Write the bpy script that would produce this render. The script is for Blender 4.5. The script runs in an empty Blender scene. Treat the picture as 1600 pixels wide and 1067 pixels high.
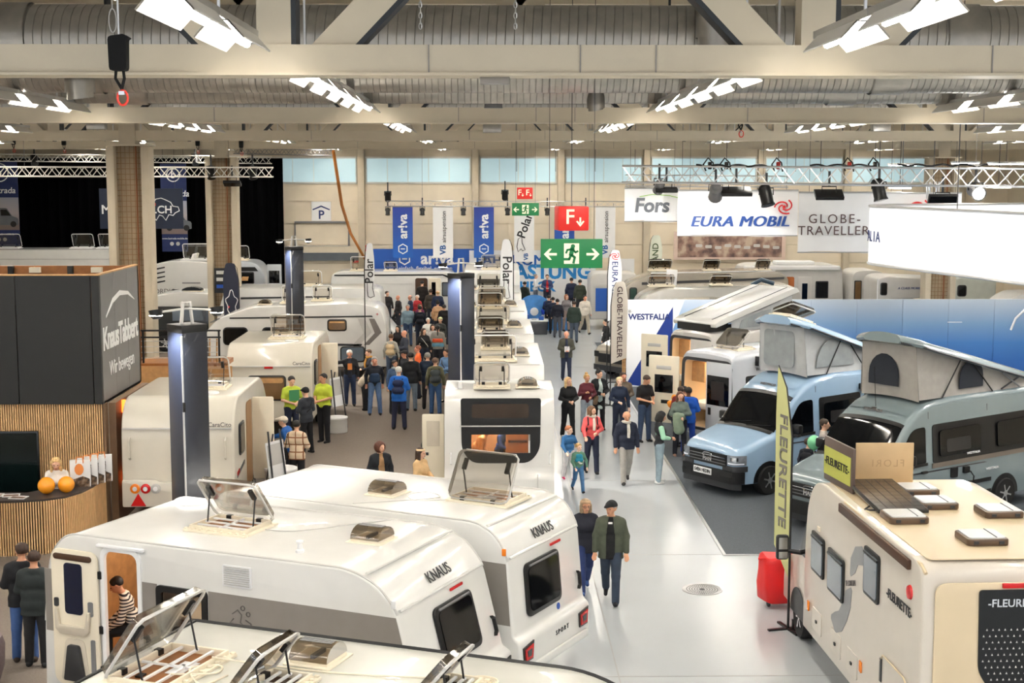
import bpy, bmesh, math, random
import numpy as np
from mathutils import Vector, Matrix

SC = bpy.context.scene
COL = SC.collection
R = math.radians
random.seed(4)

# ---------------------------------------------------------------- camera, light, exposure
cam_d = bpy.data.cameras.new('camera')
cam = bpy.data.objects.new('camera', cam_d)
COL.objects.link(cam)
cam.location = (0, 0, 7.4)
cam.rotation_euler = (R(90 - 6.75), 0, R(-0.896))
cam_d.sensor_width = 36
cam_d.lens = 50
cam_d.clip_end = 300
SC.camera = cam

world = bpy.data.worlds.new('hall_daylight')  # even ambient fill added, entering by the open end behind the camera
SC.world = world
world.use_nodes = True
world.node_tree.nodes['Background'].inputs[0].default_value = (0.93, 0.96, 1.0, 1)
world.node_tree.nodes['Background'].inputs[1].default_value = 0.5
SC.view_settings.view_transform = 'Standard'
SC.view_settings.look = 'None'
SC.view_settings.gamma = 1
SC.view_settings.use_curve_mapping = False
SC.view_settings.exposure = 1.1
LAMP_POWER = 26.0        # ceiling battens
FLOOD_POWER = 60.0       # exhibition floods

# ---------------------------------------------------------------- materials
def lin(c):
    c /= 255.0
    return c / 12.92 if c < 0.04045 else ((c + 0.055) / 1.055) ** 2.4

MATS = {}
def mat(name, rgb, rough=0.5, metal=0.0, noise=0.06, scale=3.0, coat=0.0, emit=0.0, bump=0.0, spec=0.5):
    if name in MATS:
        return MATS[name]
    m = bpy.data.materials.new(name)
    m.use_nodes = True
    nt = m.node_tree
    b = nt.nodes['Principled BSDF']
    c = tuple(lin(v) for v in rgb)
    b.inputs['Roughness'].default_value = rough
    b.inputs['Metallic'].default_value = metal
    b.inputs['Coat Weight'].default_value = coat
    b.inputs['Specular IOR Level'].default_value = spec
    b.inputs['Base Color'].default_value = (*c, 1)
    if noise:
        tc = nt.nodes.new('ShaderNodeTexCoord')
        n = nt.nodes.new('ShaderNodeTexNoise')
        n.inputs['Scale'].default_value = scale
        n.inputs['Detail'].default_value = 4
        nt.links.new(tc.outputs['Object'], n.inputs['Vector'])
        r = nt.nodes.new('ShaderNodeValToRGB')
        r.color_ramp.elements[0].position = 0.3
        r.color_ramp.elements[1].position = 0.7
        r.color_ramp.elements[0].color = (*[max(0, v * (1 - noise)) for v in c], 1)
        r.color_ramp.elements[1].color = (*[min(1, v * (1 + noise)) for v in c], 1)
        nt.links.new(n.outputs['Fac'], r.inputs['Fac'])
        nt.links.new(r.outputs['Color'], b.inputs['Base Color'])
        if bump:
            bp = nt.nodes.new('ShaderNodeBump')
            bp.inputs['Strength'].default_value = bump
            bp.inputs['Distance'].default_value = 0.02
            nt.links.new(n.outputs['Fac'], bp.inputs['Height'])
            nt.links.new(bp.outputs['Normal'], b.inputs['Normal'])
    if emit:
        b.inputs['Emission Color'].default_value = (*c, 1)
        b.inputs['Emission Strength'].default_value = emit
    MATS[name] = m
    return m

def clear_mat(name, tint, gloss=0.12, rough=0.06):
    m = bpy.data.materials.new(name)
    m.use_nodes = True
    nt = m.node_tree
    nt.nodes.clear()
    o = nt.nodes.new('ShaderNodeOutputMaterial')
    t = nt.nodes.new('ShaderNodeBsdfTransparent')
    t.inputs[0].default_value = (*[lin(v) for v in tint], 1)
    g = nt.nodes.new('ShaderNodeBsdfGlossy')
    g.inputs['Roughness'].default_value = rough
    fr = nt.nodes.new('ShaderNodeLayerWeight')
    fr.inputs['Blend'].default_value = 0.25
    mm = nt.nodes.new('ShaderNodeMath')
    mm.operation = 'MULTIPLY_ADD'
    mm.inputs[1].default_value = 0.6
    mm.inputs[2].default_value = gloss
    nt.links.new(fr.outputs['Fresnel'], mm.inputs[0])
    mx = nt.nodes.new('ShaderNodeMixShader')
    nt.links.new(mm.outputs[0], mx.inputs[0])
    nt.links.new(t.outputs[0], mx.inputs[1])
    nt.links.new(g.outputs[0], mx.inputs[2])
    nt.links.new(mx.outputs[0], o.inputs['Surface'])
    MATS[name] = m
    return m

def ramp_mat(name, stops, axis=2, lo=0, hi=1, rough=0.4):
    """printed colour gradient along a local axis (flat print on exhibition panels)"""
    m = mat(name, stops[0][1], rough, noise=0)
    nt = m.node_tree
    tc = nt.nodes.new('ShaderNodeTexCoord')
    sp = nt.nodes.new('ShaderNodeSeparateXYZ')
    mr = nt.nodes.new('ShaderNodeMapRange')
    mr.inputs['From Min'].default_value = lo
    mr.inputs['From Max'].default_value = hi
    cr = nt.nodes.new('ShaderNodeValToRGB')
    while len(cr.color_ramp.elements) < len(stops):
        cr.color_ramp.elements.new(0.5)
    for e, (p, c) in zip(cr.color_ramp.elements, stops):
        e.position = p
        e.color = (*[lin(v) for v in c], 1)
    nt.links.new(tc.outputs['Object'], sp.inputs[0])
    nt.links.new(sp.outputs[axis], mr.inputs['Value'])
    nt.links.new(mr.outputs[0], cr.inputs[0])
    nt.links.new(cr.outputs[0], nt.nodes['Principled BSDF'].inputs['Base Color'])
    return m

def stripe_mat(name, c1, c2, axes, period, duty=0.5, rough=0.9):
    m = mat(name, c1, rough, noise=0)
    nt = m.node_tree
    tc = nt.nodes.new('ShaderNodeTexCoord')
    sp = nt.nodes.new('ShaderNodeSeparateXYZ')
    nt.links.new(tc.outputs['Object'], sp.inputs[0])
    prev = None
    for ax in axes:
        f = nt.nodes.new('ShaderNodeMath'); f.operation = 'PINGPONG'
        f.inputs[1].default_value = period / 2
        nt.links.new(sp.outputs[ax], f.inputs[0])
        g = nt.nodes.new('ShaderNodeMath'); g.operation = 'LESS_THAN'
        g.inputs[1].default_value = period / 2 * duty
        nt.links.new(f.outputs[0], g.inputs[0])
        if prev is None:
            prev = g
        else:
            h = nt.nodes.new('ShaderNodeMath'); h.operation = 'MAXIMUM'
            nt.links.new(prev.outputs[0], h.inputs[0])
            nt.links.new(g.outputs[0], h.inputs[1])
            prev = h
    mx = nt.nodes.new('ShaderNodeMix'); mx.data_type = 'RGBA'
    mx.inputs['A'].default_value = (*[lin(v) for v in c1], 1)
    mx.inputs['B'].default_value = (*[lin(v) for v in c2], 1)
    nt.links.new(prev.outputs[0], mx.inputs['Factor'])
    nt.links.new(mx.outputs['Result'], nt.nodes['Principled BSDF'].inputs['Base Color'])
    return m

def check_mat(name, c1, c2, c3, scale, rough=0.8):
    """two-tone speckle print (photo posters seen from afar)"""
    m = mat(name, c1, rough, noise=0)
    nt = m.node_tree
    tc = nt.nodes.new('ShaderNodeTexCoord')
    v = nt.nodes.new('ShaderNodeTexNoise')
    v.inputs['Scale'].default_value = scale
    v.inputs['Detail'].default_value = 5
    cr = nt.nodes.new('ShaderNodeValToRGB')
    cr.color_ramp.elements.new(0.5)
    for e, p, c in zip(cr.color_ramp.elements, (0.38, 0.5, 0.62), (c1, c2, c3)):
        e.position = p
        e.color = (*[lin(k) for k in c], 1)
    nt.links.new(tc.outputs['Object'], v.inputs['Vector'])
    nt.links.new(v.outputs['Fac'], cr.inputs[0])
    nt.links.new(cr.outputs[0], nt.nodes['Principled BSDF'].inputs['Base Color'])
    return m

# ---------------------------------------------------------------- mesh builder
def frame(o, right, up):
    r = Vector(right).normalized(); u = Vector(up).normalized()
    n = r.cross(u).normalized(); u = n.cross(r)
    M = Matrix.Identity(4)
    M.col[0][:3] = r; M.col[1][:3] = u; M.col[2][:3] = n; M.col[3][:3] = o
    return M

def rrect(x0, x1, y0, y1, r=0.05, n=4):
    r = min(r, (x1 - x0) / 2.01, (y1 - y0) / 2.01)
    out = []
    for cx, cy, a in ((x1 - r, y0 + r, -90), (x1 - r, y1 - r, 0), (x0 + r, y1 - r, 90), (x0 + r, y0 + r, 180)):
        for k in range(n + 1):
            t = R(a + 90 * k / n)
            out.append((cx + r * math.cos(t), cy + r * math.sin(t)))
    return out

def rpoly(pts, n=5):
    """polygon whose corners (x, y, radius) are rounded"""
    out = []
    N = len(pts)
    for i, p in enumerate(pts):
        r = p[2] if len(p) > 2 else 0
        P = Vector(p[:2]); A = Vector(pts[i - 1][:2]); B = Vector(pts[(i + 1) % N][:2])
        if r <= 0:
            out.append(tuple(P)); continue
        d1 = (A - P); d2 = (B - P)
        t = min(r, d1.length * 0.48, d2.length * 0.48)
        s = P + d1.normalized() * t; e = P + d2.normalized() * t
        for k in range(n + 1):
            q = k / n
            out.append(tuple(s * (1 - q) ** 2 + P * 2 * q * (1 - q) + e * q * q))
    return out

class MB:
    def __init__(self):
        self.v = []; self.f = []
    def add(self, vs, fs):
        o = len(self.v)
        self.v += [tuple(p) for p in vs]
        self.f += [tuple(i + o for i in f) for f in fs]
        return self
    def box(self, x0, x1, y0, y1, z0, z1, M=None):
        vs = [Vector((x, y, z)) for x in (x0, x1) for y in (y0, y1) for z in (z0, z1)]
        if M is not None: vs = [M @ p for p in vs]
        return self.add(vs, [(0, 1, 3, 2), (4, 6, 7, 5), (0, 4, 5, 1), (2, 3, 7, 6), (0, 2, 6, 4), (1, 5, 7, 3)])
    def prism(self, poly, M, t0, t1):
        n = len(poly)
        vs = [M @ Vector((p[0], p[1], t0)) for p in poly] + [M @ Vector((p[0], p[1], t1)) for p in poly]
        fs = [tuple(range(n - 1, -1, -1)), tuple(range(n, 2 * n))]
        fs += [(i, (i + 1) % n, n + (i + 1) % n, n + i) for i in range(n)]
        return self.add(vs, fs)
    def tube(self, pts, r, n=6, close=False):
        pts = [Vector(p) for p in pts]
        N = len(pts)
        rs = r if isinstance(r, (list, tuple)) else [r] * N
        vs = []; fs = []
        ref = None
        for i, p in enumerate(pts):
            a = pts[i - 1] if (i or close) else p
            b = pts[(i + 1) % N] if (i < N - 1 or close) else p
            d = (b - a).normalized()
            if ref is None:
                ref = d.orthogonal().normalized()
            ref = (ref - d * ref.dot(d))
            ref = ref.normalized() if ref.length > 1e-5 else d.orthogonal().normalized()
            s = d.cross(ref)
            for k in range(n):
                t = 2 * math.pi * k / n
                vs.append(p + (ref * math.cos(t) + s * math.sin(t)) * rs[i])
        for i in range(N if close else N - 1):
            j = (i + 1) % N
            for k in range(n):
                l = (k + 1) % n
                fs.append((i * n + k, i * n + l, j * n + l, j * n + k))
        if not close:
            fs.append(tuple(range(n - 1, -1, -1)))
            fs.append(tuple((N - 1) * n + k for k in range(n)))
        return self.add(vs, fs)
    def grid(self, P, wrap=False):
        nu, nv = len(P), len(P[0])
        vs = [q for row in P for q in row]
        fs = []
        for i in range(nu - 1):
            for j in range(nv if wrap else nv - 1):
                l = (j + 1) % nv
                fs.append((i * nv + j, i * nv + l, (i + 1) * nv + l, (i + 1) * nv + j))
        return self.add(vs, fs)
    def lathe(self, prof, o=(0, 0, 0), n=20, M=None):
        vs = []
        for r, z in prof:
            for k in range(n):
                t = 2 * math.pi * k / n
                p = Vector((r * math.cos(t), r * math.sin(t), z))
                vs.append((M @ p) if M is not None else p + Vector(o))
        fs = []
        for i in range(len(prof) - 1):
            for k in range(n):
                l = (k + 1) % n
                fs.append((i * n + k, i * n + l, (i + 1) * n + l, (i + 1) * n + k))
        fs.append(tuple(range(n - 1, -1, -1)))
        fs.append(tuple((len(prof) - 1) * n + k for k in range(n)))
        return self.add(vs, fs)
    def mesh(self, name, m, smooth=None, bevel=0, seg=2, fix=True):
        me = bpy.data.meshes.new(name)
        me.from_pydata(self.v, [], self.f)
        if bevel or fix:
            bm = bmesh.new(); bm.from_mesh(me)
            bmesh.ops.recalc_face_normals(bm, faces=bm.faces)
            if bevel:
                es = [e for e in bm.edges if len(e.link_faces) == 2 and e.calc_face_angle(0) > R(28)]
                bmesh.ops.bevel(bm, geom=es, offset=bevel, segments=seg, profile=0.5, affect='EDGES', clamp_overlap=True)
            bm.to_mesh(me); bm.free()
        me.materials.append(m)
        if smooth is None: smooth = 40 if bevel else 30
        if smooth:
            me.shade_smooth()
            me.set_sharp_from_angle(angle=R(smooth))
        me.update()
        return me
    def build(self, name, m, parent=None, smooth=None, bevel=0, seg=2):
        return link(name, self.mesh(name, m, smooth, bevel, seg), parent)

def link(name, me, parent=None):
    o = bpy.data.objects.new(name, me)
    COL.objects.link(o)
    if parent is not None: o.parent = parent
    return o

def tag(o, label, cat, group=None, kind=None):
    if label: o['label'] = label
    if cat: o['category'] = cat
    if group: o['group'] = group
    if kind: o['kind'] = kind
    return o

def thing(name, label, cat, loc=(0, 0, 0), rz=0, group=None):
    o = bpy.data.objects.new(name, None)
    COL.objects.link(o)
    o.empty_display_size = 0.2
    o.location = loc; o.rotation_euler = (0, 0, R(rz))
    return tag(o, label, cat, group)

def struct(name, m, mb, label=None, parent=None, **k):
    o = mb.build(name, m, parent, **k)
    if parent is None: o['kind'] = 'structure'
    if label: o['label'] = label
    return o

def copy_tree(o, parent=None):
    c = o.copy(); COL.objects.link(c)
    c.parent = parent
    for ch in o.children: copy_tree(ch, c)
    return c

def panel(parent, name, M, poly, m, t=0.02, off=0.0, bevel=0, label=None):
    o = MB().prism(poly, M, off, off + t).build(name, m, parent, bevel=bevel)
    if label: o['label'] = label
    return o

def text(parent, s, size, m, M, name='lettering', bold=0.0, shear=0.0, align='CENTER', depth=0.004, off=0.004, space=1.0, sx=1.0):
    cu = bpy.data.curves.new('lettering', 'FONT')
    cu.body = s; cu.size = size; cu.offset = 0 if 'M' in s else bold * size; cu.shear = shear
    cu.align_x = align; cu.align_y = 'CENTER'; cu.extrude = depth; cu.resolution_u = 3
    cu.space_character = space
    tmp = bpy.data.objects.new('lettering', cu)
    me = bpy.data.meshes.new_from_object(tmp)
    bpy.data.objects.remove(tmp); bpy.data.curves.remove(cu)
    if 'M' in s and bold:      # wide strokes: three shifted copies, the outline offset folds on this letter
        b = bmesh.new(); b.from_mesh(me)
        for k in (-1, 1):
            n = me.copy(); n.transform(Matrix.Translation((k * bold * size * .9, 0, .0006 * k))); b.from_mesh(n); bpy.data.meshes.remove(n)
        b.to_mesh(me); b.free()
    me.transform(M @ Matrix.Translation((0, 0, off)) @ Matrix.Diagonal((sx, 1, 1, 1)))
    me.materials.clear(); me.materials.append(m)
    return link(name, me, parent)

def cut(outer, cutters):
    """boolean differences, baked; cutters are (mesh, ...)"""
    tmps = []
    for me in cutters:
        c = link('cutter', me)
        tmps.append(c)
        md = outer.modifiers.new('cut', 'BOOLEAN')
        md.operation = 'DIFFERENCE'; md.object = c; md.solver = 'EXACT'
        md.material_mode = 'TRANSFER'
    par = outer.parent
    outer.parent = None
    dg = bpy.context.evaluated_depsgraph_get()
    me = bpy.data.meshes.new_from_object(outer.evaluated_get(dg), depsgraph=dg)
    outer.modifiers.clear()
    outer.data = me
    me.shade_smooth(); me.set_sharp_from_angle(angle=R(30))
    outer.parent = par
    for c in tmps: bpy.data.objects.remove(c)

# ---------------------------------------------------------------- palette
WHITE = mat('white_gelcoat', (226, 225, 221), 0.22, coat=0.4, noise=0.02)
WHITE2 = mat('warm_white_gelcoat', (220, 214, 200), 0.24, coat=0.4, noise=0.02)
CREAM = mat('cream_plastic', (236, 226, 204), 0.45, noise=0.03)
GREY = mat('grey_panel', (138, 132, 126), 0.35, noise=0.05, coat=0.2)
LGREY = mat('light_grey_panel', (196, 194, 190), 0.35, noise=0.04)
MGREY = mat('mid_grey_plastic', (120, 120, 122), 0.45)
DGREY = mat('dark_grey_plastic', (48, 49, 52), 0.45)
BLACK = mat('black_plastic', (14, 14, 15), 0.4)
RUBBER = mat('black_rubber', (20, 20, 21), 0.8)
DGLASS = mat('dark_glass', (8, 10, 13), 0.07, noise=0, spec=0.35)
BGLASS = mat('blue_grey_glass', (98, 110, 122), 0.08, coat=0.5, noise=0.05, spec=0.8)
WGLASS = mat('warm_lit_glass', (120, 92, 62), 0.08, coat=0.4, noise=0.2, scale=2)  # look of a lit interior put into the pane colour
ACRYL = clear_mat('smoked_acrylic', (236, 233, 228), 0.1)
ACRYLW = clear_mat('pale_acrylic', (246, 244, 240), 0.08)
ACRYL2 = clear_mat('brown_acrylic', (180, 170, 156), 0.12)
GLASS = clear_mat('window_glass', (205, 208, 208), 0.06)
STEEL = mat('galvanised_steel', (176, 172, 164), 0.34, 0.75, noise=0.1, scale=5)
ALU = mat('aluminium', (206, 206, 206), 0.3, 0.85, noise=0.04)
CHROME = mat('chrome', (225, 225, 228), 0.08, 1.0, noise=0)
WOOD = mat('light_wood', (196, 150, 98), 0.5, noise=0.14, scale=8)
WOOD2 = mat('warm_brown_wood', (150, 96, 48), 0.5, noise=0.14, scale=8)
DWOOD = mat('dark_brown_wood', (72, 46, 28), 0.5, noise=0.14)
RED = mat('red_lens', (196, 22, 22), 0.2, noise=0.05)
ORANGE = mat('amber_lens', (240, 130, 30), 0.25, noise=0.05)
NAVY = mat('navy_panel', (20, 25, 38), 0.32, noise=0.05, coat=.6)
BLUE = mat('print_blue', (20, 72, 160), 0.45, noise=0.02)
PAPER = mat('white_print', (240, 240, 240), 0.5, noise=0.01)
INK = mat('dark_ink', (28, 28, 30), 0.5, noise=0)
INKB = mat('blue_ink', (26, 48, 110), 0.5, noise=0)
INKR = mat('red_ink', (214, 36, 40), 0.5, noise=0)
INKG = mat('grey_ink', (90, 84, 82), 0.5, noise=0)
FABRIC = mat('white_banner_fabric', (236, 236, 236), 0.8, noise=0.015)
# ---------------------------------------------------------------- the hall
FLOORM = mat('epoxy_floor', (184, 189, 192), 0.22, noise=0.05, scale=0.35, spec=0.6)
CONC = mat('painted_concrete', (234, 221, 198), 0.8, noise=0.05, scale=1.2, bump=0.1)
CONC2 = mat('raw_concrete', (200, 188, 166), 0.85, noise=0.08, scale=1.5, bump=0.15)
STEELW = mat('cream_steel_paint', (206, 194, 170), 0.5, noise=0.03)
struct('floor', FLOORM, MB().box(-27, 27, -2, 76, -0.2, 0), smooth=0)
fl = bpy.data.objects['floor']
for y in (13.6, 20.3, 27.05, 33.8, 40.6, 47.3, 54.1, 60.8):
    MB().box(-1.1, 4.6 if y > 27.1 else 14, y - 0.012, y + 0.012, -0.01, 0.002).build('floor_joint', mat('joint_grey', (150, 150, 148), 0.5), fl, smooth=0)
for x in (1.9,):
    MB().box(x - 0.01, x + 0.01, 14, 66, -0.01, 0.002).build('floor_joint', MATS['joint_grey'], fl, smooth=0)

CARP = mat('brown_grey_carpet', (108, 98, 88), 0.95, noise=0.12, scale=40, bump=0.3)
CARPD = mat('anthracite_carpet', (78, 84, 90), 0.95, noise=0.16, scale=40, bump=0.3)
c = tag(MB().box(-15, -1.15, 13, 66, 0, 0.012).build('carpet', CARP, smooth=0), 'brown-grey carpet under the caravans and crowd beside the shiny aisle', 'carpet')
c = thing('carpet', 'anthracite carpet with metal edge strip under the blue and grey vans', 'carpet', (0, 0, 0))
MB().box(4.6, 16, 27, 62, 0, 0.014).build('pile', CARPD, c, smooth=0)
MB().box(4.54, 4.6, 27, 62, 0, 0.018).build('edge_trim', ALU, c, smooth=0)
MB().box(4.54, 16, 26.95, 27, 0, 0.018).build('edge_trim', ALU, c, smooth=0)

# floor drain
d = thing('floor_drain', 'round perforated steel drain cover set in the shiny aisle floor', 'drain', (3.789, 24.699, 0.0))
MB().lathe([(0.36, 0), (0.36, 0.008), (0.33, 0.012), (0.31, 0.006), (0.0001, 0.006)], n=28).build('rim', ALU, d)
for k in range(1, 7):
    mb = MB()
    for j in range(8 * k):
        a = 2 * math.pi * j / (8 * k)
        mb.box(0.046 * k * math.cos(a) - 0.007, 0.046 * k * math.cos(a) + 0.007, 0.046 * k * math.sin(a) - 0.007, 0.046 * k * math.sin(a) + 0.007, 0.005, 0.009)
    mb.build('slot_ring', DGREY, d, smooth=0)
MB().lathe([(0.045, 0), (0.045, 0.011)], n=12).build('lift_hole', BLACK, d)

# back wall with concrete panels, pilasters and a window band
struct('wall_back', CONC, MB().box(-27, 27, 74.1, 74.4, 0, 11.4), smooth=0)
wb = bpy.data.objects['wall_back']
PIL = [-24.6, -18.6, -12.6, -6.62, -0.74, 3.69, 8.13, 14.05, 18.54, 24.5]
ZR = [0, 1.7, 2.75, 3.7, 4.8, 5.95, 6.85]
for i in range(len(PIL) - 1):
    for k in range(len(ZR) - 1):
        x0, x1 = PIL[i] + 0.17, PIL[i + 1] - 0.17
        MB().box(x0 + .01, x1 - .01, 74.0 + 0.012 * ((i + k) % 2), 74.1, ZR[k] + 0.015, ZR[k + 1] - 0.015).build('panel', CONC, wb, smooth=0)
    MB().box(x0, x1, 74.0, 74.1, 8.25, 8.9).build('panel', CONC2, wb, smooth=0)
for i, x in enumerate(PIL):
    struct('trim_%d' % (i + 1), CONC2, MB().box(x - 0.17, x + 0.17, 73.7, 74.1, 0, 9), bevel=0.02)
SKYP = mat('translucent_daylight_panel', (178, 206, 214), 0.4, noise=0.04, scale=0.8, emit=0.22)
for i in range(len(PIL) - 1):
    x0, x1 = PIL[i] + 0.22, PIL[i + 1] - 0.22
    f = MB()
    for z in (6.9, 8.2):
        f.box(x0, x1, 73.92, 74.05, z - 0.05, z + 0.05)
    f.box(x0, x0 + .06, 73.92, 74.05, 6.9, 8.2); f.box(x1 - .06, x1, 73.92, 74.05, 6.9, 8.2)
    w = struct('window_%d' % (i + 1), mat('window_frame_grey', (206, 206, 200), 0.5), f, smooth=0)
    n = 5 if x1 - x0 > 5 else 4
    for k in range(n):
        a = x0 + .06 + (x1 - x0 - .12) * k / n; b = x0 + .06 + (x1 - x0 - .12) * (k + 1) / n
        MB().box(a + .012, b - .012, 73.98, 74.02, 6.95, 8.15).build('pane', SKYP, w, smooth=0)
struct('wall_left', CONC, MB().box(-27.3, -27, 0, 76, 0, 11.4), smooth=0)
struct('wall_right', CONC, MB().box(27, 27.3, 0, 76, 0, 11.4), smooth=0)
struct('ceiling', mat('ceiling_deck', (176, 172, 164), 0.7, noise=0.05), MB().box(-27.3, 27.3, 6, 76, 11.4, 11.6), smooth=0)
ce = bpy.data.objects['ceiling']
for k in range(14):
    y = 8 + k * 4.9
    MB().box(-27, 27, y - .08, y + .08, 11.15, 11.4).build('purlin', STEELW, ce, smooth=0)
for k in range(26):
    x = -26 + k * 2.1
    MB().box(x - .05, x + .05, 7, 75, 11.28, 11.4).build('deck_rib', MATS['ceiling_deck'], ce, smooth=0)

# roof girders: chord, diagonals, posts, top chord
mat('shadow_steel', (44, 48, 52), .6)  # steel colour darkened to carry shade on girder undersides and posts
NODES = [-23.6, -18.3, -12.9, -7.5, -2.1, 3.3, 8.7, 14.1, 19.5, 24.8]
def girder(y, label):
    g = thing('roof_girder', label, 'girder', (0, y, 0))
    g['kind'] = 'structure'
    MB().box(-27, 27, -0.2, 0.2, 8.38, 8.66).box(-27, 27, -0.24, 0.24, 8.36, 8.385).build('bottom_chord', STEELW, g, smooth=0)
    MB().box(-27, 27, -0.2, 0.2, 10.75, 11.05).build('top_chord', STEELW, g, smooth=0)
    for x in NODES:
        for s in (-1, 1):
            a = Vector((x + s * 0.42, 0, 8.5)); b = Vector((x + s * 2.7, 0, 10.85))
            M = frame(a, (b - a) * s, (0, 0, 1))
            L = (b - a).length
            l0, l1 = sorted((0, s * L))
            o = MB().box(l0, l1, -0.14, 0.17, -0.15, 0.15, M).build('diagonal', STEELW, g, smooth=0)
            MB().box(l0, l1, -0.19, -0.14, -0.15, 0.15, M).build('soffit_strip', MATS['shadow_steel'], o, smooth=0)  # dark strip painted as the shaded underside of the diagonal
        MB().box(x - .2, x + .14, -0.15, 0.15, 8.6, 10.8).build('post', STEELW, g, smooth=0)
        MB().box(x + .14, x + .19, -0.15, 0.15, 8.64, 10.8).build('post_channel', MATS['shadow_steel'], g, smooth=0)  # dark strip painted as shade down one side of the post
    for x in (-5.3, -0.6, 0.9, 1.65, 5.0, 9.6):
        MB().box(x - .006, x + .006, -0.212, -0.2, 8.39, 8.66).build('weld_seam', GREY, g, smooth=0)
    return g
girder(14.5, 'cream steel roof girder spanning the top of the picture, first of four')
girder(28, 'cream roof girder second in line, just behind the upper pair of ducts')
girder(43, 'cream roof girder third in line, resting on the near mesh column')
girder(58, 'cream roof girder fourth in line, closest to the window band')

# spiral ducts
def duct(label, a, b, r, pitch=0.42):
    a = Vector(a); b = Vector(b)
    d = thing('air_duct', label, 'duct', a)
    L = (b - a).length; ax = (b - a).normalized()
    o = ax.orthogonal().normalized(); s = ax.cross(o)
    n = max(2, int(L / pitch)); prof = []; q_ = 18
    for k in range(n):
        t = k * L / n
        prof += [(t, r), (t + L / n - 0.014, r), (t + L / n - 0.007, r - 0.011)]
    P = []
    for t, rr in prof:
        P.append([ax * t + (o * math.cos(2 * math.pi * k / q_) + s * math.sin(2 * math.pi * k / q_)) * rr + ax * (0.03 * math.cos(2 * math.pi * k / q_)) for k in range(q_)])
    MB().grid(P, wrap=True).build('spiral_pipe', STEEL, d, smooth=25)
    for t in (0.12 * L, 0.37 * L, 0.62 * L, 0.86 * L):
        c = ax * t
        MB().grid([[ax * (t + e) + (o * math.cos(2 * math.pi * k / 24) + s * math.sin(2 * math.pi * k / 24)) * (r + 0.025) for k in range(24)] for e in (0, 0.5)], wrap=True).build('coupling_sleeve', STEEL, d)
    return d
duct('wide dark spiral ventilation duct just above the first girder', (-26, 20, 9.24), (26, 20, 9.24), 0.46, 0.122)
duct('bright spiral ventilation duct running under the first girder line', (-26, 23.6, 9.14), (26, 23.6, 9.14), 0.44, 0.105)
duct('spiral ventilation duct lying between the bright duct and the second girder', (-26, 26.6, 9.0), (26, 26.6, 9.0), 0.33, 0.12)
duct('thin distant spiral duct between the second and third girder', (-26, 33, 8.95), (26, 33, 8.95), 0.36, 0.16)
duct('upright spiral pipe rising from the wide dark duct', (3.024, 19.3, 9.061), (3.005, 19.3, 10.189), 0.24, 0.2)
duct('short upright pipe end hanging below the bright duct', (-6.5, 23.0, 8.58), (-6.5, 23.0, 9.3), 0.21, 0.14)
duct('stub of an upright pipe under the second duct', (1.952, 26.4, 8.549), (1.951, 26.4, 8.804), 0.14, 0.1)

# ceiling battens
LAMP = mat('lamp_tube', (255, 250, 242), 0.5, noise=0, emit=LAMP_POWER)
REFL = mat('white_reflector', (244, 240, 232), 0.3, noise=0)
rail = MB().box(-.06, .06, -.98, .98, .05, .12).box(-.012, .012, -.7, -.67, .12, .9).mesh('ceiling_light', ALU, smooth=0)
refl = MB().add([(-.2, -.72, -.1), (-.07, -.72, .04), (.07, -.72, .04), (.2, -.72, -.1), (-.2, .72, -.1), (-.07, .72, .04), (.07, .72, .04), (.2, .72, -.1),
                 (-.21, -.72, -.09), (-.08, -.72, .055), (.08, -.72, .055), (.21, -.72, -.09), (-.21, .72, -.09), (-.08, .72, .055), (.08, .72, .055), (.21, .72, -.09)],
                [(0, 1, 5, 4), (1, 2, 6, 5), (2, 3, 7, 6), (8, 12, 13, 9), (9, 13, 14, 10), (10, 14, 15, 11), (0, 4, 12, 8), (3, 11, 15, 7)]).mesh('reflector', REFL, smooth=0, fix=False)
tube = MB().tube([(0, -.66, -.03), (0, .66, -.03)], 0.035, 8).box(-.07, .07, -.62, .62, -.02, 0.0).mesh('tube', LAMP, smooth=30)
ROWS = {-18.3: 'far outer left-hand aisle', -12.9: 'column line', -7.5: 'reception booth side', -2.1: 'caravan row', 3.3: 'shiny aisle', 8.7: 'blue and grey vans', 14.1: 'white ring banner', 19.5: 'far outer van side'}
for x, where in ROWS.items():
    for y0, bay in ((2.9, 'before the first girder'), (16.4, 'behind the first girder'), (30, 'behind the second girder'), (44.8, 'behind the third girder'), (60, 'behind the fourth girder')):
        for k in range(7 if y0 == 60 else 6):  # last bay gets an extra batten, added to brighten the back wall
            y = y0 + k * 1.98
            o = link('ceiling_light', rail)
            o.location = (x - 0.15, y, 8.62)
            wh = where.replace('left-hand ', '')
            tag(o, 'white batten ceiling light above the %s, %s' % (wh, bay), 'ceiling light', 'ceiling lights above the %s, %s' % (wh, bay))
            link('reflector', refl, o); link('tube', tube, o)

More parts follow.
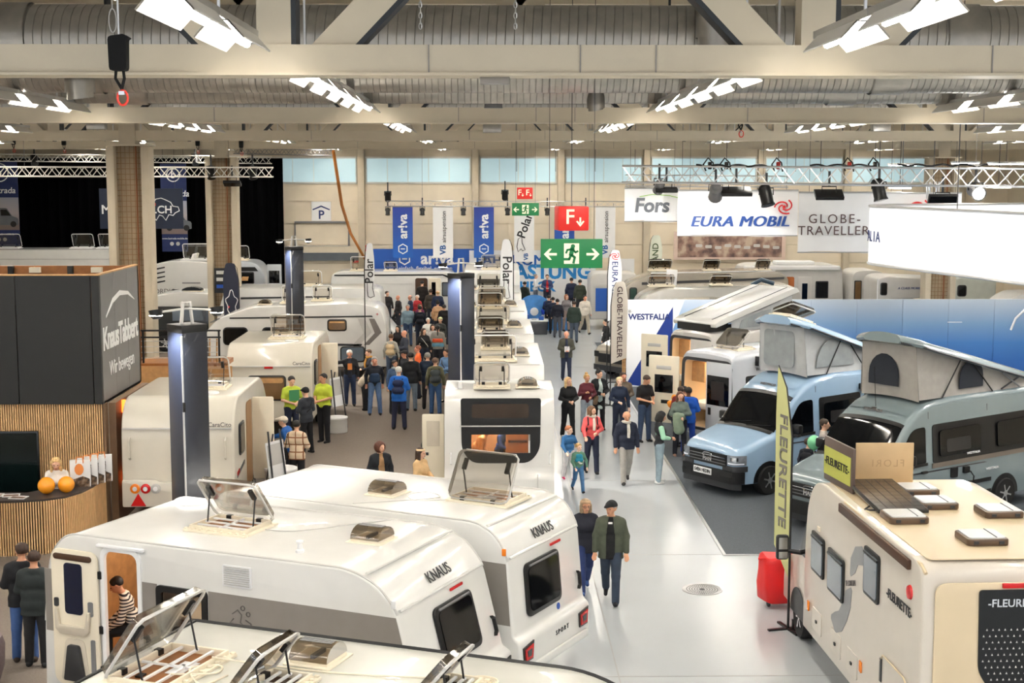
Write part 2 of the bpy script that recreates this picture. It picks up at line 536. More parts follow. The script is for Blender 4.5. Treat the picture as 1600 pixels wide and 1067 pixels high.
# mesh-fronted concrete columns
WIRE = mat('wire_mesh', (150, 120, 84), 0.6, 0.3)
def column(x, y, ztop, label):
    c = thing('concrete_column', label, 'column', (x, y, 0))
    for s in (-1, 1):
        MB().box(s * .63 - .24 * (s > 0), s * .63 + .24 * (s < 0), -.35, .35, 0, ztop).build('leg', CONC2, c, bevel=0.03)
    MB().box(-.4, .4, .1, .3, 0, ztop).build('back_plate', mat('shaded_concrete', (186, 168, 140), 0.9, noise=0.1), c, smooth=0)  # plate is browner than the legs
    MB().box(-.68, .68, -.4, .4, ztop, ztop + .05).build('head_plate', STEELW, c, smooth=0)
    MB().box(-.24, .24, -.3, .3, ztop, 10.9).build('upper_post', CONC2, c, smooth=0)
    mb = MB()
    for k in range(7):
        mb.box(-.39 + k * .13 - .008, -.39 + k * .13 + .008, -.05, -.03, 0.2, ztop)
    for k in range(int(ztop / .16)):
        mb.box(-.4, .4, -.05, -.03, k * .16, k * .16 + .016)
    m = mb.build('wire_mesh', WIRE, c, smooth=0); m['kind'] = 'stuff'
    MB().tube([(.2, -.1, 0), (.2, -.1, ztop)], 0.03).build('conduit', mat('copper_brown', (140, 88, 52), 0.5), c)
    return c
column(-10.74, 43, 8.2, 'pale concrete twin column with wire mesh behind the reception booth')
column(-10.8, 58, 8.0, 'pale concrete twin column with wire mesh beside the dark map flag')
column(18.4, 58, 8.0, 'concrete column with wire mesh behind the white ring banner')

# black drape on the back wall
m = mat('black_drape', (3, 3, 4), 1.0, noise=0.1, spec=0.05)
P = []
for i in range(160):
    x = -26.5 + i * 16.05 / 159
    P.append([(x, 72.6 + 0.09 * math.sin(i * 1.3) + 0.04 * math.sin(i * .41), z) for z in (0.0, 4, 8.15)])
tag(MB().grid(P).build('stage_curtain', m, smooth=60), 'tall black drape covering the back wall behind the stage banners', 'curtain')

# ---------------------------------------------------------------- trusses
def truss(label, a, b, s=0.36, mt=ALU, r=0.024, step=None, group=None):
    a = Vector(a); b = Vector(b)
    t = thing('lighting_truss', label, 'truss', a, 0, group)
    d = b - a; L = d.length; d.normalize()
    side = d.cross(Vector((0, 0, 1))).normalized(); up = side.cross(d)
    cs = [(side * i + up * j) * s / 2 for i, j in ((-1, -1), (1, -1), (1, 1), (-1, 1))]
    for c in cs:
        MB().tube([c, c + d * L], r, 6).build('chord', mt, t)
    n = max(2, int(L / (step or s * .8)))
    mb = MB()
    for i, j in ((0, 1), (1, 2), (2, 3), (3, 0)):
        for k in range(n):
            p = cs[i if k % 2 else j] + d * (L * k / n); q = cs[j if k % 2 else i] + d * (L * (k + 1) / n)
            mb.tube([p, q], r * .6, 4)
    o = mb.build('bracing', mt, t); o['kind'] = 'stuff'
    for q in (.15, .85):
        c = d * L * q
        MB().tube([c, (c.x, c.y, 11.41 - a.z)], .008, 4).build('suspension_wire', DGREY, t)
    return t
truss('silver lighting truss in front of the brand banners, nearer of two', (4.135, 44.0, 7.371), (15.56, 40.0, 7.266), 0.5, ALU, .034)
truss('thin silver truss behind the banner truss', (4.959, 52.0, 7.134), (10.846, 52.0, 7.087), 0.4)
truss('lower white stage truss crossing both mesh columns', (-19.78, 56.0, 7.462), (-8.462, 56.0, 7.437), 0.36, mat('white_truss', (226, 222, 214), 0.45), 0.03)
truss('upper thin stage truss in front of the black drape', (-23.284, 66.0, 8.113), (-10.02, 66.0, 7.998), 0.32, MATS['white_truss'], 0.022)
truss('dark flat cable truss ending at the orange hanging tube', (-11.384, 64.0, 8.375), (-6.896, 64.0, 8.292), 0.24, MGREY, 0.02)
truss('long thin truss carrying the tall narrow banners', (-5.146, 71.4, 5.893), (6.756, 71.4, 5.857), 0.26, ALU, 0.016, 0.34)
truss('short upright truss leg beside the white ring banner', (13.409, 43.0, 6.564), (13.389, 43.0, 7.141), 0.28)

SPOTW = mat('spot_lens', (255, 244, 226), 0.3, noise=0, emit=14)
def spot(label, p, size=0.3, aim=(0, -1, -1), lit=False, box=False, drop=0.35):
    t = thing('stage_spotlight', label, 'spotlight', p)
    MB().tube([(-size * .5, 0, drop * .4), (-size * .5, 0, drop), (size * .5, 0, drop), (size * .5, 0, drop * .4)], 0.02, 5).build('yoke', BLACK, t)
    a = Vector(aim).normalized()
    M = frame((0, 0, drop * .3), a.orthogonal(), a.cross(a.orthogonal()))
    if box:
        M = frame((0, 0, drop * .3), (1, 0, 0), a.cross(Vector((1, 0, 0))))
        MB().box(-size, size, -size * .5, size * .5, -.06, .05, M).build('housing', BLACK, t, bevel=0.015)
        MB().box(-size * .92, size * .92, -size * .42, size * .42, .045, .06, M).build('lens', SPOTW if lit else DGLASS, t, smooth=0)
    else:
        MB().lathe([(size * .3, -size * .8), (size * .45, -size * .6), (size * .45, size * .5), (size * .52, size * .7)], n=14, M=M).build('housing', BLACK if not lit else MGREY, t)
        MB().lathe([(size * .45, size * .62), (size * .4, size * .72)], n=14, M=M).build('lens', SPOTW if lit else DGLASS, t)
    MB().box(-.03, .03, -.03, .03, drop, drop + .45).build('clamp', DGREY, t, smooth=0)
    if lit:
        ld = bpy.data.lights.new('spot_beam', 'SPOT'); ld.energy = 420; ld.spot_size = R(75); ld.spot_blend = .5; ld.shadow_soft_size = .1
        lo = bpy.data.objects.new('spot_beam', ld); COL.objects.link(lo); lo.parent = t
        d = Vector(aim).normalized(); lo.location = d * size * .8 + Vector((0, 0, drop * .3)); lo.rotation_euler = d.to_track_quat('-Z', 'Y').to_euler()
    return t
spot('lit round spot hanging under the truss over the pale grey banner edge', (5.185, 43.66, 6.885), 0.32, (-.1, .9, -.6), True)
spot('slim black flood over the green and grey lettered banner', (5.395, 43.6, 6.788), 0.34, (.3, .2, -1), False, True)
spot('big lit round spot before the blue lettered banner', (6.831, 43.13, 6.718), 0.42, (.1, .9, -.5), True)
spot('long black flood tilted before the blue lettered banner', (7.417, 42.93, 6.74), 0.46, (.3, .5, -1), False, True)
spot('grey round spot before the red swirl of the banner', (8.272, 42.64, 6.611), 0.42, (.2, -.3, -1))
spot('black box flood above the two-line dark lettering', (10.014, 42.05, 6.659), 0.42, (0, .7, -1), False, True)
spot('grey moving head beside the ring banner top', (11.36, 41.57, 6.797), 0.42, (.2, -.2, -1))
spot('black panel flood sitting at the rim of the ring banner', (13.017, 40.9, 6.495), 0.42, (0, -.9, -.5), False, True)
spot('bright white moving head behind the ring banner', (13.883, 40.65, 6.773), 0.42, (0, -1, -.2), True)
for k, g in enumerate(((-5.088, 71.4, 5.383), (-3.362, 71.4, 5.383), (-1.316, 71.4, 5.382), (0.893, 71.4, 5.381), (2.879, 71.4, 5.38), (4.803, 71.4, 5.379))):
    spot(['small grey spot beside the first blue banner on the hose side', 'small grey spot between the first blue and the grey-white banner', 'small grey spot between the grey-white and the second blue banner', 'small grey spot beside the distant green exit sign', 'small grey spot between exit sign and red letter box', 'small grey spot next to the last grey-white banner'][k], g, 0.24, (0, -.4, -1))
for k, g in enumerate(((-20.844, 66.0, 7.91), (-13.509, 66.0, 7.91), (-10.854, 56.0, 7.313), (-10.042, 56.0, 6.891), (-9.236, 56.0, 7.313))):
    spot(['black moving head on the upper stage truss over the empty drape', 'black moving head on the upper truss beside the near column', 'black flood below the lower stage truss beside the tall blue banner', 'black flood in front of the second mesh column', 'black lamp cluster on the truss past the second mesh column'][k], g, 0.34, (.2, -.5, -1), False, k == 3)
for k, g in enumerate(((-5.08, 71.4, 6.147), (0.765, 71.4, 6.209))):
    spot(['black moving head on top of the narrow banner truss beside the blue banner', 'black moving head on top of the narrow banner truss beside the red sign'][k], g, 0.34, (0, -.2, 1))
LEDP = mat('led_panel', (235, 244, 255), 0.3, noise=0, emit=FLOOD_POWER * .25)
for k, (g, w) in enumerate((((17.34, 52.0, 7.759), .38), ((18.118, 50.0, 7.723), .5), ((15.045, 52.0, 7.69), .4), ((12.673, 44.0, 6.958), .24), ((16.449, 46.0, 6.958), .28))):
    t = thing('ceiling_flood', ['bright white flood panel above the truss end', 'widest white flood panel at the picture edge above the truss', 'white flood panel beside the cable coils on the truss', 'small flat flood under the truss next to the red swirl', 'small flat flood under the truss past the bright moving head'][k], 'floodlight', g)
    MB().box(-w - .04, w + .04, -.4, .4, 0, .07).build('housing', LGREY, t, smooth=0)
    MB().box(-w, w, -.36, .36, -.03, 0).build('diffuser', LEDP, t, smooth=0)
    MB().tube([(0, 0, .05), (0, 0, 11.41 - t.location.z)], 0.012, 4).build('cable', DGREY, t)

# hoists, hooks and cables
def hoist(label, p, s, zt):
    t = thing('chain_hoist', label, 'hoist', p)
    MB().prism(rpoly([(-.12 * s, 0, .03), (.11 * s, 0, .03), (.12 * s, .42 * s, .03), (.16 * s, .44 * s, .01), (.08 * s, .49 * s, .01), (-.13 * s, .46 * s, .03)], 2), frame((0, 0, 0), (1, 0, 0), (0, 0, 1)), -.09 * s, .09 * s).build('bag', mat('black_cordura', (8, 8, 8), 0.9), t)
    for q in (-.05, .05):
        MB().tube([(q * s, 0, 0), (q * 1.2 * s, 0, -.1 * s), (0.02 * s, 0, -.24 * s)], .022 * s, 5).build('strap', MATS['black_cordura'], t)
    pts = [(.03 * s + .07 * s * math.cos(a), 0, -.36 * s + .1 * s * math.sin(a)) for a in np.linspace(0, 2 * math.pi, 13)[:-1]]
    MB().tube(pts, .017 * s, 6, close=True).build('shackle', mat('red_steel', (226, 60, 44), 0.35), t)
    MB().box(-.02 * s, .06 * s, -.015, .015, -.32 * s, -.27 * s).build('swivel', CHROME, t, smooth=0)
    MB().tube([(0, 0, .44 * s), (0, 0, zt - p[2])], .012, 5).build('chain', ALU, t)
    return t
hoist('large black hoist bag with red shackle hanging before the first girder', (-3.417, 13.4, 8.337), 0.68, 10)
hoist('black hoist bag with straps above the banner truss', (6.999, 40.0, 8.809), 0.9, 10)
for k, g in enumerate(((-19.036, 57.7, 8.531), (-17.024, 57.7, 8.506), (-11.691, 57.7, 8.482), (-9.954, 57.7, 8.407))):
    hoist(['small black hoist bag at the picture edge over the stage truss', 'small black hoist bag over the stage truss in front of the drape', 'small black hoist bag between the two mesh columns', 'small black hoist bag beside the second mesh column'][k], g, 0.66, 9.4)
for k, px in enumerate((-.66, .25)):
    t = thing('hanging_chain', ['thin steel chain hanging over the middle of the first girder, beside the weld seam', 'second thin steel chain hanging over the first girder, toward the aisle'][k], 'chain', (px, 13.9, 8.8))
    for j in range(24):
        M = Matrix.Translation((0, 0, .05 * j)) @ Matrix.Rotation(R(90 * (j % 2)), 4, 'Z')
        MB().tube([M @ Vector((.014 * math.cos(a), 0, .03 * math.sin(a))) for a in np.linspace(0, 6.28, 9)[:-1]], .006, 4, close=True).build('link', ALU, t)
    MB().tube([(0, 0, 1.2), (0, 0, 2.4)], .012, 4).build('upper_chain', ALU, t)
t = thing('wire_loop', 'thin pale wire loop hanging above the large hoist bag', 'cable', (-3.518, 13.6, 8.816))
MB().tube([(.035 * math.cos(a), 0, .11 * math.sin(a)) for a in np.linspace(0, 2 * math.pi, 17)[:-1]], .006, 5, close=True).build('loop', LGREY, t)
MB().tube([(0, 0, .1), (0, 0, 1.2)], .005, 4).build('wire', LGREY, t)
for k, a in enumerate(((8.891, 44.0, 7.566), (11.088, 44.0, 7.567), (11.61, 43.0, 7.563), (6.777, 44.0, 7.566), (7.29, 44.0, 7.566))):
    t = thing('chain_motor', ['red chain motor on the truss above the red swirl', 'red chain motor on the truss above the two-line dark lettering', 'black chain motor beside the cable coils near the wide flood panel', 'black chain motor at the truss over the green arc banner', 'black chain motor at the truss over the blue italic capitals'][k], 'hoist', a)
    MB().tube([(0, 0, .2), (0, 0, 11.41 - a[2])], .01, 4).build('chain', DGREY, t)
    MB().box(-.06, .06, -.06, .06, -.05, .18).build('motor', mat('motor_red', (190, 44, 30), 0.5) if k < 2 else BLACK, t, bevel=.03)
    MB().tube([(-.12, 0, -.1), (-.2, 0, .1), (-.05, .05, .3), (.1, 0, .15), (.14, 0, -.12)], .025, 5).build('cable_loop', BLACK, t)
for k, (a, Y) in enumerate((((9.968, 43.0, 7.448), 43), ((11.749, 43.0, 7.448), 43), ((12.856, 60.0, 7.467), 60), ((18.775, 60.0, 7.467), 60), ((17.938, 52.0, 7.458), 52), ((0.845, 45.0, 7.45), 45), ((2.763, 60.0, 7.467), 60), ((4.428, 60.0, 7.467), 60), ((6.095, 60.0, 7.467), 60))):
    o = MB().tube([a, (a[0], a[1], 11.41)], .012 if Y < 50 else .014, 4).build('hanging_cable', DGREY)
    tag(o, 'thin dark suspension cable under the roof girders', 'cable', 'suspension cables')
for k, (x0, x1) in enumerate(((6.2, 8.4), (9.4, 11.2), (11.8, 14.2))):
    pts = [(x, 43.6 - (x - 4) * .3 + .12 * math.sin(x * 7 + k), 7.58 + .07 * abs(math.sin(x * 5.3 + k))) for x in np.linspace(x0, x1, 22)]
    o = MB().tube(pts, .03, 5).build('power_cable', BLACK)
    tag(o, ['black cable tangle lying on the banner truss over the blue capitals', 'black cable tangle on the banner truss by the red swirl', 'black cable tangle on the banner truss toward the ring banner'][k], 'cable')
# orange exhaust tube and small beam fittings
o = MB().tube([(-6.734, 62.0, 8.346), (-6.715, 63.0, 7.47), (-6.822, 66.0, 5.949), (-6.816, 70.0, 4.454), (-6.405, 73.0, 3.051)], .07, 8).build('hanging_tube', mat('orange_hose', (206, 128, 48), 0.6))
tag(o, 'orange ribbed hose sagging down the back wall', 'hose')
o = tag(MB().box(-.27, .27, -.15, .15, -.1, .1).build('junction_box', STEEL, bevel=.01), 'grey box on the third girder near the mesh column', 'box'); o.location = (-11.59, 42.6, 8.778)
o = tag(MB().box(-.27, .27, -.15, .15, -.12, .12).build('junction_box', STEEL, bevel=.01), 'grey box on the third girder over the caravan row', 'box'); o.location = (0.078, 42.6, 8.709)
o = tag(MB().box(-.27, .27, -.15, .15, -.12, .12).build('junction_box', STEEL, bevel=.01), 'grey box on the third girder over the banner truss', 'box'); o.location = (11.638, 42.6, 8.752)
o = tag(MB().box(-.15, .15, -.1, .1, -.035, .035).build('junction_box', GREY, bevel=.01), 'flat grey vent box under the first girder', 'box'); o.location = (0.054, 14.6, 8.329)
o = tag(MB().lathe([(.18, 0), (.17, .08), (.12, .15), (.03, .18)], n=16).build('ceiling_sensor', MGREY), 'grey dome lamp on top of the second girder', 'lamp'); o.location = (0.076, 27.7, 8.641)
# ---------------------------------------------------------------- signs and banners
FY = lambda o: frame(o, (1, 0, 0), (0, 0, 1))
def at(p, dx=0, dy=0, dz=0): return (p[0] + dx, p[1] + dy, p[2] + dz)
SIGNG = mat('sign_green', (18, 116, 62), 0.4, noise=0.03, emit=0.12)
SIGNR = mat('sign_red', (206, 36, 28), 0.4, noise=0.03, emit=0.12)
SIGNC = mat('sign_cream', (240, 232, 200), 0.5, noise=0, emit=0.2)

def arrow(s, w=.075):
    return [(s * .12, 0), (s * .03, .09), (s * -.01, .09), (s * .045, .02), (s * -.09, .02), (s * -.09, -.02), (s * .045, -.02), (s * -.01, -.09), (s * .03, -.09)]
def exit_sign(label, p):
    t = thing('exit_sign', label, 'sign', p)
    MB().box(-.5, .5, -.035, .035, -.235, .235).build('panel', SIGNG, t, bevel=.008)
    M = FY((0, -.036, 0))
    for s in (-1, 1):
        panel(t, 'arrow', FY((s * .33, -.036, -.01)), arrow(s)[::s] if s > 0 else arrow(s), SIGNC, .004)
    panel(t, 'doorway', M, [(-.125, -.165), (.12, -.165), (.12, .165), (-.125, .165)], SIGNC, .004)
    fig = MB()
    M2 = FY((0, -.041, 0))
    fig.prism([(.02 + .035 * math.cos(a), .12 + .035 * math.sin(a)) for a in np.linspace(0, 6.28, 12)[:-1]], M2, 0, .004)
    for pts, w in ((((.01, .08), (-.01, -.02)), .035), (((0, .07), (-.07, .06), (-.09, .01)), .016), (((.02, .07), (.06, .02), (.1, .04)), .016),
                   (((-.005, -.02), (.05, -.06), (.03, -.15)), .02), (((-.01, -.02), (-.04, -.09), (-.12, -.09)), .02)):
        for i in range(len(pts) - 1):
            a = Vector(pts[i]); b = Vector(pts[i + 1]); d = (b - a).normalized(); q = Vector((-d.y, d.x)) * w
            a = a - d * w * .5; b = b + d * w * .5
            fig.prism([tuple(a - q), tuple(b - q), tuple(b + q), tuple(a + q)], M2, 0, .004)
    fig.build('running_figure', SIGNG, t, smooth=0)
    for x in (-.36, .36):
        MB().tube([(x, 0, .23), (x, 0, 11.41 - p[2])], .006, 4).build('wire', DGREY, t)
exit_sign('large green exit sign with running figure and two arrows', (1.323, 23.0, 6.109))
exit_sign('small distant green exit sign under the twin red letters', (1.328, 53.0, 6.067))
t = thing('fire_post_sign', 'large red box sign with letter F and down arrow', 'sign', (1.435, 25.0, 6.614), 8)
MB().box(-.27, .27, -.2, .2, -.21, .21).build('box', SIGNR, t, bevel=.02)
text(t, 'F', .36, SIGNC, FY((-.07, -.205, .02)), bold=.01)
text(t, 'F', .3, SIGNC, frame((.275, .02, 0), (0, 1, 0), (0, 0, 1)), bold=.01)
MB().box(.1, .13, -.208, -.202, -.08, .02).prism([(.04, -.05), (.115, -.14), (.19, -.05), (.165, -.035), (.115, -.095), (.065, -.035)], FY((0, -.202, 0)), 0, .005).build('arrow', SIGNC, t, smooth=0)
MB().tube([(0, 0, .2), (0, 0, 4.75)], .008, 4).build('rod', DGREY, t)
t = thing('fire_post_sign', 'small distant red sign with twin letters F F', 'sign', (1.304, 53.0, 6.658))
MB().box(-.29, .29, -.06, .06, -.21, .21).build('box', SIGNR, t, bevel=.01)
for x in (-.19, .1):
    text(t, 'F', .3, SIGNC, FY((x, -.062, .02)), bold=.01)
    MB().box(x + .1, x + .12, -.068, -.06, -.1, .0).prism([(x + .06, -.06), (x + .11, -.12), (x + .16, -.06)], FY((0, -.061, 0)), 0, .005).build('arrow', SIGNC, t, smooth=0)
MB().tube([(0, 0, .2), (0, 0, 4.75)], .008, 4).build('rod', DGREY, t)
for k, g in enumerate(((-6.516, 73.97, 3.524), (-6.956, 73.97, 2.894))):
    t = thing('fire_post_sign', ['small red wall sign with letter F beside the blue stand', 'tiny red hydrant sign lower on the back wall'][k], 'sign', g)
    MB().box(-.22 + k * .08, .22 - k * .08, -.03, .03, -.16 + k * .06, .16 - k * .06).build('panel', SIGNR, t, smooth=0)
    text(t, 'F', .24 - k * .08, SIGNC, FY((-.02, -.031, 0)), bold=.01)
# parking sign on the wall
t = thing('parking_sign', 'white square wall sign with blue P under a roof line', 'sign', (-8.705, 73.95, 5.445))
MB().box(-.5, .5, -.03, .03, -.5, .5).build('panel', PAPER, t, smooth=0)
text(t, 'P', .62, INKB, FY((0, -.031, -.2)), bold=.02)
panel(t, 'roof_line', FY((0, -.031, 0)), [(-.46, .1), (-.42, .05), (0, .22), (.42, .05), (.46, .1), (0, .3)], INKB, .004)
t = thing('sliding_door_rail', 'dark pipe frame on the concrete wall under the parking sign', 'rail', (-8.718, 73.9, 4.258))
MB().tube([(-1.35, 0, -.6), (-1.35, 0, .62), (1.42, 0, .62), (1.42, 0, -.6)], .06, 6).build('pipe', MGREY, t)
MB().tube([(-1.35, -.02, -.6), (1.42, -.02, -.6)], .02, 5).build('rail', LGREY, t)
o = MB().box(-10.4, -6.8, 73.8, 73.95, 2.9, 3.3).build('wall_rail', mat('slate_paint', (92, 98, 104), 0.6), smooth=0); tag(o, 'slate-coloured horizontal rail low on the concrete wall', 'rail')

# hanging narrow banners
def logo_hex(t, o, r, m):
    for k in range(6):
        a0, a1 = R(60 * k + 30), R(60 * k + 90)
        p = [(r * math.cos(a0), r * math.sin(a0)), (r * math.cos(a1), r * math.sin(a1)), (.78 * r * math.cos(a1), .78 * r * math.sin(a1)), (.78 * r * math.cos(a0), .78 * r * math.sin(a0))]
        panel(t, 'emblem_edge', FY(o), p, m, .004)
    panel(t, 'emblem_bar', FY(o), [(-.4 * r, -.1 * r), (.4 * r, -.1 * r), (.4 * r, .1 * r), (-.4 * r, .1 * r)], m, .004)
VB = mat('vb_blue', (34, 96, 160), 0.5, noise=0)
for k, (g, kind) in enumerate((((-4.344, 71.3, 5.736), 'a'), ((-2.334, 71.3, 5.735), 'v'), ((-0.291, 71.3, 5.734), 'a'), ((1.723, 71.3, 5.734), 'p'), ((3.738, 71.3, 5.733), 'a'), ((5.786, 71.3, 5.732), 'v'))):
    lab = ['first deep blue hanging banner with white upright lettering, beside the orange hose', 'grey-white hanging banner with air suspension lettering between two blue banners', 'second deep blue hanging banner with white upright lettering, over the tower', 'white hanging banner with bear outline behind the green exit sign', 'deep blue hanging banner mostly hidden behind the red letter box', 'grey-white hanging banner with suspension lettering beside the pale wide banners'][k]
    t = thing('hanging_banner', lab, 'banner', g, 0, None)
    w, h = .5, 2.55 if k != 3 else 2.75
    m = ramp_mat('blue_banner', [(0, (20, 92, 182)), (1, (34, 56, 150))], 2, -2.5, 0) if kind == 'a' else FABRIC
    MB().box(-w, w, -.01, .01, -h, 0).build('cloth', m, t, smooth=0)
    MB().tube([(-w, 0, 0), (w, 0, 0)], .025).build('top_bar', ALU, t)
    for x in (-.4, .4): MB().tube([(x, 0, 0), (x, .03, .16)], .012, 4).build('hook', DGREY, t)
    U = lambda z, x=0: frame((x, -.012, z), (0, 0, 1), (-1, 0, 0))
    if kind == 'a':
        text(t, 'ar!va', .62, PAPER, U(-.98, .02), bold=.03)
        logo_hex(t, (0, -.012, -2.1), .27, PAPER)
    elif kind == 'v':
        text(t, 'airsuspension', .29, INK, U(-1.0, .05), bold=.004)
        text(t, 'VB', .4, VB, U(-2.15, .0), bold=.03)
    else:
        text(t, 'Polar', .6, INK, frame((.05, -.012, -.95), (.35, 0, 1), (-1, 0, .35)), bold=.02)
        MB().tube([(x, -.015, z - 1.8) for x, z in ((-.3, .2), (-.12, .3), (-.1, 0), (.05, -.35), (-.08, -.4), (-.15, -.3), (-.3, -.45), (-.36, -.2))], .02, 4, close=True).build('bear_outline', INK, t)
        text(t, 'VB', .3, VB, U(-2.5, .1), bold=.03)

# big hanging brand banners
def cloth(name, label, x0, x1, z0, z1, Y, depth=.03, waves=9):
    t = thing(name, label, 'banner', ((x0 + x1) / 2, Y, z1))
    w = (x1 - x0) / 2; h = z1 - z0
    P = []
    for i in range(25):
        x = -w + 2 * w * i / 24
        P.append([(x, depth * .5 * math.sin(i * waves * .26 + j * .8) * (j / 8), -h * j / 8 + .04 * math.sin(i * .26) * (j / 8)) for j in range(9)])
    o = MB().grid(P).build('cloth', FABRIC, t, smooth=60)
    MB().tube([(-w, 0, 0), (w, 0, 0)], .03).build('top_bar', ALU, t)
    MB().tube([(-w, 0, -h), (w, 0, -h)], .02).build('bottom_bar', ALU, t)
    for x in (-w * .8, w * .8):
        MB().tube([(x, 0, 0), (x, 0, 11.41 - z1)], .008, 4).build('strap', DGREY, t)
    return t, w, h
def swirl(t, o, r, m, name='swirl_emblem'):
    mb = MB()
    for ph in (0, 2.1, 4.2):
        pts = [(r * (.25 + .75 * k / 10) * math.cos(ph + k * .32) * 1.1, r * (.25 + .75 * k / 10) * math.sin(ph + k * .32) * .85) for k in range(11)]
        for i in range(10):
            a = Vector(pts[i]); b = Vector(pts[i + 1]); d = (b - a).normalized(); q = Vector((-d.y, d.x)) * r * .085
            mb.prism([tuple(a - q), tuple(b - q), tuple(b + q), tuple(a + q)], FY(o), 0, .004)
    mb.prism([(r * .2 * math.cos(a), r * .2 * math.sin(a)) for a in np.linspace(0, 6.28, 10)[:-1]], FY(o), 0, .004)
    return mb.build(name, m, t, smooth=0)
t, w, h = cloth('brand_banner', 'white hanging banner with dark grey name and green arc, partly covered', -.0 + 4.73, 6.66, 5.72, 6.88, 50)
text(t, 'Fors', .68, mat('slate_ink', (84, 88, 94), 0.5), FY((-.02, -.05, -.62)), bold=.03, shear=.12)
MB().tube([(-.45, -.05, -.3), (0, -.05, -.22), (.6, -.05, -.26), (1.0, -.05, -.36)], .018, 4).build('green_arc', mat('leaf_green', (140, 190, 70), 0.5), t)
t, w, h = cloth('brand_banner', 'wide white hanging banner with blue italic capitals and red swirl', 6.33, 10.4, 5.3, 6.82, 48)
text(t, 'EURA MOBIL', .5, mat('eura_blue', (22, 66, 140), 0.5), FY((.05, -.06, -1.05)), bold=.045, shear=.25, space=1.06, sx=1.12)
swirl(t, (1.55, -.06, -.55), .3, INKR)
t, w, h = cloth('brand_banner', 'tall white hanging banner with two lines of thin dark capitals', 9.98, 13.3, 4.85, 6.78, 46)
text(t, 'GLOBE-', .42, mat('bronze_ink', (86, 64, 62), 0.5), FY((-.5, -.06, -.86)), space=1.25)
text(t, 'TRAVELLER', .42, MATS['bronze_ink'], FY((-.52, -.06, -1.24)), space=1.12)
t, w, h = cloth('brand_banner', 'white hanging banner with red swirl cut off by the ring banner', 13.4, 15.6, 5.4, 6.75, 47)
swirl(t, (-.3, -.06, -.5), .34, INKR)

# ring banner over the van stand
RINGF = mat('ring_fabric', (246, 248, 252), 0.7, noise=0)
_n = RINGF.node_tree; _p = _n.nodes['Principled BSDF']
_t = _n.nodes.new('ShaderNodeBsdfTranslucent'); _t.inputs[0].default_value = (.95, .96, 1, 1)
_m = _n.nodes.new('ShaderNodeMixShader'); _m.inputs[0].default_value = .45
_n.links.new(_p.outputs[0], _m.inputs[1]); _n.links.new(_t.outputs[0], _m.inputs[2]); _n.links.new(_m.outputs[0], _n.nodes['Material Output'].inputs[0])
t = thing('ring_banner', 'huge glowing white fabric ring banner hanging over the vans', 'banner', (0, 0, 0))
path = rpoly([(9.05, 35.6, 1.5), (11.3, 25.3, 1.2), (19, 27.0, 1.2), (17, 38.5, 1.2)], 8)
n = len(path)
pr0 = [[(x, y, z) for x, y in path] for z in (5.2, 6.6)]
o = MB().grid(pr0, wrap=True).build('fabric', RINGF, t, smooth=50)
for z in (5.2, 6.6):
    MB().tube([(x, y, z) for x, y in path], .035, 6, close=True).build('rim', ALU, t)
for x, y in ((10.2, 31), (16, 37), (17.5, 28)):
    MB().tube([(x, y, 6.6), (x, y, 11.41)], .012, 4).build('cable', DGREY, t)
for x, y in ((11.4, 33.5), (12.4, 29.5), (14.5, 32.5)):
    ld = bpy.data.lights.new('ring_lamp', 'POINT'); ld.energy = 110; ld.shadow_soft_size = .2  # unseen point lights added inside the ring to whiten its fabric
    lo = bpy.data.objects.new('ring_lamp', ld); COL.objects.link(lo); lo.parent = t; lo.location = (x, y, 6.0)
# lettering wraps round the near corner
for ch, fr in zip('ESTFALIA', np.linspace(0, 1.0, 8)):
    a = Vector((9.08, 35.55)); 
    i = 3.6 + 4.3 * fr
    k = int(i); q = i - k
    P0 = Vector(path[k]); P1 = Vector(path[k + 1]); p = P0.lerp(P1, q); d = (P1 - P0).normalized()
    text(t, ch, .36, INKB, frame((p.x, p.y, 5.86), (d.x, d.y, 0), (0, 0, 1)), bold=.012, off=.02)

